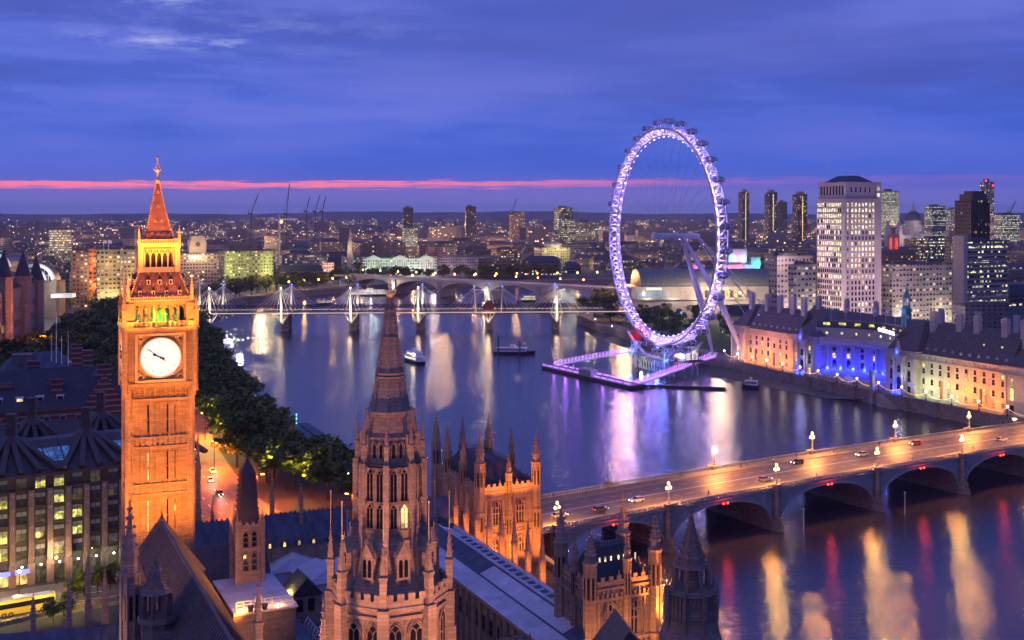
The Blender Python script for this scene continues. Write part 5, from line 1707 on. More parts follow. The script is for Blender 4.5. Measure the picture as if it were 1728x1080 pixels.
    for sx in (-1, 1):
        for y in (-7.5, 7.5):
            m = MB()
            for dx in (-2.2, 2.2):
                for dy in (-1.6, 1.6): m.tube((sx * 19 + dx, y + dy, WZ - 2), (sx * 19 + dx, y + dy, 9.5), .4, 6)
            for z in (-2, 2, 6):
                m.path([(sx * 19 - 2.2, y - 1.6, z), (sx * 19 + 2.2, y - 1.6, z + 4), (sx * 19 + 2.2, y + 1.6, z), (sx * 19 - 2.2, y + 1.6, z + 4), (sx * 19 - 2.2, y - 1.6, z)], .22, 4)
            m.cb((sx * 19, y, 9.3), (5.4, 4.2, .7))
            part('restraint_tower', m, wp, B)
            w = B.matrix_basis @ Vector((sx * 19, y - 4.5, 2.0)) if False else None
    m = MB()
    for i in range(14):
        x = -20 + i * 3.1
        m.tube((x, -6, WZ - 2), (x + 3, -6, 2.2), .28, 5); m.tube((x + 3, -6, WZ - 2), (x, -6, 2.2), .28, 5); m.tube((x, 6, WZ - 2), (x + 3, 6, 2.2), .25, 5)
    part('strut', m, plain('pale_strut_steel', (.45, .46, .40), .5, .1), B)
    m = MB()
    K = 10
    for s in (-1, 1):
        c = [(s * (6 + 26 * (i / K)), 3.6 + 11.0 * (i / K) ** 1.8) for i in range(K + 1)]
        for (x0, z0), (x1, z1) in zip(c, c[1:]):
            for y0, y1 in ((-6.4, -4.6), (4.6, 6.4)): m.add([(x0, y0, z0), (x1, y0, z1), (x1, y1, z1), (x0, y1, z0), (x0, y0, z0 - .7), (x1, y0, z1 - .7), (x1, y1, z1 - .7), (x0, y1, z0 - .7)], [(0, 1, 2, 3), (0, 4, 5, 1), (3, 2, 6, 7), (7, 6, 5, 4)])
    part('guide_fairing', m, wp, B)
    m = MB(); m.bx(-31, -21, -3, 3, 9.5, 15.5); m.add([(-31, -3, 15.5), (-21, -3, 15.5), (-21, 3, 15.5), (-31, 3, 15.5), (-33, -3, 18.5), (-33, 3, 18.5)], [(0, 1, 4), (2, 3, 5), (1, 2, 5, 4)])
    for i in range(6): m.bx(-31.2 + i * 2, -31.0 + i * 2, -3.1, 3.1, 9.5, 15.6)
    part('machine_cover', m, plain('dark_red_panel', (.40, .03, .06), .5), B)
    m = MB(); m.bx(8, 20, 2, 10, 3.1, 6.5); m.bx(7.6, 20.4, 1.6, 10.4, 6.5, 6.9); m.bx(8.5, 19.5, 1.96, 2.0, 3.9, 5.9, 1)
    part('boarding_hall', m, [wp, M['w_white']], B)
    def BL(x, y, z): return C + u * x + n * y + Vector((0, 0, z - C.z))
    for x, y, z, e, c in ((-19, -11, 4, 2600, (.08, .25, 1.0)), (19, -11, 4, 3000, (.08, .22, 1.0)), (0, -10, -2, 2400, (.07, .14, 1.0)), (9, -9, -1.5, 2200, (.06, .12, 1.0)), (-8, -10, -2, 1500, (.75, .8, .4)),
                          (-4, -3, .5, 900, (.8, .85, .35)), (24, 6, 6, 800, (1.0, .92, .6)), (0, -6, 8, 2500, LILAC), (-26, -6, 13, 500, (1, .1, .15)), (16, 1, 5, 1200, (.5, .6, 1.0))):
        lamp(BL(x, y, z), c, e, .5)
    # the lit pier: two gangways and a pontoon
    P = thing('pier', 'floating pier outlined in purple lights reached by two long gangways', 'pier', (0, 0, 0))
    a, b = W(914, 618, -3.4), W(1062, 652, -3.4)
    d = (b - a).normalized(); w = Vector((-d.y, d.x, 0))
    if w.x < 0: w = -w
    m = MB()
    q = [a, b, b + w * 9, a + w * 9]
    m.prism([(p.x, p.y) for p in q], WZ - .6, -3.4, bottom=True); part('pontoon', m, M['dark'], P)
    m = MB(); q = [a + w * .3, b + w * .3, b + w * 8.7, a + w * 8.7]; m.prism([(p.x, p.y) for p in q], -3.39, -3.3); part('pontoon_deck', m, M['paving'], P)
    m = MB()
    L = (b - a).length
    for i in range(int(L / 2)):
        for off in (.6, 8.4):
            p = a + d * (i * 2 + .5) + w * off
            m.tube((p.x, p.y, -3.3), (p.x, p.y, -2.0), .06, 4)
    for off in (.6, 8.4):
        p, q_ = a + w * off, b + w * off
        m.tube((p.x, p.y, -2.0), (q_.x, q_.y, -2.0), .08, 4)
    part('railing', m, M['white'], P)
    m = MB()
    for i in range(int(L / 1.7)):
        for off in (1.0, 8.0):
            if (i * 7 + int(off)) % 4 == 3: continue
            p = a + d * (i * 1.7 + .5) + w * off; m.ball((p.x, p.y, -2.5), .30, 5, 4)
    part('pier_light', m, M['purple_lamp'], P)
    m = MB(); p = a + d * L * .52 + w * 2.0; m.cb((p.x, p.y, -3.3), (12, 4, 3.2), math.atan2(d.y, d.x)); m.cb((p.x, p.y, -.1), (13, 5, .3), math.atan2(d.y, d.x)); part('pier_cabin', m, [M['steel']], P)
    for s in range(7): lamp(a + d * (L * (s + .5) / 7) + w * 4.5 + Vector((0, 0, 1.2)), (.48, .16, 1.0), 620, .6)
    for g0, g1 in ((a + d * 3 + w * 8, W(1072, 592, 2.5)), (b - d * 2 + w * 8, W(1205, 602, 1.5))):
        m = MB(); g0 = Vector((g0.x, g0.y, -2.9)); dd = (g1 - g0); Lg = dd.length; dd.normalize(); sd = Vector((-dd.y, dd.x, 0)).normalized() * 1.7
        m.beam(g0, g1, 3.4, .3)
        lt = MB()
        K = int(Lg / 2.2)
        for s in (-1, 1):
            for z in (.2, 2.3): m.tube(g0 + sd * s + Vector((0, 0, z)), g1 + sd * s + Vector((0, 0, z)), .12, 4)
            for i in range(K):
                p = g0.lerp(g1, i / K) + sd * s; r = g0.lerp(g1, (i + 1) / K) + sd * s
                m.tube(p + Vector((0, 0, .2)), r + Vector((0, 0, 2.3)) if i % 2 else p + Vector((0, 0, 2.3)), .08, 4)
                lt.cb((p.x, p.y, p.z + .9), (.22, .22, 1.0), .5)
        part('gangway', m, M['white'], P); part('gangway_light', lt, M['purple_lamp'], P)
        for s in range(5): lamp(g0.lerp(g1, (s + .5) / 5) + Vector((0, 0, 3.2)), (.48, .16, 1.0), 330, .5)
    m = MB(); p, q_ = W(1062, 650, -4.4), W(1225, 655, -4.4); m.beam(p, q_, 1.2, 1.0); single('floating_boom', m, M['dark'], 'low dark floating boom running from the purple pier to the shore', 'boom')
    for px, py in ((1042, 628), (1048, 624)):
        p = W(px, py, WZ)
    # long mooring piles by the pier
    for px, y0, y1, dx in ((936, 604, 586, -6), (1034, 632, 614, 0), (1044, 630, 610, 7)):
        p = W(px, y0, WZ); m = MB(); m.tube((0, 0, -2), (dx * .35, 0, 6.5), .12, 5)
        single('mooring_spar', m, M['white'], {936: 'slanting pale spar at the far corner of the purple pier', 1034: 'upright pale spar at the near corner of the purple pier', 1044: 'leaning pale spar at the near corner of the purple pier'}[px], 'spar', p)
wheel()

# ---------------------------------------------------------------- County Hall and its riverside walk
CO = Vector((126.0, 647.0, 0)); CD = -N_; CB = E_      # CD: along the front towards us, CB: into the building
CRZ = math.atan2(CD.y, CD.x)
COLS_BLUE = (.008, .018, 1.0)
def county():
    T = thing('riverside_hall', 'long stone riverside hall with tall chimneys, orange lit wings and blue lit curved colonnade', 'public building', CO, CRZ)
    # local: x along the front (towards us), y into the building is +y (left of direction CD is E_)
    st, rfm = M['portland'], M['slate_br']
    HC = 19.6
    wins = []
    def wing(x0, x1, y0, dep, name='wing'):
        m = MB(); m.bx(x0, x1, y0, y0 + dep, 0, HC)
        for z, hh, o in ((5.2, .35, .25), (10.3, .25, .15), (16.6, .5, .55), (HC - .4, .5, .35)): m.bx(x0, x1, y0 - o, y0, z, z + hh)
        for i in range(int((x1 - x0) / 2)): m.bx(x0 + i * 2 + .6, x0 + i * 2 + 1.4, y0 - .25, y0, 17.2, HC - .4)
        for z in (.6, 1.2, 1.8, 2.4, 3.0, 3.6, 4.2, 4.8): m.bx(x0, x1, y0 - .1, y0, z, z + .28)      # rusticated base
        return m
    def steep(x0, x1, y0, dep, zr, hip):
        m = MB(); pointed_roof(m, x0 - .3, x1 + .3, y0 + .8, y0 + dep, HC, zr, hip=hip); return m
    sections = (('wing', 13, 54, 0, 17), ('wing', 141, 190, 0, 17))
    for nm, x0, x1, y0, dep in sections:
        part('wing', wing(x0, x1, y0, dep), st, T)
        rf = part('roof', steep(x0, x1, y0, dep, 32, 0), rfm, T)
        n = int((x1 - x0) / 4.6)
        for i in range(n):
            x = x0 + (i + .5) * (x1 - x0) / n
            for z, w, h, ar in ((1.2, 1.7, 2.9, True), (6.2, 1.5, 2.7, True), (11.0, 1.4, 2.2, False), (14.1, 1.3, 1.7, False)):
                sash_window(T, x, y0 - .02, z, w, h - (w / 2 if ar else 0), 0, st, M['glass'] if RN.random() > .12 else M['w_warm'], ar)
            d = MB(); d.bx(-.8, .8, -.2, 2.4, 0, 1.9); d.add([(-1, -.3, 1.9), (1, -.3, 1.9), (0, -.3, 2.8), (-1, 2.8, 1.9), (1, 2.8, 1.9), (0, 3.2, 2.8)], [(0, 1, 2), (0, 2, 5, 3), (1, 4, 5, 2)]); d.bx(-.5, .5, -.25, -.2, .3, 1.6, 1)
            part('dormer', d, [st, M['w_white'] if RN.random() < .2 else M['glass']], rf, (x, y0 + 2.2, HC + .3))
            if i % 2 == 0:
                d = MB(); d.bx(-.6, .6, -.2, 1.8, 0, 1.3); d.bx(-.4, .4, -.25, -.2, .2, 1.1, 1); part('dormer', d, [st, M['w_green'] if (x0 > 100 and x > 165) else M['glass']], rf, (x, y0 + 5.4, HC + 6.3))
    # pavilions: end, two flanking the colonnade with their giant columns, south end
    for x0, x1, y0, dep, zr in ((0, 13, -2, 22, 31), (54, 72, -2.5, 24, 30), (122, 141, -2.5, 24, 34), (190, 216, -2, 26, 33)):
        m = MB(); m.bx(x0, x1, y0, y0 + dep, 0, HC + .8)
        for z, hh, o in ((5.2, .4, .3), (16.6, .5, .6), (HC + .3, .5, .5)): band(m, x0, x1, y0, y0 + dep, z, z + hh, o)
        for x in (x0 + .8, x1 - .8): m.bx(x - .6, x + .6, y0 - .35, y0, 0, 16.6)
        part('pavilion', m, st, T)
        rf = part('roof', steep(x0, x1, y0 - .5, dep, zr, min(6, (x1 - x0) * .4)), rfm, T)
        for x in ((x0 + x1) / 2,) if x1 - x0 < 15 else (x0 + 4, x1 - 4):
            for z, w, h in ((1.2, 1.9, 3.0), (6.4, 1.8, 4.2), (13.2, 1.4, 2.2)):
                sash_window(T, x, y0 - .02, z, w, h, 0, st, M['w_warm'] if RN.random() < .3 else M['glass'], h > 4)
        for y in (y0 + 5, y0 + 11):
            for z in (1.2, 6.4, 13.2): sash_window(T, x0 - .02, y, z, 1.4, 2.2, -PI / 2, st)
    # deep blue lit columned bays in the two middle pavilions
    for xc in (63, 131.5):
        m = MB(); m.bx(xc - 4.2, xc + 4.2, -3.3, -2.5, 0, 17.5); m.bx(xc - 4.6, xc + 4.6, -3.8, -2.5, 17.5, 18.4)
        for s in (-2.8, 2.8): m.fr(xc + s, -3.9, 1.5, 15.8, .62, .52, 10); m.cb((xc + s, -3.9, 15.8), (1.6, 1.6, .8)); m.cb((xc + s, -3.9, .3), (1.7, 1.7, 1.2))
        m.bx(xc - 4.0, xc + 4.0, -4.8, -3, 16.6, 17.6)
        m.cb((xc, -3.8, 18.4), (2.4, 1.6, 3.0)); m.lathe(xc, -3.8, [(.8, 21.4), (1.1, 22.4), (.5, 23.4), (.7, 24.2), (0, 24.9)], 8)
        part('columned_bay', m, st, T)
        sash_window(T, xc, -3.32, 2.0, 2.6, 5.0, 0, st, M['glass'], True); sash_window(T, xc, -3.32, 10.2, 2.0, 3.2, 0, st)
        for s in (-1, 1): lamp(CO + CD * (xc + s * 1.4) + CB * -5.6 + Vector((0, 0, 1.2)), COLS_BLUE, 5200, .3)
        lamp(CO + CD * xc + CB * -5.0 + Vector((0, 0, 19.5)), COLS_BLUE, 1600, .3)
        lamp(CO + CD * (xc + 3.4) + CB * -6.4 + Vector((0, 0, 8.5)), (.5, .6, 1.0), 700, .3)
    # concave colonnade
    xc, half, sag = 97.0, 25.0, 15.0
    Rr = (half * half + sag * sag) / (2 * sag); yc = sag - Rr
    th = math.asin(half / Rr)
    K = 26
    arc = [(xc + Rr * math.sin(-th + 2 * th * i / K), yc + Rr * math.cos(-th + 2 * th * i / K)) for i in range(K + 1)]
    def cur(m, off, z0, z1, mi=0, dep=1.0):
        for (ax, ay), (bx_, by) in zip(arc, arc[1:]):
            def sh(x, y, o): f = (Rr + o) / Rr; return (xc + (x - xc) * f, yc + (y - yc) * f)
            q = [sh(ax, ay, off), sh(bx_, by, off), sh(bx_, by, off + dep), sh(ax, ay, off + dep)]
            m.prism(q, z0, z1, mi, bottom=True)
    m = MB(); cur(m, 2.4, 0, HC + .3, 0, 14); cur(m, -.6, 0, 4.4, 0, 3.2); cur(m, -.9, 16.4, 18.2, 0, 3.6); cur(m, -1.3, 18.2, 18.7, 0, 4.2); cur(m, -.6, 18.7, HC + .6, 0, 1.2); cur(m, 3.0, HC, 25.0, 0, 9)
    part('curved_range', m, st, T)
    m = MB(); cur(m, 2.6, 25.0, 25.5, 0, 10); cur(m, 5.0, 25.5, 28.2, 1, 6)
    part('roof', m, [M['slate'], rfm], T)
    ND = 9
    for i in range(ND):
        t = -th * .86 + 2 * th * .86 * i / (ND - 1)
        x, y = xc + Rr * math.sin(t), yc + Rr * math.cos(t)
        m = MB(); m.cb((0, 0, 4.4), (1.9, 1.9, .9)); m.fr(0, 0, 5.3, 15.2, .82, .68, 12); m.cb((0, 0, 15.2), (1.7, 1.7, .5)); m.cb((0, 0, 15.7), (2.0, 2.0, .7))
        part('column', m, st, T, (x, y, 0), -t)
        lamp(CO + CD * (xc + (Rr - 1.6) * math.sin(t)) + CB * (yc + (Rr - 1.6) * math.cos(t)) + Vector((0, 0, 4.9)), COLS_BLUE, 4200, .25)
        if i < ND - 1:
            t2 = t + th * .86 / (ND - 1)
            x, y = xc + (Rr + 2.36) * math.sin(t2), yc + (Rr + 2.36) * math.cos(t2)
            for z, w, h, ar, lit in ((5.0, 1.9, 2.9, True, 0), (9.6, 1.7, 2.4, False, i in (0, 1, 3, 6)), (13.2, 1.6, 1.8, False, 0)):
                sash_window(T, x, y, z, w, h, -t2, st, M['w_warm'] if lit else M['glass'], ar)
            lamp(CO + CD * (xc + (Rr + .6) * math.sin(t2)) + CB * (yc + (Rr + .6) * math.cos(t2)) + Vector((0, 0, 5.2)), COLS_BLUE, 2000, .25)
        t3 = t
        x, y = xc + (Rr + 2.96) * math.sin(t3), yc + (Rr + 2.96) * math.cos(t3)
        m = MB(); m.M = Matrix.Rotation(PI / 2, 4, 'X'); m.fr(0, 0, 0, .08, .62, .62, 14); m.M = None
        part('round_window', m, M['w_warm'] if i % 3 != 1 else M['w_white'], T, (x, y, 22.2), -t3)
        m = MB(); m.bx(-1.7 if i < 4 else -1.1, 1.7 if i < 4 else 1.1, -.08, .05, 0, 1.3 if i < 4 else .9)
        x, y = xc + (Rr + 4.94) * math.sin(t3), yc + (Rr + 4.94) * math.cos(t3)
        part('roof_window', m, M['w_green'] if i < 4 else M['w_warm'], T, (x, y, 26.1), -t3)
    # tall chimneys
    for x, y in ((20, 8), (31, 8), (42, 8), (51, 8), (6, 8), (141.5, 8), (156, 9), (166, 9), (181, 9), (191, 9), (205, 9)):
        m = MB(); m.bx(-1.5, 1.5, -1.0, 1.0, 0, 14); band(m, -1.5, 1.5, -1, 1, 12.6, 13.1, .25); band(m, -1.3, 1.3, -.8, .8, 14, 14.5, .2)
        for i in range(3): m.lathe(-.9 + i * .9, 0, [(.28, 14.4), (.22, 15.2)], 6)
        part('chimney', m, M['pale_stone'], T, (x, y, 24))
    # green copper fleche
    m = MB(); m.fr(0, 0, 0, 8, 2.6, 2.2, 4, PI / 4); m.fr(0, 0, 8, 8.6, 2.9, 2.9, 4, PI / 4); m.fr(0, 0, 8.6, 10, 2.2, 1.7, 8); 
    for i in range(8): m.cb((1.5 * math.cos(i * PI / 4), 1.5 * math.sin(i * PI / 4), 10), (.4, .4, 4), i * PI / 4)
    m.fr(0, 0, 14, 14.5, 2.0, 1.9, 8); m.lathe(0, 0, [(1.6, 14.5), (1.2, 16), (.5, 17.2), (.3, 19), (0, 22)], 8)
    part('copper_fleche', m, plain('copper_green', (.12, .30, .27), .6), T, (108, 24, 28))
    lamp(CO + CD * 108 + CB * 24 + Vector((0, 0, 40)), (.03, .10, 1.0), 900, .3); lamp(CO + CD * 105 + CB * 21 + Vector((0, 0, 36)), (.05, .3, 1.0), 700, .3)
    # rear courts
    m = MB(); m.bx(4, 210, 40, 58, 0, 20); part('rear_range', m, st, T)
    m = MB(); pointed_roof(m, 3, 211, 39.5, 58.5, 20, 29, hip=6); part('roof', m, rfm, T)
    for i in range(9):
        m = MB(); m.bx(-1.3, 1.3, -.9, .9, 0, 11); band(m, -1.3, 1.3, -.9, .9, 10, 10.5, .2); part('chimney', m, M['pale_stone'], T, (14 + i * 23, 49, 25))
    # roof lettering
    o = put('roof_letters', text_mesh('COUNTY HALL', 2.4, .12, 1.35, glow('white_sign_letters', (.85, .92, 1.0), 5.0)), T, (101.5, 12.0, 25.7))
    o.rotation_euler = (PI / 2, 0, rad(-22))
    # floodlights along the wings
    for x0, x1, cols in ((13, 54, [ORANGE] * 5), (141, 190, [(.85, .95, .45), (.9, .9, .4), (1.0, .70, .2), ORANGE, ORANGE, ORANGE])):
        k = len(cols)
        for i, c in enumerate(cols):
            x = x0 + (x1 - x0) * (i + .5) / k
            low = c != ORANGE
            spot(CO + CD * x + CB * -8.5 + Vector((0, 0, 1.8)), CO + CD * x + Vector((0, 0, 13)), c, 7000 if low else 15000, 120, .7)
            lamp(CO + CD * (x + 2) + CB * -2.2 + Vector((0, 0, 1.2)), c if not low else (.85, 1.0, .5), 260 if low else 420, .3)
            lamp(CO + CD * (x - 2.4) + CB * -2.2 + Vector((0, 0, 1.2)), c if not low else (.85, 1.0, .5), 260 if low else 420, .3)
    for x in (6, 203): spot(CO + CD * x + CB * -12 + Vector((0, 0, .6)), CO + CD * x + Vector((0, 0, 11)), (1.0, .55, .35), 5200, 110, .7)
    # flags on the curved roof
    for i in range(9):
        t = -th * .8 + 2 * th * .8 * i / 8
        p = CO + CD * (xc + (Rr + 6) * math.sin(t)) + CB * (yc + (Rr + 6) * math.cos(t)) + Vector((0, 0, 28.2))
        f = thing('flagpole', '%s flagpole from the left above the blue lit colonnade' % ordn(i), 'flagpole', p, 0, 'flagpoles over the colonnade')
        m = MB(); m.tube((0, 0, 0), (0, 0, 7), .06, 4); part('pole', m, M['white'], f)
        m = MB(); m.add([(0, 0, 5.6), (1.5, .2, 5.3), (1.6, .1, 6.4), (0, 0, 6.9)], [(0, 1, 2, 3), (3, 2, 1, 0)]); part('cloth', m, M['canvas'], f)
    # tall banners on the front, market tent and stair
    for x, c, lb in ((24, (.06, .02, .05), 'dark'), (40, (.05, .02, .05), 'purple black'), (157, (.30, .09, .03), 'orange brown'), (179, (.05, .03, .10), 'slate blue')):
        m = MB(); m.bx(-.7, .7, -.06, .06, 1.5, 9); m.tube((-.8, 0, 0), (-.8, 0, 9.6), .08, 5); m.tube((-.8, 0, 9.2), (.75, 0, 9.2), .05, 4)
        single('banner', m, plain('banner_' + lb.replace(' ', '_'), c, .8), '%s tall banner in front of the %s wing of the riverside hall' % (lb, 'far' if x < 100 else 'near'), 'banner', CO + CD * x + CB * -3.2, CRZ)
    p = CO + CD * 103 + CB * -8
    T2 = thing('event_tent', 'peaked white tent in front of the blue lit colonnade', 'tent', p, CRZ)
    m = MB(); m.fr(0, 0, 2.4, 3.2, 4.2, 3.0, 4, PI / 4); m.fr(0, 0, 3.2, 5.6, 3.0, .2, 4, PI / 4); part('canopy', m, M['canvas'], T2)
    for sx in (-1, 1):
        for sy in (-1, 1): m = MB(); m.tube((sx * 2.9, sy * 2.9, 0), (sx * 2.9, sy * 2.9, 2.5), .08, 4); part('leg', m, M['white'], T2)
    # terrace steps below the colonnade
    m = MB()
    for i in range(4): m.bx(73, 121, -5.5 - i * .6, 4, 0, 3.0 - i * .75)
    single('terrace_steps', m, M['concrete'], 'broad stone terrace below the blue lit curved colonnade', 'terrace', CO, CRZ)
    return T
county()
def rb_at(d):
    """a point d metres along the right bank wall, from the wheel towards us"""
    pts = [Vector((x, y, 0)) for x, y in reversed(RB[2:7])]
    for a, b in zip(pts, pts[1:]):
        L = (b - a).length
        if d <= L or b is pts[-1]: return a + (b - a).normalized() * d, (b - a).normalized()
        d -= L
def promenade():
    n = 17; posts = []
    for i in range(n):
        p, d = rb_at(6 + i * 14.5)
        w = Vector((-d.y, d.x, 0))
        p = p + w * .6; posts.append(p)
        T = thing('promenade_lamp', '%s globe lamp on the river wall by the riverside hall, from the wheel' % ordn(i), 'street lamp', (p.x, p.y, 1.2), 0, 'lamps along the river wall')
        m = MB(); m.lathe(0, 0, [(.5, 0), (.4, .6), (.2, .9), (.14, 3.4), (.25, 3.6)], 7); part('column', m, M['black'], T)
        m = MB(); m.ball((0, 0, 4.0), .42, 7, 5); part('globe', m, M['bulb_white'], T)
        lamp((0, 0, 4.9), (1.0, .84, .55), 150, .4, T)
    for i, (a, b) in enumerate(zip(posts, posts[1:])):
        m = MB(); K = 10
        pts = [a.lerp(b, t / K) + Vector((0, 0, 4.6 - 1.9 * (1 - (2 * t / K - 1) ** 2))) for t in range(K + 1)]
        m.path(pts, .07, 4)
        single('festoon_lights', m, M['festoon'], 'sagging string of warm bulbs, %s span along the river wall from the wheel' % ordn(i), 'string lights', group='festoons along the river wall')
    # wall piers, stair and sign
    for i in range(9):
        p, d = rb_at(70 + i * 17)
        w = Vector((-d.y, d.x, 0))
        m = MB(); m.cb((0, 0, WZ - 1), (1.6, 1.1, 6.6), 0); m.cb((0, 0, .9), (1.9, 1.3, .5))
        single('wall_pier', m, M['granite'], '%s buttress of the river wall below the hall, counted from the wheel' % ordn(i), 'buttress', p - w * .5, math.atan2(d.y, d.x), 'river wall buttresses')
    p, d = rb_at(133)
    rz = math.atan2(d.y, d.x)
    m = MB(); m.bx(-.9, .9, -.9, .9, WZ - 1, 10); m.bx(-1.1, 1.1, -1.1, 1.1, 9.2, 9.8); single('wall_pylon', m, M['concrete'], 'tall pale square stone pylon at the head of the river stair', 'pylon', p + Vector((0, 0, 0)), rz)
    p, d = rb_at(139)
    m = MB()
    for i in range(10): m.bx(i * 1.0, i * 1.0 + 1.05, -3.2, 0, WZ - 1, .6 - i * .55)
    single('river_stair', m, M['concrete'], 'pale stone stair running down the river wall to the water', 'stair', p, rz)
    p, d = rb_at(92)
    T = thing('aquarium_sign', 'long pale signboard with dark letters on the river wall below the colonnade', 'sign', p + Vector((0, 0, 1.3)), rz)
    m = MB(); m.bx(0, 26, -.15, .1, 0, 2.2); part('board', m, M['pale_stone'], T)
    o = put('sign_letters', text_mesh('AQUARIUM', 2.1, .04, 1.8, M['black']), T, (2.0, -.2, .35))
    o.rotation_euler = (PI / 2, 0, 0)
M['festoon'] = glow('festoon_bulbs', (1.0, .42, .16), 2.6)
promenade()

# ---------------------------------------------------------------- rail bridge with the cable stayed footbridges
def rail_bridge():
    xL, xR = -262.0, 62.0
    def line(x): return 866.0 + (x + 100) * .06          # the bridge runs nearly level across the view
    T = thing('rail_bridge', 'dark riveted railway truss bridge between two white cable stayed footbridges', 'bridge', (0, 0, 0))
    wp = plain('white_mast_paint', (.75, .73, .68), .45, 0, .05)
    X = [xL - 40 + 6.0 * i for i in range(int((xR - xL + 60) / 6))]
    for dy in (-7, 7):
        m = MB()
        for a, b in zip(X, X[1:]):
            ya, yb = line(a) + dy, line(b) + dy
            for z in (8.0, 13.2): m.beam((a, ya, z), (b, yb, z), .7, .7)
            m.beam((a, ya, 8), (b, yb, 13.2), .3, .3); m.beam((b, yb, 8), (a, ya, 13.2), .3, .3); m.beam((a, ya, 8), (a, ya, 13.2), .4, .4)
        part('truss', m, M['dark'], T)
    m = MB(); m.beam((xL - 40, line(xL - 40), 7.6), (xR + 40, line(xR + 40), 7.6), 14, .8); part('deck', m, M['dark'], T)
    pier_px = (478, 593, 706, 824, 940)
    xs = [XA(p, 850) for p in pier_px]
    for x in xs:
        m = MB(); m.lathe(x, line(x) - 7, [(3.0, WZ - 2), (3.0, 5.5), (3.4, 5.6), (3.4, 7.2)], 12); m.lathe(x, line(x) + 7, [(3.0, WZ - 2), (3.0, 7.2)], 12)
        part('pier', m, M['granite'], T)
    m = MB()
    x = xs[3]; m.bx(x - 4.2, x + 4.2, line(x) - 12, line(x) - 8, 6, 11.5)
    for i in range(9):
        a, b = PI * i / 9, PI * (i + 1) / 9
        m.add([(x + 4.2 * math.cos(a), line(x) - 12, 11.5 + 6 * math.sin(a)), (x + 4.2 * math.cos(b), line(x) - 12, 11.5 + 6 * math.sin(b)), (x + 4.2 * math.cos(b), line(x) - 8, 11.5 + 6 * math.sin(b)), (x + 4.2 * math.cos(a), line(x) - 8, 11.5 + 6 * math.sin(a)), (x, line(x) - 12, 11.5)], [(3, 2, 1, 0), (0, 1, 4)])
    part('signal_arch', m, M['brick'], T)
    for side, nm in ((-1, 'near'), (1, 'far')):
        off = side * 16.0
        F_ = thing('footbridge', 'slender white cable stayed footbridge on the %s side of the railway truss' % nm, 'footbridge', (0, 0, 0))
        m = MB(); m.beam((xL - 30, line(xL - 30) + off, 8.9), (xR + 30, line(xR + 30) + off, 8.9), 4.7, .5); part('deck', m, M['concrete'], F_)
        m = MB()
        for dy in (-2.2, 2.2):
            m.beam((xL - 30, line(xL - 30) + off + dy, 10.3), (xR + 30, line(xR + 30) + off + dy, 10.3), .15, .12)
            n = int((xR - xL + 60) / 2.5)
            for i in range(n): xx = xL - 30 + 2.5 * i; m.tube((xx, line(xx) + off + dy, 9.1), (xx, line(xx) + off + dy, 10.3), .06, 3)
        part('railing', m, M['steel'], F_)
        lt = MB(); lt.beam((xL - 30, line(xL - 30) + off - 2.45, 9.2), (xR + 30, line(xR + 30) + off - 2.45, 9.2), .18, .22)
        part('deck_lighting', lt, glow('deck_strip_%s' % nm, (1.0, .66, .50), 1.7), F_)
        for k, x in enumerate([xs[0] - 52] + xs):
            y = line(x) + off
            tip = Vector((x, y + side * 4.5, 27.5)); foot = Vector((x, y + side * 2.6, 3.0))
            m = MB()
            if k == 4 and side < 0:
                for s in (-1, 1):
                    m.tube((x + s * 9.5, y, 8.5), (x + s * 10.5, y - 3.0, 28), .62, 7, r2=.25)
                m.tube((x - 10.4, y - 2.6, 26), (x + 10.4, y - 2.6, 26), .2, 5)
                part('mast', m, wp, F_)
            else:
                m.tube(foot, (foot + tip) / 2, .6, 7, r2=.95); m.tube((foot + tip) / 2, tip, .95, 7, r2=.4); part('mast', m, wp, F_)
            c = MB()
            tips = [tip] if not (k == 4 and side < 0) else [Vector((x - 10.5, y - 3, 28)), Vector((x + 10.5, y - 3, 28))]
            for tp in tips:
                for s in (-1, 1):
                    if len(tips) == 2 and (s > 0) != (tp.x > x): continue
                    for j in range(1, 7):
                        xx = tp.x + s * j * 4.0
                        c.tube(tp, (xx, line(xx) + off, 9.1), .11, 3)
            if len(tips) == 1:
                for s in (-1, 1): c.tube(tp, (x + s * 4.2, line(x) + off, 8.8), .22, 4)
            part('cable', c, wp, F_)
            v = MB()
            for s in (-1, 1):
                v.tube((x, y + side * 1.0, 1.5), (x + s * 5, y, 8.6), .35, 5); v.tube((x, y + side * 1.0, 1.5), (x + s * 2, y - side * 3, 8.6), .3, 5)
            v.tube((x - 5, y, 8.4), (x + 5, y, 8.4), .3, 5); v.tube((x, y + side, 1.5), (x, y - side * 9, 1.5), .5, 5)
            part('deck_strut', v, wp, F_)
            b = MB()
            for tp in tips: b.ball((tp.x, tp.y, tp.z + .5), .5, 6, 4)
            part('beacon', b, M['blue_lamp'] if side > 0 or k >= 4 else M['bulb_white'], F_)
            if side < 0:
                lamp((x, y - 7, 5), (1.0, .66, .34), 1500, .5); spot((x, y - 9, 9.6), (x, y - 3, 21), (1.0, .80, .55), 16000, 75, .6, .3); spot((x, y - 9, 12), (x, y, 5), (1.0, .7, .4), 6000, 80, .6, .3)
                if k == 4: lamp((x, y - 14, 10), (1.0, .5, .2), 2500, .4)
            else:
                spot((x, y - 3, 10), (x, y + 4, 22), (1.0, .8, .55), 9000, 80, .6, .3)
rail_bridge()
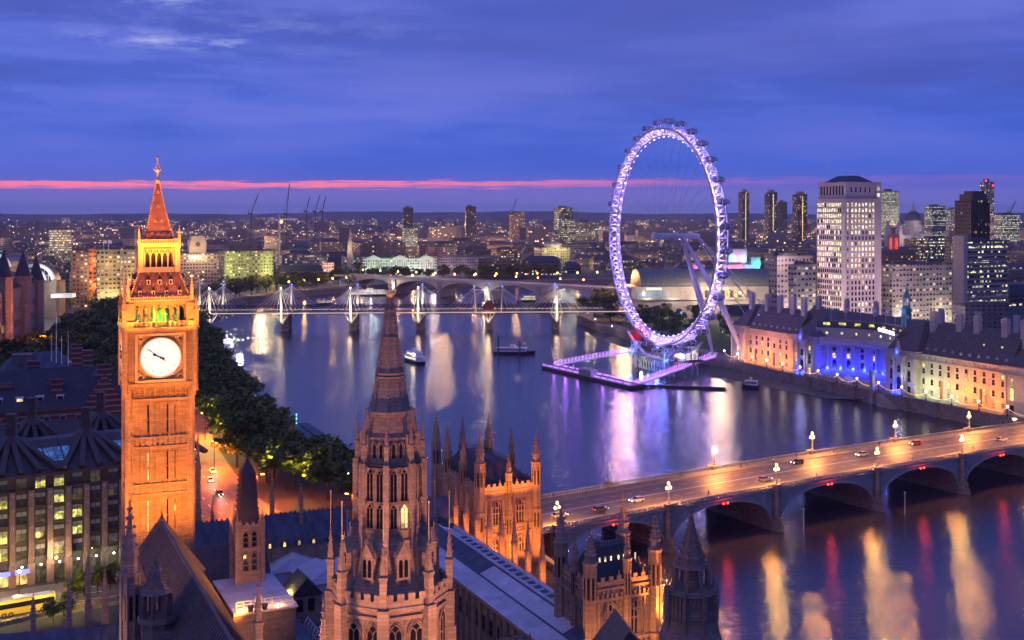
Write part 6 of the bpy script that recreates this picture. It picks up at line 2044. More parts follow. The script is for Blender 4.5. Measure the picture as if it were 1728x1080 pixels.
def left_mast():
    # tall mast on the left bank
    X, Y = XA(337, 880), 880
    T = thing('cable_mast', 'tall white mast with a fan of cables on the left bank beside the clock tower', 'mast', (X, Y, 0))
    wp = bpy.data.materials['white_mast_paint']
    m = MB(); m.tube((0, 0, 0), (0, 0, 18), .6, 7, r2=.9); m.tube((0, 0, 18), (0, 0, 33), .9, 7, r2=.25); part('mast', m, wp, T)
    m = MB()
    for s in (-1, 1):
        for j in range(1, 9): m.tube((0, 0, 32.6), (s * j * 3.4, 0, 9.5), .07, 3)
    part('cable', m, wp, T)
    lamp((X, Y - 6, 14), (1.0, .75, .45), 2600, .5)
left_mast()

# ---------------------------------------------------------------- the far concrete bridge
def far_bridge():
    a, b = Vector((-172, 1290, 0)), Vector((84, 1085, 0))
    L = (b - a).length; d = (b - a).normalized(); rz = math.atan2(d.y, d.x)
    T = thing('concrete_bridge', 'long pale concrete bridge with five flat arches beyond the railway truss', 'bridge', a, rz)
    pts = 5; sp = L / pts
    m = MB()
    m.bx(-30, L + 40, -12, 12, 11.2, 12.4); m.bx(-30, L + 40, -12.2, -11.8, 12.4, 13.4); m.bx(-30, L + 40, 11.8, 12.2, 12.4, 13.4)
    part('deck', m, M['pale_stone'], T)
    for i in range(pts):
        x0, x1 = i * sp + 2.5, (i + 1) * sp - 2.5
        m = MB(); K = 14
        q = [(x0 + (x1 - x0) * j / K, 2.0 + 8.3 * (1 - (2 * j / K - 1) ** 2) ** .6) for j in range(K + 1)]
        for (xa, za), (xb, zb) in zip(q, q[1:]):
            m.add([(xa, -11, za), (xb, -11, zb), (xb, -11, 11.2), (xa, -11, 11.2), (xa, 11, za), (xb, 11, zb)], [(0, 1, 2, 3), (1, 0, 4, 5)])
        part('arch', m, M['pale_stone'], T)
    for i in range(pts + 1):
        m = MB(); m.bx(i * sp - 2.5, i * sp + 2.5, -12.5, 12.5, WZ - 2, 11.2); part('pier', m, M['concrete'], T)
    for i in range(12):
        p = a + d * (L * (i + .5) / 12)
        o = thing('street_lamp', '%s lamp from the left along the far concrete bridge' % ordn(i), 'street lamp', (p.x, p.y, 12.4), rz, 'lamps on the far concrete bridge')
        m = MB(); m.tube((0, -10, 0), (0, -10, 7), .12, 4); m.tube((0, -10, 7), (0, -8.5, 7.3), .1, 4); part('column', m, M['dark'], o)
        m = MB(); m.ball((0, -8.4, 7.2), .8, 6, 4); part('lamp_head', m, M['sodium'], o)
        if i % 2 == 0: lamp((0, -8.4, 6.4), (1.0, .5, .2), 9000, .5, o)
    for i in range(1, 5):
        p = a + d * (sp * i) + Vector((d.y, -d.x, 0)) * 16
        if i % 2: lamp((p.x, p.y, 3), (1.0, .85, .6), 6000, .5)
M['sodium'] = glow('sodium_lamp', (1.0, .36, .09), 16.0)
far_bridge()

# ---------------------------------------------------------------- boats
def hull(m, L, Wd, z0, z1, mi=0, bow=.28, stern=.08):
    out = []
    for s in (1, -1):
        pts = [(-L / 2, Wd * .36), (-L / 2 + L * stern, Wd * .47), (L / 2 - L * bow, Wd * .5), (L / 2 - L * bow * .45, Wd * .34), (L / 2, 0)]
        out += pts if s == 1 else [(x, -y) for x, y in reversed(pts[:-1])]
    out = list(reversed(out))
    n = len(out)
    m.add([(x * .94, y * .8, z0) for x, y in out] + [(x, y, z1 + max(0, x) / L * 1.2) for x, y in out], [(i, (i + 1) % n, n + (i + 1) % n, n + i) for i in range(n)] + [tuple(range(n, 2 * n))], mi)
def boat(label, px, py, L, Wd, rz, decks=1, hullmat=None, lit='w_warm', funnel=False, masts=0, name='passenger_boat', cat='boat'):
    p = W(px, py, WZ)
    T = thing(name, label, cat, p, rz)
    m = MB(); hull(m, L, Wd, -.8, 1.5); part('hull', m, hullmat or M['dark'], T)
    z = 1.5
    for k in range(decks):
        l, w = L * (.66 - .14 * k), Wd * (.78 - .14 * k)
        m = MB(); m.bx(-l * .58, l * .42, -w / 2, w / 2, z, z + 2.3); m.bx(-l * .62, l * .45, -w / 2 - .3, w / 2 + .3, z + 2.3, z + 2.5); part('cabin', m, M['white'], T)
        g = MB()
        n = max(4, int(l / 1.8))
        for s in (-1, 1):
            for i in range(n): x = -l * .55 + (i + .5) * l * .94 / n; g.bx(x - l * .38 / n, x + l * .38 / n, s * w / 2 - .04, s * w / 2 + .04, z + .8, z + 1.8)
        g.bx(l * .42 - .02, l * .42 + .04, -w * .4, w * .4, z + .8, z + 1.8)
        part('window_band', g, M[lit], T)
        z += 2.4
    m = MB()
    for s in (-1, 1): m.tube((-L * .46, s * Wd * .38, 2.4), (L * .3, s * Wd * .44, 2.7), .05, 4)
    m.bx(-L * .1, L * .02, -Wd * .16, Wd * .16, z, z + 1.7); part('wheelhouse', m, M['white'], T)
    if funnel: m = MB(); m.lathe(-L * .08, 0, [(.9, z), (.8, z + 4.5), (.95, z + 4.6), (.9, z + 5.2)], 10); part('funnel', m, plain('funnel_buff', (.45, .30, .12), .5), T)
    for i in range(masts): m = MB(); m.tube((L * (.3 - .55 * i), 0, 1.5), (L * (.3 - .55 * i), 0, z + 6), .12, 5, r2=.05); part('mast', m, M['wood'], T)
    return T, p
def boats():
    T, p = boat('white sightseeing boat with lit windows on open water right of the central spire', 698, 611, 26, 7, rad(118), 2, M['black'], 'w_white')
    lamp((p.x, p.y - 6, .5), (1.0, .7, .4), 500, .4)
    T, p = boat('dark moored barge with a low cabin beside a tall pile in mid river', 868, 597, 27, 6.5, rad(-6), 1, M['black'], 'glass', name='barge')
    m = MB(); m.tube((0, 0, -2), (0, 0, 12), .5, 7); single('mooring_pile', m, M['dark'], 'tall dark mooring pile at the left end of the moored barge', 'pile', W(841, 600, WZ))
    m = MB(); m.tube((0, 0, -2), (0, 0, 10), .5, 7); single('mooring_pile', m, M['dark'], 'dark mooring pile in front of the moored barge middle', 'pile', W(877, 602, WZ))
    T, p = boat('moored white paddle steamer with bright blue white lights left of the river', 383, 592, 40, 9, rad(100), 2, M['black'], 'w_white', True, 2, 'moored_ship', 'ship')
    for dx, dy, c in ((4, -10, (.5, .55, 1.0)), (9, 0, (.3, .35, 1.0)), (6, 8, (.8, .8, 1.0)), (-4, -16, (.6, .6, 1.0))): lamp((p.x + dx, p.y + dy, 3), c, 6000, .5)
    m = MB()
    for i in range(12): m.ball((3 * math.cos(i), -16 + i * 2.9, 7.4 + .5 * math.sin(i * 2)), .35, 5, 4)
    part('deck_light', m, glow('cold_deck_lamp', (.72, .75, 1.0), 8.0), T)
    T, p = boat('small dark tender with a lit cabin below the moored paddle steamer', 378, 612, 14, 4.5, rad(170), 1, M['black'], 'w_white')
    T, p = boat('large white moored ship with rows of lights before the far concrete bridge', 628, 499, 60, 11, rad(8), 2, M['dark'], 'w_white', True, 1, 'moored_ship', 'ship')
    lamp((p.x, p.y - 14, 3), (.9, .85, .8), 2500, .6)
    T, p = boat('low white moored vessel between far concrete bridge and dark riverside trees', 900, 509, 34, 9, rad(4), 2, M['dark'], 'w_white', False, 0, 'moored_ship', 'ship')
    T, p = boat('small green lit workboat left of the railway bridge masts', 548, 514, 18, 6, rad(10), 1, M['black'], 'w_green')
    T, p = boat('small dark workboat on the muddy foreshore under the riverside hall', 1266, 655, 9, 3.5, rad(160), 1, M['black'], 'glass', name='workboat')
    # white marker posts in the near water
    for px, y0, h, lb in ((1356, 900, 6.6, 'thin white marker post in the water below the bridge, the left of two'), (1527, 868, 6.3, 'thin white marker post in the water below the bridge, the right of two')):
        m = MB(); m.tube((0, 0, -2), (0, 0, h), .14, 6); m.cb((0, 0, h), (.4, .4, .3)); single('marker_post', m, M['canvas'], lb, 'post', W(px, y0, WZ))
    # floating landing stage by the plane trees with the green lights
    p0, p1 = W(500, 727, WZ + 1), W(608, 805, WZ + 1)
    d = (p1 - p0).normalized(); rz = math.atan2(d.y, d.x); L = (p1 - p0).length + 20
    T = thing('landing_stage', 'long floating landing stage with a flat roof and green lights beside the plane trees', 'landing stage', (p0.x, p0.y, WZ), rz)
    m = MB(); m.bx(0, L, -5, 5, -.5, 1.0); part('pontoon', m, M['dark'], T)
    m = MB(); m.bx(3, L, -4, 4, 4.2, 4.5); m.bx(3, L, -.2, .2, 4.5, 4.8); part('roof', m, M['slate_bl'], T)
    for i in range(int(L / 5)):
        for s in (-3.6, 3.6): m = MB(); m.tube((3 + i * 5, s, 1), (3 + i * 5, s, 4.2), .12, 5); part('post', m, M['dark'], T)
    m = MB(); m.beam((.4, -4.4, 1.4), (9, -4.4, 1.4), .2, .25); m.ball((.3, 0, 4.0), .28, 5, 4); m.ball((.3, 0, 6.0), .28, 5, 4); m.ball((.3, 0, 7.6), .28, 5, 4); part('green_light', m, M['green_lamp'], T)
    m = MB(); m.tube((.3, 0, 1), (.3, 0, 8.2), .09, 5); part('signal_mast', m, M['white'], T)
    lt = MB()
    for i in range(14): lt.ball((6 + i * (L - 8) / 14, -5.2, 3.4), .26, 5, 4)
    part('pier_light', lt, M['bulb_white'], T)
    for i in range(3): lamp((8 + i * (L - 10) / 3, -6.5, 4), (1.0, .85, .5), 700, .3, T)
    for px, py, h, lb in ((456, 735, 12, 'dark square mooring dolphin at the upper end of the plane trees'), (493, 752, 10, 'dark square mooring dolphin beside the green lit landing stage'), (580, 830, 13, 'dark square mooring dolphin left of the central tower')):
        m = MB(); m.cb((0, 0, -3), (2.2, 2.2, h + 3), .3); m.cb((0, 0, h), (2.5, 2.5, .4), .3); single('mooring_dolphin', m, M['wood'], lb, 'dolphin', W(px, py, WZ))
boats()
# ---------------------------------------------------------------- left: office block, brick blocks, riverside trees
M['w_dim'] = litglass('dim_lit_window', (.75, .72, .40), .16, .05)
M['w_off'] = plain('office_glass', (.06, .07, .075), .1, 0, .5, .4)
def office_block():
    P0 = W(0, 995, 0); d = Vector((.8425, .5387, 0)); rz = math.atan2(d.y, d.x)
    T = thing('office_block', 'dark bronze office block with stone piers and round roof chimneys at bottom left', 'office building', (P0.x, P0.y, 0), rz)
    x0, x1, dep, ze = -37.5, 42.5, 46, 24.4
    m = MB(); m.bx(x0, x1, .6, dep, 0, ze)
    for z in (5.2, 9.1, 13.0, 16.9, 20.8): m.bx(x0, x1, .25, .6, z, z + .7)
    m.bx(x0, x1, -.2, .6, ze - .3, ze + .3)
    part('wall', m, M['bronze'], T)
    m = MB()
    sand = M['sandstone'] = ashlar('pink_sandstone', (.30, .19, .15), 1.4, 1.3, .08, .6)
    n = int((x1 - x0) / 4)
    for i in range(n + 1):
        x = x0 + 4 * i
        q = MB(); q.bx(-.62, .62, -.35, .65, 0, ze - 3.2); q.bx(-.75, .75, -.5, .65, 0, 5.0)
        pr = part('pier', q, sand, T, (x, 0, 0))
        q = MB()
        for z in (5.4, 9.3, 13.2, 17.1, 20.4): q.M = Matrix.Translation((0, -.36, z)) @ Matrix.Rotation(PI / 2, 4, 'X'); q.fr(0, 0, 0, .14, .34, .30, 10); q.fr(0, 0, .14, .2, .15, .15, 8, 0, 1)
        q.M = None; part('boss', q, [M['pale_stone'], M['black']], pr)
    r = random.Random(5)
    for i in range(n):
        for j, z in enumerate((6.0, 9.9, 13.8, 17.7, 21.4)):
            v = r.random()
            px = PXOF(P0.x + d.x * (x0 + 4 * i + 2), P0.y + d.y * (x0 + 4 * i + 2))
            lit = 'w_green' if (v < .05 or (88 < px < 108 and v < .8) or (px < 15 and v < .5)) else ('w_dim' if v < .45 else 'w_off')
            q = MB(); q.bx(-1.05, 1.05, .45, .58, 0, 2.7); q.bx(-1.05, 1.05, .40, .46, 1.75, 2.7, 1); q.bx(-1.2, 1.2, .2, .6, -.2, 0, 2); q.bx(-.05, .05, .38, .46, 0, 2.7, 2); q.bx(-1.2, -1.05, .3, .6, 0, 2.9, 2); q.bx(1.05, 1.2, .3, .6, 0, 2.9, 2)
            key = ('pw', lit)
            if key not in WIN: WIN[key] = q.mesh('window', [M[lit], M['steel'], M['bronze']])
            put('window', WIN[key], T, (x0 + 4 * i + 2, 0, z))
        px = PXOF(P0.x + d.x * (x0 + 4 * i + 2), P0.y + d.y * (x0 + 4 * i + 2))
        q = MB(); q.bx(-1.3, 1.3, .5, .58, .2, 3.6); q.bx(-1.35, 1.35, .3, .6, 3.6, 3.9, 1); part('shop_window', q, [M['w_dim'] if px > 50 else M['w_warm'], M['bronze']], T, (x0 + 4 * i + 2, 0, 0))
        if px > 12:
            q = MB(); q.ball((0, -.5, 4.35), .22, 6, 4); part('wall_lamp', q, M['bulb_white'], T, (x0 + 4 * i + 2, 0, 0))
            lamp(P0 + d * (x0 + 4 * i + 2) + Vector((d.y, -d.x, 0)) * 1.4 + Vector((0, 0, 4.2)), (.95, 1.0, .55), 130, .2)
        if px < 55:
            q = MB(); q.bx(-1.5, 1.5, -.9, -.6, 2.9, 3.8); part('lit_fascia', q, M['blue_sign'], T, (x0 + 4 * i + 2, 0, 0))
            if px < 20: lamp(P0 + d * (x0 + 4 * i + 2) + Vector((d.y, -d.x, 0)) * 1.0 + Vector((0, 0, 2.0)), (1.0, .42, .12), 260, .2)
    m = MB()
    zr = 30.0
    m.add([(x0, .2, ze + .3), (x1, .2, ze + .3), (x1, 13, zr), (x0, 13, zr), (x1, 17, zr), (x0, 17, zr), (x1, dep - 16, ze + 1), (x0, dep - 16, ze + 1), (x1, dep - 8, zr), (x0, dep - 8, zr), (x1, dep, ze), (x0, dep, ze)],
          [(0, 1, 2, 3), (3, 2, 4, 5), (5, 4, 6, 7), (7, 6, 8, 9), (9, 8, 10, 11)])
    for i in range(n + 1): m.beam((x0 + 4 * i, .2, ze + .4), (x0 + 4 * i, 13, zr + .1), .3, .2)
    rf = part('roof', m, M['bronze'], T)
    for xc, yc in ((4.5, 14.5), (21.5, 14.5), (38.5, 14.5), (-12.5, 14.5), (-29.5, 14.5), (13, dep - 9), (30, dep - 9), (-4, dep - 9), (-22, dep - 9)):
        s = MB(); s.lathe(0, 0, [(3.2, -1.2), (3.3, 0), (2.4, .7), (1.4, 1.3), (1.25, 1.5), (1.15, 6.0), (1.3, 6.1), (1.3, 6.5), (.9, 6.6)], 14)
        ch = part('chimney', s, M['bronze'], T, (xc, yc, zr))
        for k in range(-2, 3):          # ducts fanning from the chimney down to the piers
            q = MB()
            if yc < 20: q.beam((k * .9, -2.0, .4), (k * 4.0 + (0), -14.2, ze - zr + 1.0), 1.25, .8)
            else: q.beam((k * .9, -2.0, .4), (k * 3.6, -7, -4.4), 1.1, .8)
            part('roof_duct', q, M['bronze'], ch)
    for xc in (13, -4, 30, -21):
        q = MB(); zz = lambda y: ze + .3 + (zr - ze - .3) * (y - .2) / 12.8 + .12
        q.add([(-2.6, 4.2, zz(4.2)), (2.6, 4.2, zz(4.2)), (3.6, 9.5, zz(9.5)), (-3.6, 9.5, zz(9.5))], [(0, 1, 2, 3)])
        for i in range(5): q.beam((-2.6 + i * 1.3, 4.2, zz(4.2) + .06), (-3.6 + i * 1.8, 9.5, zz(9.5) + .06), .1, .1, 1)
        part('roof_glazing', q, [M['w_blue'], M['dark']], rf, (xc, 0, 0))
    return P0, d
M['blue_sign'] = glow('blue_lit_fascia', (.16, .20, 1.0), 2.6)
OB = office_block()

def striped(name):
    m, k, b = new_mat(name)
    tc = k.n('ShaderNodeTexCoord')
    u, v = k.sep(tc.outputs['UV'])[:2]
    band_ = k.m('GREATER_THAN', k.m('FRACT', k.m('DIVIDE', v, 1.7)), .72)
    n = k.noise(tc.outputs['Object'], .9, 4)
    c = k.mix(band_, k.ramp(n, [(.3, (.10, .03, .026)), (.7, (.16, .05, .04))]), (.27, .22, .21))
    setp(k, b, col=c, rough=.85)
    return m
M['striped'] = striped('red_brick_with_stone_bands')
def brick_blocks():
    Y = 338
    T = thing('brick_office', 'red brick block with white stone bands, striped chimneys and slate roofs behind the bronze office', 'office building', (XA(62, Y), Y, 0), EA)
    m = MB(); m.bx(-30, 26, 0, 40, 0, 25.5); part('wall', m, M['striped'], T)
    m = MB(); pointed_roof(m, -30.5, 26.5, -.5, 15, 25.5, 33.5, hip=3); pointed_roof(m, -30.5, 26.5, 25, 40.5, 25.5, 33.5, hip=3); pointed_roof(m, 12, 26.4, 4, 40, 25.6, 33.0, along='y'); part('roof', m, M['slate'], T)
    m = MB()
    m.prism([(14, -.8), (24, -.8), (24, 1), (14, 1)], 0, 27); m.add([(14, -.8, 27), (24, -.8, 27), (19, -.8, 35), (14, 1, 27), (24, 1, 27), (19, 1, 35)], [(0, 1, 2), (5, 4, 3), (0, 2, 5, 3), (2, 1, 4, 5)]); part('gable', m, M['striped'], T)
    for px, yt, w in ((57, 610, 3.6), (130, 583, 3.2), (148, 592, 3.4), (176, 617, 4.2), (96, 642, 3.2), (10, 650, 3.4), (138, 638, 2.8)):
        yy = {57: 372, 130: 392, 148: 386, 176: 352, 96: 344, 10: 340, 138: 352}[px]
        zt = ZA(yt, yy)
        m = MB(); m.cb((0, 0, 0), (w, 2.2, zt - 24)); m.cb((0, 0, zt - 25), (w + .5, 2.7, .5)); m.cb((0, 0, zt - 24), (w + .2, 2.4, .4))
        p = Vector((XA(px, yy), yy, 24)) - T.location
        Rm = Matrix.Rotation(-EA, 3, 'Z')
        part('chimney', m, M['striped'], T, Rm @ p)
    r = random.Random(8)
    for i in range(7):
        q = MB(); q.bx(-1, 1, -.3, 2, 0, 1.8); q.bx(-.8, .8, -.35, -.3, .3, 1.5, 1); q.bx(-1.2, 1.2, -.5, 2.2, 1.8, 2.0); part('dormer', q, [M['white'], M['w_warm'] if i in (2, 4) else M['glass']], T, (-27 + i * 5.6, 2.2, 27.2))
    for i in range(12):
        for z in (20.5, 15.5): sash_window(T, -28 + i * 4.4, -.02, z, 1.5, 2.6, 0, M['pale_stone'], M['w_off'])
    # white block with a blue grey roof behind
    Y = 420
    T = thing('white_office', 'pale rendered block with a blue grey roof and flagpoles behind the striped chimneys', 'office building', (XA(66, Y), Y, 0), EA)
    m = MB(); m.bx(-12, 12, 0, 18, 0, 26); part('wall', m, M['pale_stone'], T)
    m = MB(); pointed_roof(m, -12.5, 12.5, -.5, 18.5, 26, 31.5, hip=5); m.bx(-9, -2, 2, 9, 26, 31.5); part('roof', m, M['slate_bl'], T)
    for i in range(5): sash_window(T, -9 + i * 4.5, -.02, 21, 1.6, 2.6, 0, M['white'], M['w_warm'] if i == 0 else M['w_off'])
    for px, h in ((95, 20), (87, 12), (104, 11), (115, 13)):
        m = MB(); m.tube((0, 0, 0), (0, 0, h), .18, 5, r2=.08); single('flagpole', m, M['white'], {95: 'tallest white flagpole above the blue grey roof before the dark trees', 87: 'flagpole just left of the tallest one above the blue grey roof', 104: 'flagpole just right of the tallest one above the blue grey roof', 115: 'rightmost flagpole above the blue grey roof near the striped chimney'}[px], 'flagpole', (XA(px, 425), 425, 27))
    # tall turreted stone block on the far left
    T = thing('turreted_mansion', 'tall turreted stone mansion block at the left edge with an orange lit bay', 'apartment building', (-247, 505, 0), rad(12))
    m = MB(); m.bx(-40, 12, 0, 120, 0, 46)
    for z in (8, 16, 24, 32, 40): m.bx(-40, 12.4, -.4, 120.4, z, z + .6)
    part('wall', m, M['stone'], T)
    m = MB(); pointed_roof(m, -40.5, 12.5, -.5, 120.5, 46, 58, hip=8, along='y'); part('roof', m, M['slate'], T)
    for i, (x, y, h) in enumerate(((12, 2, 62), (12, 40, 66), (12, 84, 64), (-14, 0, 64), (12, 118, 60))):
        m = MB(); m.fr(x, y, 0, h - 14, 4.2, 4.2, 8, PI / 8); m.fr(x, y, h - 14, h - 13, 4.8, 4.8, 8, PI / 8); m.fr(x, y, h - 13, h, 4.2, .2, 8, PI / 8, 1); part('turret', m, [M['stone'], M['slate']], T)
    for j in range(22):
        for z in (3, 10.5, 18.5, 26.5, 34.5):
            if j * 5.2 < 116: sash_window(T, 12.44, 5 + j * 5.2, z, 1.8, 3.6, PI / 2, M['pale_stone'], M['w_warm'] if (j * 3 + int(z)) % 11 == 0 else M['w_off'])
    for j in range(8):
        for z in (18.5, 26.5, 34.5): sash_window(T, -36 + j * 6, -.44, z, 1.8, 3.6, 0, M['pale_stone'], M['w_off'])
    for z in (24, 36, 46): lamp((-226, 548, z), ORANGE, 5000, .5)
    # railway terminus with white arched roof
    T = thing('rail_terminus', 'white arched railway terminus roof lit from inside, above the left trees', 'station', (XA(61, 900), 900, 0), rad(8))
    def archm(r0, r1, y0, y1, z0, K=18):
        m = MB()
        for i in range(K):
            a, b = PI * i / K, PI * (i + 1) / K
            q = [(r0 * math.cos(a), y0, z0 + r0 * math.sin(a)), (r0 * math.cos(b), y0, z0 + r0 * math.sin(b)), (r1 * math.cos(b), y0, z0 + r1 * math.sin(b)), (r1 * math.cos(a), y0, z0 + r1 * math.sin(a))]
            m.add(q + [(x, y1, z) for x, y, z in q], [(0, 1, 2, 3), (7, 6, 5, 4), (3, 2, 6, 7), (1, 0, 4, 5)])
        return m
    part('arch', archm(12.0, 14.5, -2, 2, 29), M['white'], T)
    part('arch', archm(7.5, 9.0, -6, -2, 30), M['white'], T)
    part('vault', archm(11.5, 12.0, 2, 26, 29), M['slate_bl'], T)
    m = MB()
    for i in range(7): m.beam((-9 + i * 3, 1, 29), (-9 + i * 3, 1, 29 + math.sqrt(144 - (-9 + i * 3) ** 2)), .5, .5)
    m.beam((-12, 1, 34), (12, 1, 34), .5, .5); part('screen', m, M['white'], T)
    m = MB(); m.bx(-16, 16, 4, 26, 0, 29); m.bx(12, 16, -3, 2, 0, 31); m.bx(-16, -12, -3, 2, 0, 31); part('wall', m, M['stone_dk'], T)
    m = MB(); m.bx(14, 30, -12, 0, 17, 20); part('canopy', m, M['white'], T)
    lamp((XA(70, 890), 886, 30), (.9, 1.0, .85), 13000, .5); lamp((XA(84, 885), 880, 20), (.9, 1.0, .85), 5000, .5)
    T = thing('rail_terminus', 'second white arched roof end cut off by the left edge', 'station', (XA(-6, 960), 960, 0), rad(8))
    part('arch', archm(9, 11, -2, 2, 38), M['white'], T); part('vault', archm(8.5, 9, 2, 60, 38), M['slate_bl'], T)
    m = MB(); m.bx(-11, 11, 2, 60, 0, 38); part('wall', m, M['stone_dk'], T)
    lamp((XA(2, 950), 948, 40), (.9, 1.0, .85), 7000, .5)
brick_blocks()

def planting():
    # the row of planes along the embankment, between road and river
    k = 0
    path_ = resample([(-36, 316), (-60, 338), (-82, 372), (-104, 425), (-128, 500), (-160, 590), (-208, 730)], 10.5)
    for i, (x, y) in enumerate(path_):
        tree(x + RN.uniform(-2, 2), y + RN.uniform(-2, 2), RN.uniform(17, 22), '%s plane tree along the embankment by the river, counted from the bridge' % ordn(k), 'embankment plane trees', 1.2); k += 1
        if i % 2 == 0 and i > 1:
            tree(x - 7 + RN.uniform(-2, 2), y + 5 + RN.uniform(-2, 2), RN.uniform(15, 20), '%s plane tree along the embankment by the river, counted from the bridge' % ordn(k), 'embankment plane trees', 1.2); k += 1
    # gardens left of the clock tower
    n = 0
    while n < 58:
        y = RN.uniform(440, 860)
        px = RN.uniform(5, 330)
        x = XA(px, y)
        if x < -247 + (y - 505) * -.21 + 22: continue
        # keep off the road and the water
        if min((Vector((x, y)) - Vector(e)).length for e in resample(EMB[3:11], 15)) < 22: continue
        if min((Vector((x, y)) - Vector(e)).length for e in resample(LB[6:14], 15)) < 12: continue
        if 60 < px < 125 and y < 470: continue
        tree(x, y, RN.uniform(19, 27), 'dark leafy garden tree in the mass left of and behind the clock tower', 'garden trees behind the clock tower', 1.25, name='garden_tree'); n += 1
    k = 0
    for i, (x, y) in enumerate(resample([(-205, 738), (-262, 930), (-270, 1080), (-236, 1232), (-172, 1345), (-92, 1405), (60, 1450)], 16)):
        px = PXOF(x, y)
        if px < 395 and i < 16 and i % 2: continue
        tree(x - 10 + RN.uniform(-4, 4), y + 9 + RN.uniform(-4, 4), RN.uniform(15, 21), '%s tree along the far embankment below the pale floodlit fronts, from the left' % ordn(k), 'far embankment trees', 1.2, name='embankment_tree'); k += 1
    n = 0
    for x, y in ((66, 905), (80, 930), (62, 962), (84, 980), (100, 905), (96, 862), (76, 870), (118, 880), (108, 842), (92, 812), (124, 846), (140, 862), (112, 800), (99, 772), (138, 822), (156, 842), (170, 828), (128, 780), (106, 742),
                 (152, 790), (170, 795), (120, 745), (190, 800), (205, 815), (185, 770), (160, 752), (145, 735), (200, 780), (214, 838), (230, 860), (138, 702), (75, 1010), (88, 1040)):
        tree(x + RN.uniform(-3, 3), y + RN.uniform(-3, 3), RN.uniform(12, 17), 'dark leafy tree in the gardens behind the wheel' if n else 'leafy tree under the left foot of the wheel', 'trees in the gardens behind the wheel', 1.15, name='garden_tree'); n += 1
    # coloured and white lamps among those trees
    for x, y, z, c, e in ((128, 792, 6, (.05, 1.0, .12), 3500), (108, 816, 8, (.08, .12, 1.0), 5000), (124, 838, 10, (.08, .12, 1.0), 5000), (150, 770, 4, (1.0, .75, .35), 1500), (90, 890, 5, (1.0, .62, .2), 2500), (176, 742, 5, (1.0, .8, .5), 1800),
                          (70, 800, 4, (1.0, .7, .35), 1200), (62, 850, 4, (1.0, .7, .35), 1200), (86, 748, 4, (1.0, .7, .35), 900), (60, 905, 5, (1.0, .7, .35), 1500)):
        lamp((x, y, z), c, e, .4)
        m = MB(); m.tube((0, 0, 0), (0, 0, 4), .09, 5); m.ball((0, 0, 4.2), .32, 6, 4, 1)
        single('park_lamp', m, [M['dark'], M['bulb_white'] if c[2] > .3 and c[0] > .5 else M['bulb']], 'globe lamp glowing among the dark trees behind the wheel', 'street lamp', (x, y - 1, 0), group='lamps in the gardens behind the wheel')
    # festoon of orange and white lamps along the far embankment
    em = resample(EMB[8:], 24)
    for i, (x, y) in enumerate(em):
        T = thing('road_lamp', '%s orange lamp from the left along the far embankment road' % ordn(i), 'street lamp', (x + 6, y - 16, 0), 0, 'orange lamps along the far embankment road')
        m = MB(); m.tube((0, 0, 0), (0, 0, 9), .12, 5); part('column', m, M['dark'], T)
        m = MB(); m.ball((0, 0, 9.2), 1.0, 6, 4); part('lamp_head', m, M['sodium'], T)
        if i % 2 == 0: lamp((0, 0, 8.2), (1.0, .40, .08), 14000, .5, T)
    # sodium lamps of the near embankment road
    for i, (x, y) in enumerate(((-60, 268), (-92, 296), (-42, 300), (-72, 322), (-108, 340), (-96, 368), (-124, 392), (-113, 420), (-143, 452), (-131, 492), (-172, 560), (-165, 620), (-222, 700))):
        T = thing('road_lamp', '%s tall orange street lamp along the embankment road by the clock tower' % ordn(i), 'street lamp', (x, y, 0), RN.uniform(0, 6), 'sodium lamps by the clock tower')
        m = MB(); m.tube((0, 0, 0), (0, 0, 10), .14, 6, r2=.09); m.tube((-1.6, 0, 10), (1.6, 0, 10), .07, 5); part('column', m, M['dark'], T)
        m = MB()
        for s in (-1, 1): m.cb((s * 1.6, 0, 9.75), (.9, .35, .18))
        part('lamp_head', m, M['sodium'], T)
        spot((0, 0, 9.6), (0, 0, 0), (1.0, .115, .002), 88000 if i < 9 else 40000, 152, .35, .3, 'road_light', T)
    for x, y, z, e in ((-116, 432, 9, 9000), (-107, 410, 10, 9000), (-99, 392, 9, 8000), (-90, 374, 9, 6000), (-60, 328, 9, 5000), (-74, 350, 9, 4000)): lamp((x, y, z), (1.0, .70, .12), e, .3)
planting()
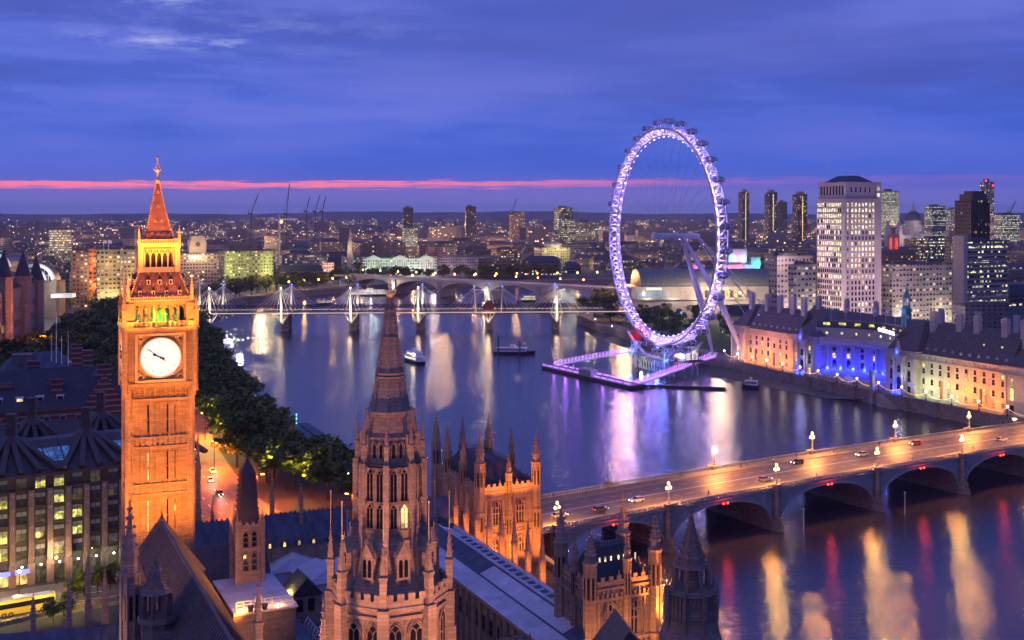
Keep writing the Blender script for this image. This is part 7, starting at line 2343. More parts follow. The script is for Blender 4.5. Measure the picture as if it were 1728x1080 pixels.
def street_left():
    # yellow lit coach, shrubs and lamps on the road in front of the office block
    d = OB[1]; nrm = Vector((d.y, -d.x, 0)); rz = math.atan2(d.y, d.x)
    p = W(55, 1034, 0)
    T = thing('coach', 'long white topped coach glowing yellow on the road at bottom left', 'coach', (p.x - 2, p.y, 0), rz)
    L = 12.5
    m = MB()
    prof = [(-1.25, .35), (-1.27, 1.2), (-1.25, 2.6), (-1.05, 3.25), (-.7, 3.4), (.7, 3.4), (1.05, 3.25), (1.25, 2.6), (1.27, 1.2), (1.25, .35)]
    n = len(prof)
    xs = [-L / 2, -L / 2 + .25, L / 2 - .5, L / 2]
    sc_ = [.96, 1, 1, .94]
    vs = [(x, y * s, z if x < L / 2 else z * .98) for x, s in zip(xs, sc_) for y, z in prof]
    fs = [(a * n + i, a * n + n + i, a * n + n + (i + 1) % n, a * n + (i + 1) % n) for a in range(3) for i in range(n)] + [tuple(range(n)), tuple(reversed(range(3 * n, 4 * n)))]
    m.add(vs, fs); part('body', m, plain('coach_yellow', (.75, .52, .10), .35, 0, .05), T)
    m = MB(); m.bx(-L / 2 + .4, L / 2 - .8, -1.0, 1.0, 3.38, 3.46); m.bx(-2, 1, -.7, .7, 3.46, 3.7); part('roof', m, M['white'], T)
    for s in (-1, 1): m = MB(); m.bx(-L / 2 + .6, L / 2 - .3, s * 1.28 - .03, s * 1.28 + .03, 1.75, 2.75); part('side_window', m, M['glass'], T)
    m = MB(); m.bx(L / 2 - .05, L / 2 + .03, -1.0, 1.0, 1.3, 2.9); part('windscreen', m, M['glass'], T)
    for x in (-L / 2 + 2.4, -L / 2 + 3.7, L / 2 - 2.6):
        for s in (-1, 1):
            m = MB(); m.M = Matrix.Rotation(PI / 2, 4, 'X'); m.fr(0, 0, -.15, .15, .5, .5, 14); m.fr(0, 0, -.16, .16, .3, .3, 10, 0, 1); m.M = None
            part('wheel', m, [M['rubber'], M['steel']], T, (x, s * 1.15, .5))
    m = MB(); m.ball((L / 2 + .02, -.9, .8), .14); m.ball((L / 2 + .02, .9, .8), .14); part('headlight', m, M['bulb_white'], T)
    for dx, dy in ((-6, -4.5), (3, -4.5), (9, -4), (-2, 6)): q = Vector((p.x, p.y, 0)) + d * dx - nrm * dy; lamp((q.x, q.y, 4.5), (1.0, .72, .15), 1500, .3)
    for px, py, lb in ((33, 1010, 'old style globe lamp standing at the coach side'), (95, 985, 'street lamp post before the bronze office block doors'), (155, 968, 'street lamp post right of the coach before the bronze office block')):
        p = W(px, py, 0)
        o = thing('street_lamp', lb, 'street lamp', p)
        m = MB(); m.lathe(0, 0, [(.25, 0), (.18, .6), (.09, .8), (.07, 5.6)], 7); part('column', m, M['dark'], o)
        m = MB(); m.ball((0, 0, 5.9), .34, 7, 5); part('globe', m, M['bulb_white'] if px == 33 else M['sodium'], o)
        lamp((0, 0, 6.7), (1.0, .6, .3), 1600, .3, o)
    for i, (px, py, h) in enumerate(((130, 1010, 6), (142, 1006, 5), (165, 1002, 5), (186, 996, 6), (108, 1040, 5), (90, 1052, 5))):
        p = W(px, py, 0)
        tree(p.x, p.y, h, '%s small street tree from the left beside the road, behind palace pinnacles' % ordn(i), 'small trees beside the road', 1.0, name='street_tree')
    m = MB()
    a = W(-20, 1062, 0); b = W(215, 1008, 0)
    m.beam((a.x, a.y, .3), (b.x, b.y, .3), .5, .7); n = 30
    for i in range(n): q = a.lerp(b, i / n); m.cb((q.x, q.y, 0), (.7, .7, 1.0), rz)
    single('roadside_wall', m, M['stone'], 'low stone wall with piers beside the road at bottom left', 'wall')
street_left()

# ---------------------------------------------------------------- vehicles and people
mm, kk, bb = new_mat('car_paint')
oo = kk.n('ShaderNodeObjectInfo')
setp(kk, bb, col=oo.outputs['Color'], rough=.3, metal=.2)
M['paint'] = mm
def car_proto():
    T = thing('parked_car', '-', 'car', (0, 0, -400), 0)
    m = MB()
    L = [(-2.15, .62, .55, .80), (-2.05, .78, .42, .92), (-1.2, .86, .28, 1.0), (-.4, .88, .26, 1.0), (.7, .88, .26, .98), (1.3, .86, .28, .92), (1.95, .80, .38, .78), (2.15, .66, .5, .66)]
    n = 6
    vs = []
    for x, w, z0, z1 in L: vs += [(x, -w * .9, z0), (x, -w, (z0 + z1) / 2), (x, -w * .93, z1), (x, w * .93, z1), (x, w, (z0 + z1) / 2), (x, w * .9, z0)]
    fs = [(a * n + i, a * n + (i + 1) % n, a * n + n + (i + 1) % n, a * n + n + i) for a in range(len(L) - 1) for i in range(n)] + [tuple(reversed(range(n))), tuple(range(n * len(L) - n, n * len(L)))]
    m.add(vs, [tuple(reversed(f)) for f in fs])
    m.add([(-1.55, -.66, 1.46), (.25, -.66, 1.48), (.25, .66, 1.48), (-1.55, .66, 1.46), (-1.55, -.66, 1.40), (.25, -.66, 1.42), (.25, .66, 1.42), (-1.55, .66, 1.40)], [(0, 1, 2, 3), (0, 4, 5, 1), (2, 6, 7, 3), (1, 5, 6, 2), (3, 7, 4, 0)])
    for x0, x1 in ((-1.95, -1.5), (.22, 1.05)):
        for s in (-1, 1): m.tube((x0, s * .78, .95) if x0 < 0 else (x1, s * .78, .93), (x1, s * .64, 1.43) if x0 < 0 else (x0, s * .64, 1.44), .05, 4)
    part('body', m, M['paint'], T)
    m = MB(); m.add([(-1.95, -.78, .94), (1.05, -.78, .92), (1.05, .78, .92), (-1.95, .78, .94), (-1.5, -.63, 1.42), (.22, -.63, 1.43), (.22, .63, 1.43), (-1.5, .63, 1.42)], [(0, 1, 5, 4), (1, 2, 6, 5), (2, 3, 7, 6), (3, 0, 4, 7)]); part('window_band', m, M['glass'], T)
    for x in (-1.3, 1.32):
        for s in (-1, 1):
            m = MB(); m.M = Matrix.Rotation(PI / 2, 4, 'X'); m.fr(0, 0, -.1, .1, .33, .33, 14); m.fr(0, 0, -.1, -.1001, .33, .01, 14); m.M = None; w = part('wheel', m, M['rubber'], T, (x, s * .78, .33))
            m = MB(); m.M = Matrix.Rotation(PI / 2, 4, 'X'); m.fr(0, 0, -.115, .115, .2, .2, 10); m.M = None; part('rim', m, M['steel'], w)
    for s in (-1, 1):
        m = MB(); m.ball((2.08, s * .58, .66), .11, 6, 4, sy=1.4); part('headlight', m, M['car_lamp'], T)
        m = MB(); m.ball((-2.08, s * .58, .76), .10, 6, 4, sy=1.5); part('tail_light', m, M['red_lamp'], T)
    return T
M['car_lamp'] = glow('car_headlamp', (1.0, .95, .85), 16.0)
def traffic():
    pr = car_proto()
    def setc(o, col):
        for ch in o.children:
            if ch.name.startswith('body'): ch.color = c4(col)
    first = [True]
    def place(p, rz, col, lb, nm='car'):
        if first[0]: o = pr; first[0] = False
        else: o = dup(pr, p, rz, lb)
        o.location = p; o.rotation_euler = (0, 0, rz); o['label'] = lb; setc(o, col); LABELS.setdefault(lb, []).append(o)
        return o
    # s along the bridge, t across; left hand traffic: near half heads right, away from us
    def s_at(px, t):
        return min((abs(PXOF((BP(s, t)).x, BP(s, t).y) - px), s) for s in [i * .5 for i in range(-30, 460)])[1]
    cars = ((1075, 9.6, 1, (.42, .45, .52), 'silver blue hatchback with headlights on, alone midway on the bridge carriageway'),
            (946, 8.5, 0, (.5, .5, .5), 'pale car nearest the palace on the bridge'), (1012, 7.5, 0, (.08, .08, .1), 'dark car behind the silver hatchback toward the palace'),
            (1345, 19, 1, (.05, .05, .06), 'black car on the far lane of the bridge between two far lamps'), (1545, 20, 1, (.3, .04, .04), 'red car on the far lane of the bridge near the river stair'),
            (1290, 8, 0, (.1, .12, .2), 'dark blue car on the near lane of the bridge mid span'), (1690, 10, 0, (.4, .4, .42), 'silver car at the right end of the bridge'), (1455, 16.5, 1, (.45, .44, .42), 'pale car on the far lane at mid bridge'))
    for px, t, rev, col, lb in cars:
        s = s_at(px, t); p = BP(s, t); p.z += .006
        o = place(p, BA + (PI if rev else 0), col, lb)
        dr = BX * (-1 if rev else 1)
        spot(p + dr * 2.4 + Vector((0, 0, .75)), p + dr * 14, (1.0, .92, .75), 900, 70, .8, .12, parent=None)
    r = random.Random(3)
    em = resample(EMB[3:8], 3.0)
    for k, (i, off, rev) in enumerate(((4, 5, 0), (10, 5.5, 0), (14, 8.5, 0), (20, 5, 0), (27, 8, 0), (34, 5, 0), (8, -6, 1), (17, -9, 1), (26, -6, 1))):
        a, b = Vector(em[i]), Vector(em[i + 1]); dd = (b - a).normalized(); nn = Vector((dd.y, -dd.x)); q = a + nn * off
        place((q.x, q.y, .03), math.atan2(dd.y, dd.x) + (PI if not rev else 0), r.choice([(.5, .5, .5), (.05, .05, .06), (.3, .05, .04), (.1, .12, .2), (.7, .7, .7)]), '%s car along the orange lit embankment road, %s lane' % (ordn(k), 'river side' if not rev else 'inland'))
        if not rev: spot((q.x - dd.x * 2.4, q.y - dd.y * 2.4, .8), (q.x - dd.x * 14, q.y - dd.y * 14, 0), (1, .9, .75), 1200, 70, .8, .12)
    for k, (px, py) in enumerate(((463, 892), (486, 882), (507, 878))):
        p = W(px, py, .03); place(p, rad(30 + 10 * k), ((.05, .05, .06), (.4, .4, .42), (.1, .02, .02))[k], '%s car waiting at the junction beyond the slate roof' % ('black', 'silver', 'dark red')[k])
    for px, rev, t, c1 in ((150, 0, 0, 0),):
        p = W(185, 985, .03); place(p, OB[0].z + math.atan2(OB[1].y, OB[1].x), (.25, .02, .02), 'dark red car with glowing tail lights on the road before the bronze office block')
        p = W(130, 997, .03); place(p, math.atan2(OB[1].y, OB[1].x), (.05, .05, .05), 'black car just ahead of the coach')
traffic()
def person_mesh(pose):
    me = bpy.data.meshes.new('person_skeleton')
    st = .16 if pose else .05
    V = [(0, 0, .95), (0, 0, 1.18), (0, 0, 1.42), (0, 0, 1.52), (.02, 0, 1.62), (.02, 0, 1.74), (0, .10, .90), (st, .10, .50), (st * 1.1 - .06, .10, .08), (st * 1.1 + .10, .10, .04), (0, -.10, .90), (-st * .6, -.10, .50), (-st * 1.6 - .04, -.10, .09), (-st * 1.6 + .12, -.10, .04),
         (0, .19, 1.40), (-st * .7, .25, 1.13), (.02 - st * .4, .26, .88), (.03 - st * .3, .26, .79), (0, -.19, 1.40), (st * .9, -.25, 1.13), (.1 + st, -.25, .90), (.12 + st, -.25, .81)]
    E = [(0, 1), (1, 2), (2, 3), (3, 4), (4, 5), (0, 6), (6, 7), (7, 8), (8, 9), (0, 10), (10, 11), (11, 12), (12, 13), (2, 14), (14, 15), (15, 16), (16, 17), (2, 18), (18, 19), (19, 20), (20, 21)]
    Rd = [.15, .135, .15, .065, .10, .085, .10, .07, .048, .035, .10, .07, .048, .035, .075, .055, .042, .035, .075, .055, .042, .035]
    me.from_pydata(V, E, [])
    o = bpy.data.objects.new('person_skeleton', me); COL.objects.link(o)
    sm = o.modifiers.new('skin', 'SKIN'); o.modifiers.new('sub', 'SUBSURF').levels = 1
    for i, sv in enumerate(me.skin_vertices[0].data): sv.radius = (Rd[i], Rd[i]); sv.use_root = (i == 0)
    bpy.context.view_layer.update()
    out = bpy.data.meshes.new_from_object(o.evaluated_get(bpy.context.evaluated_depsgraph_get()))
    bpy.data.objects.remove(o)
    for mt in (M['paint'], M['trousers'], M['skin'], M['hair']): out.materials.append(mt)
    for p in out.polygons:
        z, x = p.center.z, p.center.x
        y = abs(p.center.y)
        p.material_index = 3 if (z > 1.70 or (z > 1.6 and x < -.02)) else 2 if (z > 1.5 or (y > .2 and z < .88)) else 1 if z < .92 and y < .2 else 0
        p.use_smooth = True
    out.name = 'person'
    return out
M['trousers'] = plain('dark_trousers', (.03, .03, .045), .8); M['skin'] = plain('skin', (.45, .28, .20), .6); M['hair'] = plain('dark_hair', (.03, .02, .015), .7)
def crowd():
    pm = [person_mesh(0), person_mesh(1)]
    r = random.Random(21)
    cols = [((.6, .6, .6), 'pale'), ((.05, .05, .06), 'black'), ((.45, .06, .05), 'red'), ((.08, .14, .40), 'blue'), ((.5, .42, .25), 'tan'), ((.15, .3, .12), 'green'), ((.25, .25, .27), 'grey')]
    lst = [(-6 + i * 2.3 + r.uniform(-.7, .7), BW - r.uniform(1.6, 3.6), 'far') for i in range(13)] + [(s, BW - r.uniform(1.5, 4), 'far') for s in (31, 52, 66, 88, 92, 101, 112, 128, 150)] + [(s, r.uniform(1.6, 4), 'near') for s in (1.5, 22, 47, 58, 83, 99, 122, 141, 170)]
    cnt = {}
    for i, (s, t, w) in enumerate(lst):
        (c, nm) = cols[(i * 3 + i // 7) % 7]
        ps = i % 3 != 0
        k = (w, nm); cnt[k] = cnt.get(k, -1) + 1
        p = BP(s, t); p.z += .155
        o = put('person', pm[1 if ps else 0], None, p, BA + r.choice([0, PI, PI / 2]), color=c)
        tag(o, '%s person in %s top %s on the %s bridge pavement, from the palace' % (ordn(cnt[k]), nm, 'walking' if ps else 'standing', w), 'person', 'people on the bridge pavements')
crowd()
def nav_lights():
    ends = PIERS
    for j in range(len(ends) - 1):
        s = (ends[j] + ends[j + 1]) / 2
        p = BP(s, -.35); p.z -= 1.15
        T = thing('navigation_light', 'pair of red navigation lamps on the %s arch of the road bridge from the palace' % ordn(j), 'navigation light', p, BA, 'red lamps under the road bridge arches')
        for x in (-.75, .75):
            m = MB(); m.ball((x, -.25, -.2), .3, 7, 5); part('lamp', m, M['red_lamp'], T)
        m = MB(); m.beam((-1.1, 0, .1), (1.1, 0, .1), .2, .15); part('bracket', m, M['dark'], T)
        lamp((0, -1.2, -.4), (1.0, .05, .02), 420, .35, T)
nav_lights()
# ---------------------------------------------------------------- named buildings of the middle distance
def blk(name, label, px0, px1, ytop, Y, mat, col, lit, rz=EA, dr=.6, cat='office building', roof='flat', roofcol=None, light=None, z0=0, group=None):
    """a building that fills px0..px1 and rises to row ytop at distance Y"""
    c, s_ = math.cos(rz), abs(math.sin(rz))
    wid = (px1 - px0) * Y / F
    w = wid / (c + dr * s_); d = w * dr
    ztop = ZA(ytop, Y)
    zw = ztop if roof == 'flat' else ztop - min(7.0, d * .35)
    T = thing(name, label, cat, (XA((px0 + px1) / 2, Y), Y, 0), rz, group)
    m = MB(); m.bx(-w / 2, w / 2, 0, d, 0, zw)
    if zw > 30: m.bx(-w / 2 - .3, w / 2 + .3, -.3, d + .3, zw - .9, zw - .2)
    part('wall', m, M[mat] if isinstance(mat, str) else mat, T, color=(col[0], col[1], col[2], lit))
    m = MB()
    if roof == 'pitched': pointed_roof(m, -w / 2 - .4, w / 2 + .4, -.4, d + .4, zw, ztop, hip=min(w, d) * .3)
    elif roof == 'mansard': m.add([(-w / 2, 0, zw), (w / 2, 0, zw), (w / 2, d, zw), (-w / 2, d, zw), (-w / 2 + 2.5, 2.5, ztop), (w / 2 - 2.5, 2.5, ztop), (w / 2 - 2.5, d - 2.5, ztop), (-w / 2 + 2.5, d - 2.5, ztop)], [(0, 1, 5, 4), (1, 2, 6, 5), (2, 3, 7, 6), (3, 0, 4, 7), (4, 5, 6, 7)])
    else:
        m.bx(-w * .28, w * .12, d * .3, d * .75, zw, zw + max(1.6, (zw) * .045)); m.bx(w * .2, w * .38, d * .25, d * .5, zw, zw + 1.6); m.bx(-w / 2, w / 2, 0, .5, zw, zw + .7)
    part('roof', m, M['slate'] if roof != 'flat' else M['roof_grey'], T)
    if light:
        for cx, z, colr, e in light:
            p = T.location + Vector((c * cx * w, math.sin(rz) * cx * w, 0)) + Vector((math.sin(rz), -math.cos(rz), 0)) * (Y * (.0035 if name == 'theatre_block' else .010))
            lamp((p.x, p.y, z), colr, e, .8)
    T['half'] = w / 2
    return T, w, d, zw
M['roof_grey'] = plain('flat_roof_grey', (.11, .11, .12), .85, 0, .3, .1)
WARM = (1.0, .68, .25); YG = (.95, .95, .35); PALE = (.75, 1.0, .80)
def middle_city():
    B = blk
    B('office_building', 'low square office block glowing yellow on every floor far behind the left trees', 82, 122, 387, 1900, 'far3', (.42, .36, .26), .92)
    B('office_building', 'dark office block with white lit window rows left of the orange edged front', 119, 151, 424, 1000, 'far1', (.16, .13, .14), .42)
    B('office_building', 'narrow block whose orange lit edge glows right of the dark office', 150, 163, 420, 985, 'far1', (.45, .28, .18), .2, light=[(.2, 20, ORANGE, 16000), (.2, 42, ORANGE, 14000)])
    B('office_building', 'cream block with upright lit piers beneath two flags left of the spire', 162, 204, 421, 960, 'far1', (.45, .38, .27), .35, light=[(-.3, 14, WARM, 9000), (0, 40, WARM, 6000), (.3, 14, WARM, 9000)])
    B('office_building', 'yellow lit cream block touching the left side of the clock spire', 203, 240, 420, 955, 'far1', (.46, .38, .26), .4, light=[(-.3, 14, (1.0, .75, .2), 10000), (.1, 36, WARM, 6000)])
    for px, lb in ((175, 'left white flag over the cream block left of the clock spire'), (183, 'right pink flag over the cream block left of the clock spire')):
        T = thing('flag', lb, 'flag', (XA(px, 955), 955, 52))
        m = MB(); m.tube((0, 0, 0), (0, 0, 9), .25, 5); part('pole', m, M['white'], T)
        m = MB(); m.add([(0, 0, 6), (2.6, .3, 5.6), (2.8, 0, 8.0), (0, 0, 9)], [(0, 1, 2, 3), (3, 2, 1, 0)]); part('cloth', m, M['white'], T)
    T, w, d, z = B('office_building', 'broad cream riverside office with a square clock turret right of the orange spire', 296, 374, 428, 1230, 'far1', (.42, .36, .34), .18, light=[(-.1, 46, WARM, 9000)])
    m = MB(); m.bx(-9, 9, 4, 16, z, z + 14); m.bx(-7, 7, 5, 14, z + 14, z + 19); part('clock_turret', m, M['portland'], T)
    m = MB(); m.M = Matrix.Translation((0, 3.9, z + 10)) @ Matrix.Rotation(PI / 2, 4, 'X'); m.fr(0, 0, 0, .2, 2.6, 2.6, 16); m.M = None; part('clock_face', m, M['dark'], T)
    for x in (-8, -3, 2, 7): lamp(T.location + Vector((x, -4, z - 4)), (1.0, .72, .35), 3500, .4)
    B('office_building', 'block wrapped in sheeting lit blotchy yellow right of the cream riverside office', 373, 468, 424, 1300, 'far1', (.34, .34, .16), .45, light=[(-.42, 18, YG, 15000), (-.36, 30, YG, 9000), (.40, 16, YG, 15000), (.42, 30, YG, 8000)])
    B('office_building', 'grey office with a bright row of windows right of the yellow sheeted block', 468, 560, 431, 1460, 'far1', (.20, .18, .22), .26)
    B('hotel', 'dim purple brick riverside hotel above the embankment trees', 470, 546, 448, 1390, 'far2', (.20, .12, .15), .12, roof='mansard', cat='hotel')
    B('theatre', 'small pale front lit orange and white by the embankment trees', 543, 566, 444, 1400, 'far1', (.45, .32, .26), .1, light=[(-.2, 10, (1.0, .4, .2), 16000), (.3, 12, (1.0, .9, .7), 16000)], cat='theatre')
    B('office_building', 'dark wide block with a bright yellow stair tower behind the church steeple', 600, 690, 410, 1750, 'far1', (.11, .10, .13), .10)
    T, w, d, z = B('office_building', 'thin bright yellow stair tower beside the dark wide block', 615, 621, 408, 1740, 'far3', (.5, .45, .2), .95)
    # long pale classical front
    T, w, d, z = B('classical_palace', 'long pale classical riverside front floodlit greenish white', 612, 738, 436, 1490, 'far1', (.46, .44, .38), .06, roof='flat', rz=rad(6), dr=.25, light=[(x, 9, PALE if x < .3 else (1.0, .95, .9), 12000) for x in (-.46, -.33, -.2, -.07, .06, .19, .32, .45)], cat='palace')
    for x in (-.36, 0, .36):
        for i in range(6): m = MB(); m.fr(0, 0, 8, 22, .8, .7, 8); part('column', m, M['pale_stone'], T, (w * x + (i - 2.5) * 3.0, -1.2, 0))
        m = MB(); m.bx(-9.5, 9.5, -2.4, 0, 22, 24); m.add([(-9.5, -2.4, 24), (9.5, -2.4, 24), (0, -2.4, 28), (-9.5, 2, 24), (9.5, 2, 24), (0, 2, 28)], [(0, 1, 2), (0, 2, 5, 3), (1, 4, 5, 2)]); part('pediment', m, M['pale_stone'], T, (w * x, 0, 0))
    B('classical_wing', 'pinkish wing continuing the pale classical front to the right', 738, 846, 433, 1530, 'far1', (.40, .32, .34), .10, rz=rad(6), dr=.25, light=[(-.4, 9, (1.0, .7, .8), 7000), (-.15, 9, (1.0, .7, .8), 5000), (.4, 12, PALE, 6000)], cat='palace')
    B('brick_office', 'brick block dotted with lit windows right of the pinkish wing', 834, 884, 419, 1580, 'far2', (.22, .15, .13), .55)
    B('office_building', 'dark stepped red brick block left of the dotted brick block', 800, 836, 423, 1640, 'far2', (.15, .09, .09), .10)
    T, w, d, z = B('curved_office', 'grand cream office floodlit yellow along its top, above the far embankment', 908, 970, 418, 1640, 'far1', (.46, .40, .28), .15, light=[(-.4, 30, YG, 15000), (0, 34, (1, .85, .4), 15000), (.4, 30, YG, 12000), (-.1, 10, WARM, 9000)])
    m = MB(); m.lathe(0, d * .4, [(w * .28, z), (w * .28, z + 5), (w * .18, z + 8), (.2, z + 9)], 14); part('attic', m, M['portland'], T)
    B('office_tower', 'stepped glass office tower brightly lit left of the wheel', 939, 971, 351, 2400, 'far3', (.16, .16, .15), .55, cat='tower')
    B('office_building', 'glazed block stepping down right of the bright office tower', 966, 1016, 374, 2350, 'far3', (.14, .14, .14), .45)
    B('tower_block', 'slim tower block with one lit stair strip, left of the pair beside the wheel', 680, 698, 351, 2600, 'far2', (.11, .09, .11), .10, rz=rad(10), cat='tower block')
    B('tower_block', 'slim tower block with lit stair strips, right one of the pair left of the wheel', 785, 804, 349, 2600, 'far2', (.11, .09, .10), .16, rz=rad(10), cat='tower block')
    for px, px_, yt, yb in ((686, 688, 354, 384), (792, 794, 352, 372), (796, 797, 352, 372)):
        pass
    B('office_building', 'low yellow lit block at the foot of the left slim tower', 681, 707, 386, 2400, 'far3', (.3, .28, .2), .85)
    B('tower_block', 'short round shouldered flats with dotted windows left of the stepped office tower', 862, 888, 359, 2700, 'far2', (.15, .11, .14), .35, cat='tower block')
    # concert hall
    Y = 905
    T = thing('concert_hall', 'long pale concert hall with a dark curved roof behind the wheel', 'concert hall', (XA(1196, Y), Y, 0), rad(4))
    m = MB(); m.bx(-62, 62, 0, 50, 0, 24); m.bx(-62, 62, -6, 0, 0, 15); m.bx(-64, 64, -7, -6, 15, 16.5); m.bx(-62, 62, -.5, 0, 22.5, 25); part('wall', m, M['concrete'], T)
    m = MB(); K = 12
    for i in range(K):
        a, b = PI * i / K, PI * (i + 1) / K
        m.add([(-54, 25 - 24 * math.cos(a), 24 + 14 * math.sin(a)), (54, 25 - 24 * math.cos(a), 24 + 14 * math.sin(a)), (54, 25 - 24 * math.cos(b), 24 + 14 * math.sin(b)), (-54, 25 - 24 * math.cos(b), 24 + 14 * math.sin(b))], [(0, 1, 2, 3)])
        for s in (-54, 54): m.add([(s, 25, 24), (s, 25 - 24 * math.cos(a), 24 + 14 * math.sin(a)), (s, 25 - 24 * math.cos(b), 24 + 14 * math.sin(b))], [(0, 1, 2), (2, 1, 0)])
    part('roof', m, plain('green_grey_copper', (.14, .17, .16), .6, .2), T)
    for i in range(11): m = MB(); m.bx(-1.2, 1.2, -.15, .05, 0, 5.5); part('window', m, M['w_warm'] if i % 2 else M['w_dim'], T, (-2 + i * 3.4, 0, 16.4))
    m = MB(); m.bx(-12, 12, -.3, 0, 0, 5); part('window', m, plain('blue_lit_glass', (.2, .3, .42), .2), T, (-46, 0, 16.4))
    for x, z, s_ in ((-44, 22.6, 1), (10, 22.6, 1)):
        m = MB(); m.bx(-6, 6, -.7, -.5, 0, 1.5); part('lit_sign', m, glow('orange_white_sign_%d' % x, (1.0, .75, .45), 2.5), T, (x, 0, z))
    for x in (-50, -30, -10, 10, 30, 50): lamp(T.location + Vector((x, -12, 19)), (1.0, .80, .55), 5200, .5)
    # coloured concrete theatre blocks
    for px0, px1, yt, Y, c, e, lb in ((1228, 1262, 420, 1130, [(-.35, (.1, .8, 1.0)), (.05, (1.0, .1, .9)), (.4, (.1, .7, 1.0))], 4800, 'upper concrete theatre tower lit cyan and magenta right of the wheel'),
                                      (1222, 1257, 446, 1080, [(-.3, (1.0, .2, .45)), (.1, (1.0, .2, .45)), (.4, (1.0, .22, .5))], 7000, 'lower concrete theatre block lit pink right of the wheel'),
                                      (1255, 1269, 446, 1085, [(-.2, (.1, .6, 1.0)), (.4, (.1, .75, 1.0))], 4600, 'narrow concrete theatre block lit sky blue'),
                                      (1266, 1284, 434, 1150, [(-.2, (.05, .3, 1.0)), (.4, (.05, 1.0, .4))], 4600, 'rear concrete theatre tower lit blue and green'),
                                      (1165, 1190, 447, 1120, [(-.4, (1.0, .05, .8)), (.2, (1.0, .05, .8))], 4500, 'low concrete block lit magenta seen through the wheel')):
        B('theatre_block', lb, px0, px1, yt, Y, M['concrete'], (.4, .4, .4), 0, cat='theatre', rz=rad(8), light=[(a, ZA(yt, Y) * q, b, e) for a, b in c for q in (.35, .8)])
    # the white stone office tower
    Xc, Yc = 234.0, 800.0
    T = thing('stone_tower', 'massive white stone office tower with grids of lit windows right of the wheel', 'office tower', (Xc, Yc, 0), EA)
    # local: south front y=0 from x=0..32, west front x=0 from y=0..31
    w, d = 31.8, 30.7
    m = MB(); m.bx(0, w, 0, d, 0, 93.5); m.bx(1.5, w - .4, 1.2, d - .4, 93.5, 105.0); m.bx(1.0, w + .2, .8, d, 104.2, 105.4)
    m.bx(w - 4.6, w + .3, -.4, 6, 0, 105); m.bx(-.35, 3.6, -.35, 3.6, 0, 93.5); m.bx(-.2, w + .2, -.25, 0, 92.6, 93.8)
    part('wall', m, M['portland2'], T)
    m = MB(); m.add([(4, 3, 105.4), (w - 4, 3, 105.4), (w - 4, d - 3, 105.4), (4, d - 3, 105.4), (11, 10, 110), (w - 11, 10, 110), (w - 11, d - 10, 110), (11, d - 10, 110)], [(0, 1, 5, 4), (1, 2, 6, 5), (2, 3, 7, 6), (3, 0, 4, 7), (4, 5, 6, 7)]); part('roof', m, M['slate'], T)
    m = MB(); m.tube((2, 20, 105), (2, 20, 118), .16, 5); part('flagpole', m, M['white'], T)
    r = random.Random(12)
    rows = [90.0 - 3.92 * i for i in range(22)]
    dark_rows = {6, 12, 17}
    litc = {}
    def wmesh(kind, ww, hh):
        k_ = ('st', kind, ww)
        if k_ not in WIN:
            q = MB(); q.bx(-ww / 2, ww / 2, -.05, .02, 0, hh); q.bx(-ww / 2 - .12, ww / 2 + .12, -.3, 0, -.2, 0, 1); q.bx(-.06, .06, -.1, -.04, 0, hh, 1); WIN[k_] = q.mesh('window', [M[kind], M['pale_stone']])
        return WIN[k_]
    rest = {'w_white': MB(), 'glass': MB(), 'w_warm': MB()}
    cnt = 0
    for j, z in enumerate(rows):
        pr = .12 if j in dark_rows else .95 if j < 5 else .9 if j in (7, 8, 9, 13) else .55
        if j > 13: pr = .22
        for i in range(7):
            kind = 'w_white' if r.random() < pr else ('w_warm' if r.random() < .15 else 'glass')
            if cnt < 99: put('window', wmesh(kind, 1.45, 2.5), T, (5.9 + i * 3.2, 0, z - 2.0)); cnt += 1
            else: rest[kind].bx(5.9 + i * 3.2 - .72, 5.9 + i * 3.2 + .72, -.05, .02, z - 2.0, z + .5)
        for i in range(13):
            kind = 'w_white' if r.random() < pr * .95 else 'glass'
            y = 5.2 + i * 1.98
            rest[kind].bx(-.05, .02, y - .5, y + .5, z - 2.0, z + .5)
        for kx in (1.6,):
            kind = 'w_warm' if r.random() < pr * .7 else 'glass'
            rest[kind].bx(kx - .5, kx + .5, -.42, -.33, z - 2.0, z + .3)
    for i in range(8): rest['glass'].bx(1.44, 1.52, 4 + i * 3.2, 5.6 + i * 3.2, 96, 102.5)
    for i in range(5): rest['glass'].bx(5.5 + i * 4.2, 6.6 + i * 4.2, 1.14, 1.22, 98, 101.5)
    for z in (102.0, 97.5): rest['w_white'].bx(w - 3.2, w - 1.4, -.48, -.38, z - 2.6, z)
    for kd, q in rest.items():
        o = part('window_grid', q, M[kd], T); o['kind'] = 'stuff'
    for x, y, z, e in ((12, -45, 8, 42000), (30, -42, 8, 42000), (-36, 8, 8, 30000), (-36, 26, 8, 26000), (16, -40, 50, 26000), (-38, 14, 55, 20000)):
        p = Vector((Xc, Yc, 0)) + E_ * x + N_ * y; lamp((p.x, p.y, z), (1.0, .66, .72), e, 1.0)
    for lb, px0, px1, yt, Y, lit in (('long low wing with rows of small windows right of the white stone tower', 1488, 1626, 446, 830, .30), ('pale wing with square windows hard left of the white stone tower', 1334, 1382, 446, 770, .42), ('larger pale wing behind the small one left of the white stone tower', 1303, 1380, 432, 815, .08)):
        T, w, d, z = B('stone_wing', lb, px0, px1, yt, Y, 'far1', (.42, .37, .34), lit, dr=.3, light=[(-.3, 9, (1.0, .85, .55), 13000), (.3, 9, (1.0, .85, .55), 13000)])
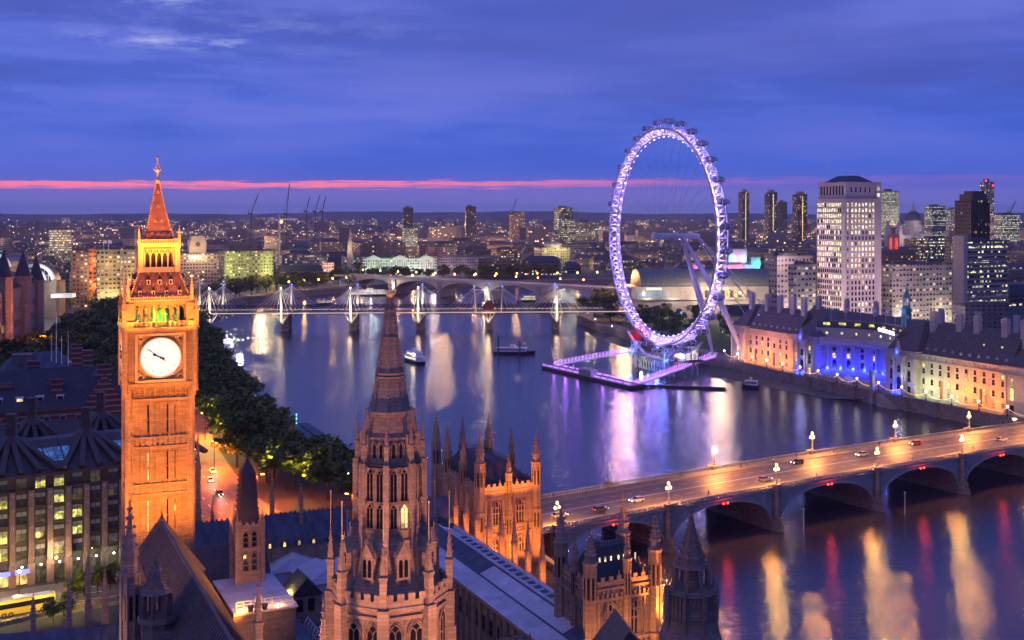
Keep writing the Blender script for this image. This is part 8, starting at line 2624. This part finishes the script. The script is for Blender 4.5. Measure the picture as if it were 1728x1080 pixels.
    # layered office, brown tower and towers behind
    T, w, d, z = B('layered_office', 'grey office of long glazed floors at the right edge below the brown tower', 1616, 1716, 408, 905, 'far3', (.30, .24, .24), .38, dr=.35)
    m = MB(); m.bx(-w / 2 - 4, -w / 2, -1, 10, 0, z + 5); part('stair_tower', m, M['portland'], T)
    for i in range(12): q = MB(); q.bx(-w / 2, w / 2, -1.0, 0, 3 + i * 4.6, 4.0 + i * 4.6); part('balcony_band', q, M['concrete'], T)
    T, w, d, z = B('brown_tower', 'dark brown ribbed tower standing above the grey layered office', 1627, 1680, 338, 1100, 'far1', (.09, .06, .06), .02, cat='tower', dr=.8)
    m = MB(); m.bx(-w / 2 + 4, w / 2 - .5, 2, d - 2, z, z + 6); m.bx(-w / 2 + 8, w / 2 - 2, 4, d - 4, z + 6, z + 9)
    for i in range(14): m.bx(-w / 2 + i * w / 13 - .3, -w / 2 + i * w / 13 + .3, -.8, .3, 0, z)
    part('ribbed_crown', m, M['bronze'], T)
    T, w, d, z = B('office_tower', 'tall tower with red aircraft lamps behind the brown tower', 1659, 1682, 308, 2000, 'far3', (.25, .2, .3), .30, cat='tower')
    m = MB(); m.ball((-w / 2 + 1, 0, z + 3), 1.4, 6, 4); m.ball((w / 2 - 3, 0, z - 5), 1.4, 6, 4); part('aircraft_lamp', m, M['red_lamp'], T)
    T, w, d, z = B('office_tower', 'glass tower lit pink and yellow between the white tower and the dome', 1490, 1523, 323, 2900, 'far3', (.2, .2, .2), .75, cat='tower')
    B('office_tower', 'broad glass block lit in patches right of the cathedral dome', 1567, 1602, 348, 2700, 'far3', (.08, .12, .15), .40, cat='tower')
    B('office_building', 'pale glass block right of the patchily lit broad one', 1600, 1627, 353, 2800, 'far1', (.3, .3, .36), .35)
    for px0, px1, yt, lb in ((1250, 1267, 318, 'left of three dark concrete towers between wheel and white tower'), (1295, 1315, 319, 'middle of three dark concrete towers between wheel and white tower'), (1343, 1366, 322, 'right of three dark concrete towers between wheel and white tower')):
        T, w, d, z = B('tower_block', lb, px0, px1, yt + 6, 2700, 'far2', (.085, .075, .10), .22, cat='tower block', rz=rad(20), dr=.9)
        m = MB(); m.bx(-w * .3, w * .25, d * .2, d * .7, z, z + 7); part('lift_house', m, M['concrete'], T)
        m = MB(); m.bx(-w * .05, w * .02, -.8, -.1, 10, z - 4); part('stair_strip', m, M['w_warm'], T)
    B('tower_block', 'plain blue dark slab between the middle and right concrete towers', 1314, 1331, 341, 2900, 'far2', (.06, .07, .12), .02, cat='tower block')
    B('office_building', 'long low office lit in a white row at the right edge on the skyline', 1683, 1730, 362, 2500, 'far3', (.3, .25, .2), .8)
    # cathedral
    Y = 2450
    X = XA(1541, Y)
    T = thing('cathedral', 'domed stone cathedral on the skyline right of the white stone tower', 'cathedral', (X, Y, 0), rad(30))
    m = MB(); m.bx(-60, 40, -18, 18, 0, 36); m.bx(-18, 18, -38, 38, 0, 38); part('nave', m, M['pale_stone'], T)
    m = MB(); m.fr(0, 0, 36, 56, 22, 21, 24); m.fr(0, 0, 56, 66, 17.5, 17.5, 24)
    for i in range(28): a = 2 * PI * i / 28; m.fr(20.5 * math.cos(a), 20.5 * math.sin(a), 40, 54, 1.2, 1.0, 6)
    m.fr(0, 0, 54, 57, 23, 22.5, 24); part('drum', m, M['pale_stone'], T)
    m = MB(); m.lathe(0, 0, [(17.5 * math.cos(t), 66 + 21 * math.sin(t)) for t in [PI / 2 * i / 8 for i in range(8)]] + [(3.5, 87)], 24); part('dome', m, M['slate_bl'], T)
    m = MB(); m.lathe(0, 0, [(4.5, 86), (4.5, 88), (3, 88.5), (3, 97), (3.6, 97.5), (2.2, 100), (.8, 104), (1.2, 105.5), (.3, 107), (.25, 111)], 10); m.bx(-1.5, 1.5, -.25, .25, 108.5, 109.3); part('lantern', m, M['pale_stone'], T)
    for s in (-15, 15): m = MB(); m.bx(-66, -56, s - 5, s + 5, 0, 48); m.lathe(-61, s, [(4.6, 48), (4.6, 56), (3, 60), (.3, 66)], 10); part('west_tower', m, M['pale_stone'], T)
    for x, y, z, e in ((-30, -60, 30, 16000), (24, -60, 30, 16000), (0, -34, 62, 6000)): lamp((X + x, Y + y, z), (1.0, .72, .55), e, 1.0)
    # tower with red lit letter windows
    Y = 1500; X = XA(1513, Y)
    T = thing('letter_tower', 'slim brick tower with red glowing letter shaped windows before the dome', 'tower', (X, Y, 0), EA)
    m = MB(); m.bx(-5, 5, 0, 10, 0, 52); m.bx(-4, 4, 1, 9, 52, 55); part('shaft', m, plain('pale_red_brick', (.28, .16, .13), .8), T)
    for rz_, ox, oy in ((0, 0, -.2), (-PI / 2, -5.2, 5)):
        q = MB()
        for zc, ch in ((48, 'O'), (43, 'X'), (38, 'O')):
            if ch == 'O':
                for i in range(12): a, b = PI * i / 6, PI * (i + 1) / 6; q.tube((1.9 * math.cos(a), 0, zc + 1.9 * math.sin(a)), (1.9 * math.cos(b), 0, zc + 1.9 * math.sin(b)), .30, 4)
            else:
                for s in (-1, 1): q.beam((-s * 1.8, 0, zc - 1.8), (s * 1.8, 0, zc + 1.8), .6, .8)
        part('letter_window', q, glow('red_lit_letters_%d' % int(ox), (1.0, .06, .04), 2.6), T, (ox, oy, 0), rz_)
    lamp((X - 4, Y - 10, 40), (1, .12, .05), 3000, .5); lamp((X, Y - 9, 30), (1, .4, .2), 5000, .5)
    B('warehouse', 'long brick wharf building at the foot of the red letter tower', 1480, 1560, 422, 1490, 'far2', (.16, .09, .08), .28, roof='mansard', cat='warehouse')
    B('office_building', 'dark stepped office with yellow rows right of the red letter tower', 1558, 1602, 402, 1480, 'far3', (.12, .09, .11), .55)
    B('office_building', 'purple brown slab left of the grey layered office', 1600, 1626, 400, 1350, 'far1', (.18, .12, .16), .12)
    B('office_building', 'low pale office with dark window bands above the left stone wing', 1298, 1345, 428, 950, 'far3', (.35, .34, .38), .18)
    # church steeple
    Y = 1600; X = XA(591, Y)
    T = thing('church_steeple', 'tiered white church steeple above the embankment roofs', 'church', (X, Y, 0))
    m = MB()
    z = 0
    for w_, h in ((8, 30), (6.4, 7), (5.2, 6), (4.0, 5), (2.6, 5)): m.cb((0, 0, z), (w_, w_, h)); m.cb((0, 0, z + h - .8), (w_ + .9, w_ + .9, .8)); z += h
    m.fr(0, 0, z, z + 9, 1.6, .1, 8); part('steeple', m, M['portland'], T)
    lamp((X - 3, Y - 12, 34), (1.0, .72, .35), 7000, .5)
    # mid distance cranes
    for i, (px, yb, yt, lean, Y, lb) in enumerate(((430, 362, 327, 12, 2300, 'dark luffing crane jib leaning right, leftmost crane in the sky'), (486, 362, 310, 5, 2500, 'tallest luffing crane jib reaching the pink band of sky'), (520, 358, 331, 6, 2600, 'first of three thin crane jibs right of the tallest one'),
                                                  (536, 358, 329, 8, 2600, 'middle of three thin crane jibs right of the tallest one'), (547, 358, 331, 6, 2600, 'last of three thin crane jibs right of the tallest one'), (868, 362, 335, 8, 2500, 'faint crane jib left of the bright stepped office tower'), (1709, 360, 340, 9, 2600, 'small crane at the far right of the skyline'))):
        T = thing('tower_crane', lb, 'crane', (XA(px - lean / 2, Y), Y, 0))
        zb = ZA(yb, Y); zt = ZA(yt, Y); dx = lean * Y / F
        m = MB(); m.bx(-.9, .9, -.9, .9, 0, zb); m.bx(-6, 2, -1.5, 1.5, zb, zb + 3); part('mast', m, M['dark'], T)
        m = MB(); m.beam((0, 0, zb + 2), (dx, 0, zt), 1.5, 1.5); m.tube((-5, 0, zb + 9), (dx * .85, 0, zb + (zt - zb) * .85), .25, 4); m.tube((-5, 0, zb + 2), (-5, 0, zb + 9), .5, 4); part('jib', m, M['dark'], T)
    Y = 1350
    T = thing('tower_crane', 'pale hammerhead crane with an orange cab lamp above the yellow sheeted block', 'crane', (XA(471, Y), Y, 0))
    zt = ZA(370, Y); m = MB(); m.bx(-.8, .8, -.8, .8, 0, zt); part('mast', m, M['steel'], T)
    m = MB(); m.beam((-10, 0, zt), (22, 0, zt), 1.2, 1.4); m.tube((0, 0, zt + 6), (18, 0, zt + .6), .2, 4); m.tube((0, 0, zt + 6), (-9, 0, zt + .6), .2, 4); m.tube((0, 0, zt), (0, 0, zt + 6), .5, 4); part('jib', m, M['canvas'], T)
    m = MB(); m.ball((3, -1.5, zt - 3), 1.5, 6, 4); part('cab_lamp', m, M['sodium'], T)
M['portland2'] = ashlar('rosy_portland_stone', (.44, .37, .37), 1.4, .5, .1, .75, stain=.15)
middle_city()

# ---------------------------------------------------------------- the rest of the city
def in_river(x, y, pad=14):
    def xs(line):
        for (x0, y0), (x1, y1) in zip(line, line[1:]):
            if min(y0, y1) <= y < max(y0, y1): return x0 + (x1 - x0) * (y - y0) / (y1 - y0)
    l = xs(LB); r_ = xs(RB)
    if l is None: return False
    if r_ is None: r_ = 1e9
    return l - pad < x < r_ + pad
def on_road(x, y, pad=26):
    return min((Vector((x, y)) - Vector(e)).length for e in EMB_PTS) < pad
EMB_PTS = resample(EMB, 20)
REFS = [(60, 'the white station arch'), (262, 'the orange clock spire'), (420, 'the yellow sheeted block'), (675, 'the pale classical front'), (795, 'the right slim tower'), (955, 'the bright stepped tower'), (1128, 'the wheel hub'), (1310, 'the middle dark tower'), (1430, 'the white stone tower'), (1541, 'the cathedral dome'), (1655, 'the brown tower')]
def rest_of_city():
    r = random.Random(77)
    taken = []
    for o in sc.objects:
        if o.parent is None and o.get('half'):
            taken.append((o.location.x, o.location.y, o['half'] + 4))
    taken += [(XA(1196, 905) + x, 930, 40) for x in (-60, 0, 60)] + [(CO + CD * s + CB * 30).to_tuple()[:2] + (44,) for s in range(0, 240, 25)]
    made = []
    tries = 0
    cols = [((.15, .12, .13), 'dark'), ((.20, .13, .12), 'brown brick'), ((.30, .26, .24), 'grey stone'), ((.40, .36, .32), 'pale'), ((.12, .11, .15), 'blackish'), ((.26, .18, .20), 'mauve brick')]
    while len(made) < 205 and tries < 6000:
        tries += 1
        Y = 760 + (r.random() ** 1.15) * 1700
        px = r.uniform(-15, 1740)
        x = XA(px, Y)
        if px < 255 and Y < 880: continue
        if px > 1215 and Y < 700: continue
        if 960 < px < 1230 and Y < 1010: continue
        if in_river(x, Y) or on_road(x, Y): continue
        wid = r.uniform(26, 70)
        if any((x - a) ** 2 + (Y - b) ** 2 < (wid * .5 + c) ** 2 for a, b, c in taken): continue
        h = r.uniform(14, 27) + (r.random() < .12) * r.uniform(6, 18)
        if Y < 900: h = min(h, 20)
        if 1230 < px and Y < 850: h = min(h, 22)
        made.append((x, Y, wid, h, px))
        taken.append((x, Y, wid * .5))
    groups = {}
    for b in made:
        x, Y, wid, h, px = b
        ref = min(REFS, key=lambda q: abs(q[0] - px))
        band_ = 'nearer' if Y < 1350 else 'middle' if Y < 1850 else 'farther'
        groups.setdefault((ref, 'left' if px < ref[0] else 'right', band_), []).append(b)
    for (ref, side, band_), lst in groups.items():
        lst.sort(key=lambda b: abs(b[4] - ref[0]))
        for i, (x, Y, wid, h, px) in enumerate(lst):
            col, cn = r.choice(cols)
            mat = r.choice(['far1', 'far1', 'far2', 'far3'])
            lit = r.choice([.02, .04, .07, .10, .16, .34])
            ln = 'few lights' if lit < .1 else 'scattered lights' if lit < .3 else 'bright windows'
            kind = {'far1': 'office', 'far2': 'flats', 'far3': 'offices'}[mat]
            lb = '%s %s with %s, %s %s of %s among %s roofs' % (cn, kind, ln, ordn(i), side, ref[1], band_)
            blk('city_building', lb, px - wid * F / Y / 2, px + wid * F / Y / 2, HY + (CZ - h) * F / Y, Y, mat, col, lit, rz=r.choice([EA, rad(8), rad(-6), rad(15)]), dr=r.uniform(.35, .8), cat='building', roof=r.choice(['flat', 'flat', 'pitched', 'mansard']), group='buildings of the far city')
    # everything farther out is one mass
    m = MB()
    n = 0
    while n < 3600:
        Y = 2450 + (r.random() ** 1.5) * 6500
        px = r.uniform(-40, 1770); x = XA(px, Y)
        if any((x - a) ** 2 + (Y - b) ** 2 < (c + 15) ** 2 for a, b, c in taken if abs(b - Y) < 90): continue
        w, d = r.uniform(18, 70), r.uniform(14, 40); h = r.uniform(8, 22) + (r.random() < .05) * r.uniform(8, 34)
        m.cb((x, Y, 0), (w, d, h), r.choice([.43, .1, -.2, .25])); n += 1
    o = part('distant_city', m, facade_mass(), None); tag(o, 'mass of distant low buildings running to the horizon', 'city', kind='stuff')
    m = MB(); n = 0
    tk = [t for t in taken]
    while n < 1500:
        Y = 900 + (r.random() ** 1.6) * 5500; px = r.uniform(-40, 1770); x = XA(px, Y)
        if px < 260 and Y < 960: continue
        if px > 980 and Y < 1000: continue
        if in_river(x, Y, 6): continue
        if on_road(x, Y, 20): continue
        s = r.uniform(5, 9)
        for k in range(26):
            dv = Vector((r.gauss(0, 1), r.gauss(0, 1), r.gauss(0, .8))).normalized() * s * r.random() ** .4
            c = Vector((x, Y, 9)) + dv
            u = Vector((r.gauss(0, 1), r.gauss(0, 1), r.gauss(0, 1))).normalized() * r.uniform(1.0, 2.0); w = u.cross(Vector((r.gauss(0, 1), r.gauss(0, 1), r.gauss(0, 1)))).normalized() * u.length
            m.add([c - u, c - w, c + u, c + w], [(0, 1, 2, 3)])
        n += 1
    o = part('distant_trees', m, M['leaf'], None, uv=False); tag(o, 'dark tree crowns scattered among the distant roofs', 'trees', kind='stuff')
    mats = [glow('far_orange_lamp', (1.0, .42, .12), 5.0), glow('far_white_lamp', (1.0, .88, .66), 5.0), glow('far_green_lamp', (.55, 1.0, .75), 3.5), glow('far_red_lamp', (1.0, .10, .08), 4.0)]
    streets = [(XA(r.uniform(0, 1730), yy), yy, r.choice([.1, .35, .5, 1.2, 2.0, 2.7]), r.uniform(300, 1100)) for yy in [1100 + 110 * i for i in range(34)]]
    m = MB(); n = 0
    while n < 1350:
        Y = 1000 + (r.random() ** 1.25) * 8500; px = r.uniform(-20, 1750); x = XA(px, Y)
        if n % 2:
            q = streets[r.randrange(len(streets))]; t = r.random() * q[3]
            x, Y = q[0] + math.cos(q[2]) * t, q[1] + math.sin(q[2]) * t
        if Y < 1000 or in_river(x, Y, 4): continue
        s = Y * .00020 * r.choice([.5, .7, .9, 1.0, 1.6])
        z = r.uniform(5, 13)
        k = r.choices([0, 1, 2, 3], [50, 38, 7, 5])[0]
        m.ball((x, Y, z + (14 if Y > 2500 else 3)), s, 5, 3, k); n += 1
    o = part('distant_street_lights', m, mats, None, uv=False); tag(o, 'hundreds of tiny orange and white street lights across the city', 'street lights', kind='stuff')
def facade_mass():
    m, k, b = new_mat('far_city_mass')
    tc = k.n('ShaderNodeTexCoord'); g = k.n('ShaderNodeNewGeometry')
    u, v = k.sep(tc.outputs['UV'])[:2]
    u = k.m('DIVIDE', u, 5.0); v = k.m('DIVIDE', v, 4.0)
    rp = g.outputs['Random Per Island']
    wn = k.n('ShaderNodeTexWhiteNoise', noise_dimensions='3D'); k.put(wn.inputs[0], k.comb(k.m('FLOOR', u), k.m('FLOOR', v), k.m('MULTIPLY', rp, 77.0)))
    nz = k.m('ABSOLUTE', k.sep(g.outputs['Normal'])[2]); side = k.m('LESS_THAN', nz, .4)
    mk = k.m('MULTIPLY', k.m('LESS_THAN', k.m('ABSOLUTE', k.m('SUBTRACT', k.m('FRACT', u), .5)), .3), k.m('LESS_THAN', k.m('ABSOLUTE', k.m('SUBTRACT', k.m('FRACT', v), .5)), .28))
    mk = k.m('MULTIPLY', mk, side)
    on = k.m('LESS_THAN', wn.outputs[0], k.m('MULTIPLY', k.m('POWER', rp, 5.0), .40))
    h = k.sep(wn.outputs[1])
    setp(k, b, col=k.ramp(rp, [(0, (.10, .085, .10)), (.4, (.20, .16, .16)), (.7, (.15, .125, .14)), (1, (.32, .28, .26))]), rough=.8,
         ecol=k.mix(h[0], (1.0, .60, .24), (1.0, .9, .62)), es=k.m('MULTIPLY', k.m('MULTIPLY', mk, on), k.m('ADD', k.m('MULTIPLY', h[1], 3.2), .6)))
    return m
rest_of_city()
def city_fill():  # unseen warm fill lamps, added to lift the dark city facades
    r = random.Random(4)
    n = 0
    while n < 90:
        far = n % 3 == 2
        Y = r.uniform(2300, 4200) if far else r.uniform(820, 2300)
        x = XA(r.uniform(-20, 1750), Y)
        if in_river(x, Y, 20) or (Y < 1100 and x / Y > .30): continue
        lamp((x, Y, 55 if far else 32), r.choice([(1.0, .55, .25), (1.0, .62, .38), (1.0, .48, .18)]), 360000 if far else 85000, 2.0, name='city_fill'); n += 1
city_fill()

# ---------------------------------------------------------------- the blue evening air
def haze():
    m = bpy.data.materials.new('evening_haze'); m.use_nodes = True
    t = m.node_tree; t.nodes.clear(); k = NT(t)
    out = k.n('ShaderNodeOutputMaterial'); v = k.n('ShaderNodeVolumePrincipled')
    v.inputs['Color'].default_value = (.72, .78, .95, 1); v.inputs['Density'].default_value = 4.4e-5; v.inputs['Anisotropy'].default_value = 0.0
    t.links.new(v.outputs[0], out.inputs['Volume'])
    b = MB(); b.bx(-9500, 9500, -900, 14300, -10, 160)
    o = part('haze', b, m, None, uv=False); o['kind'] = 'stuff'
    tag(o, 'thin blue evening haze over the whole city', 'haze', kind='stuff')
haze()
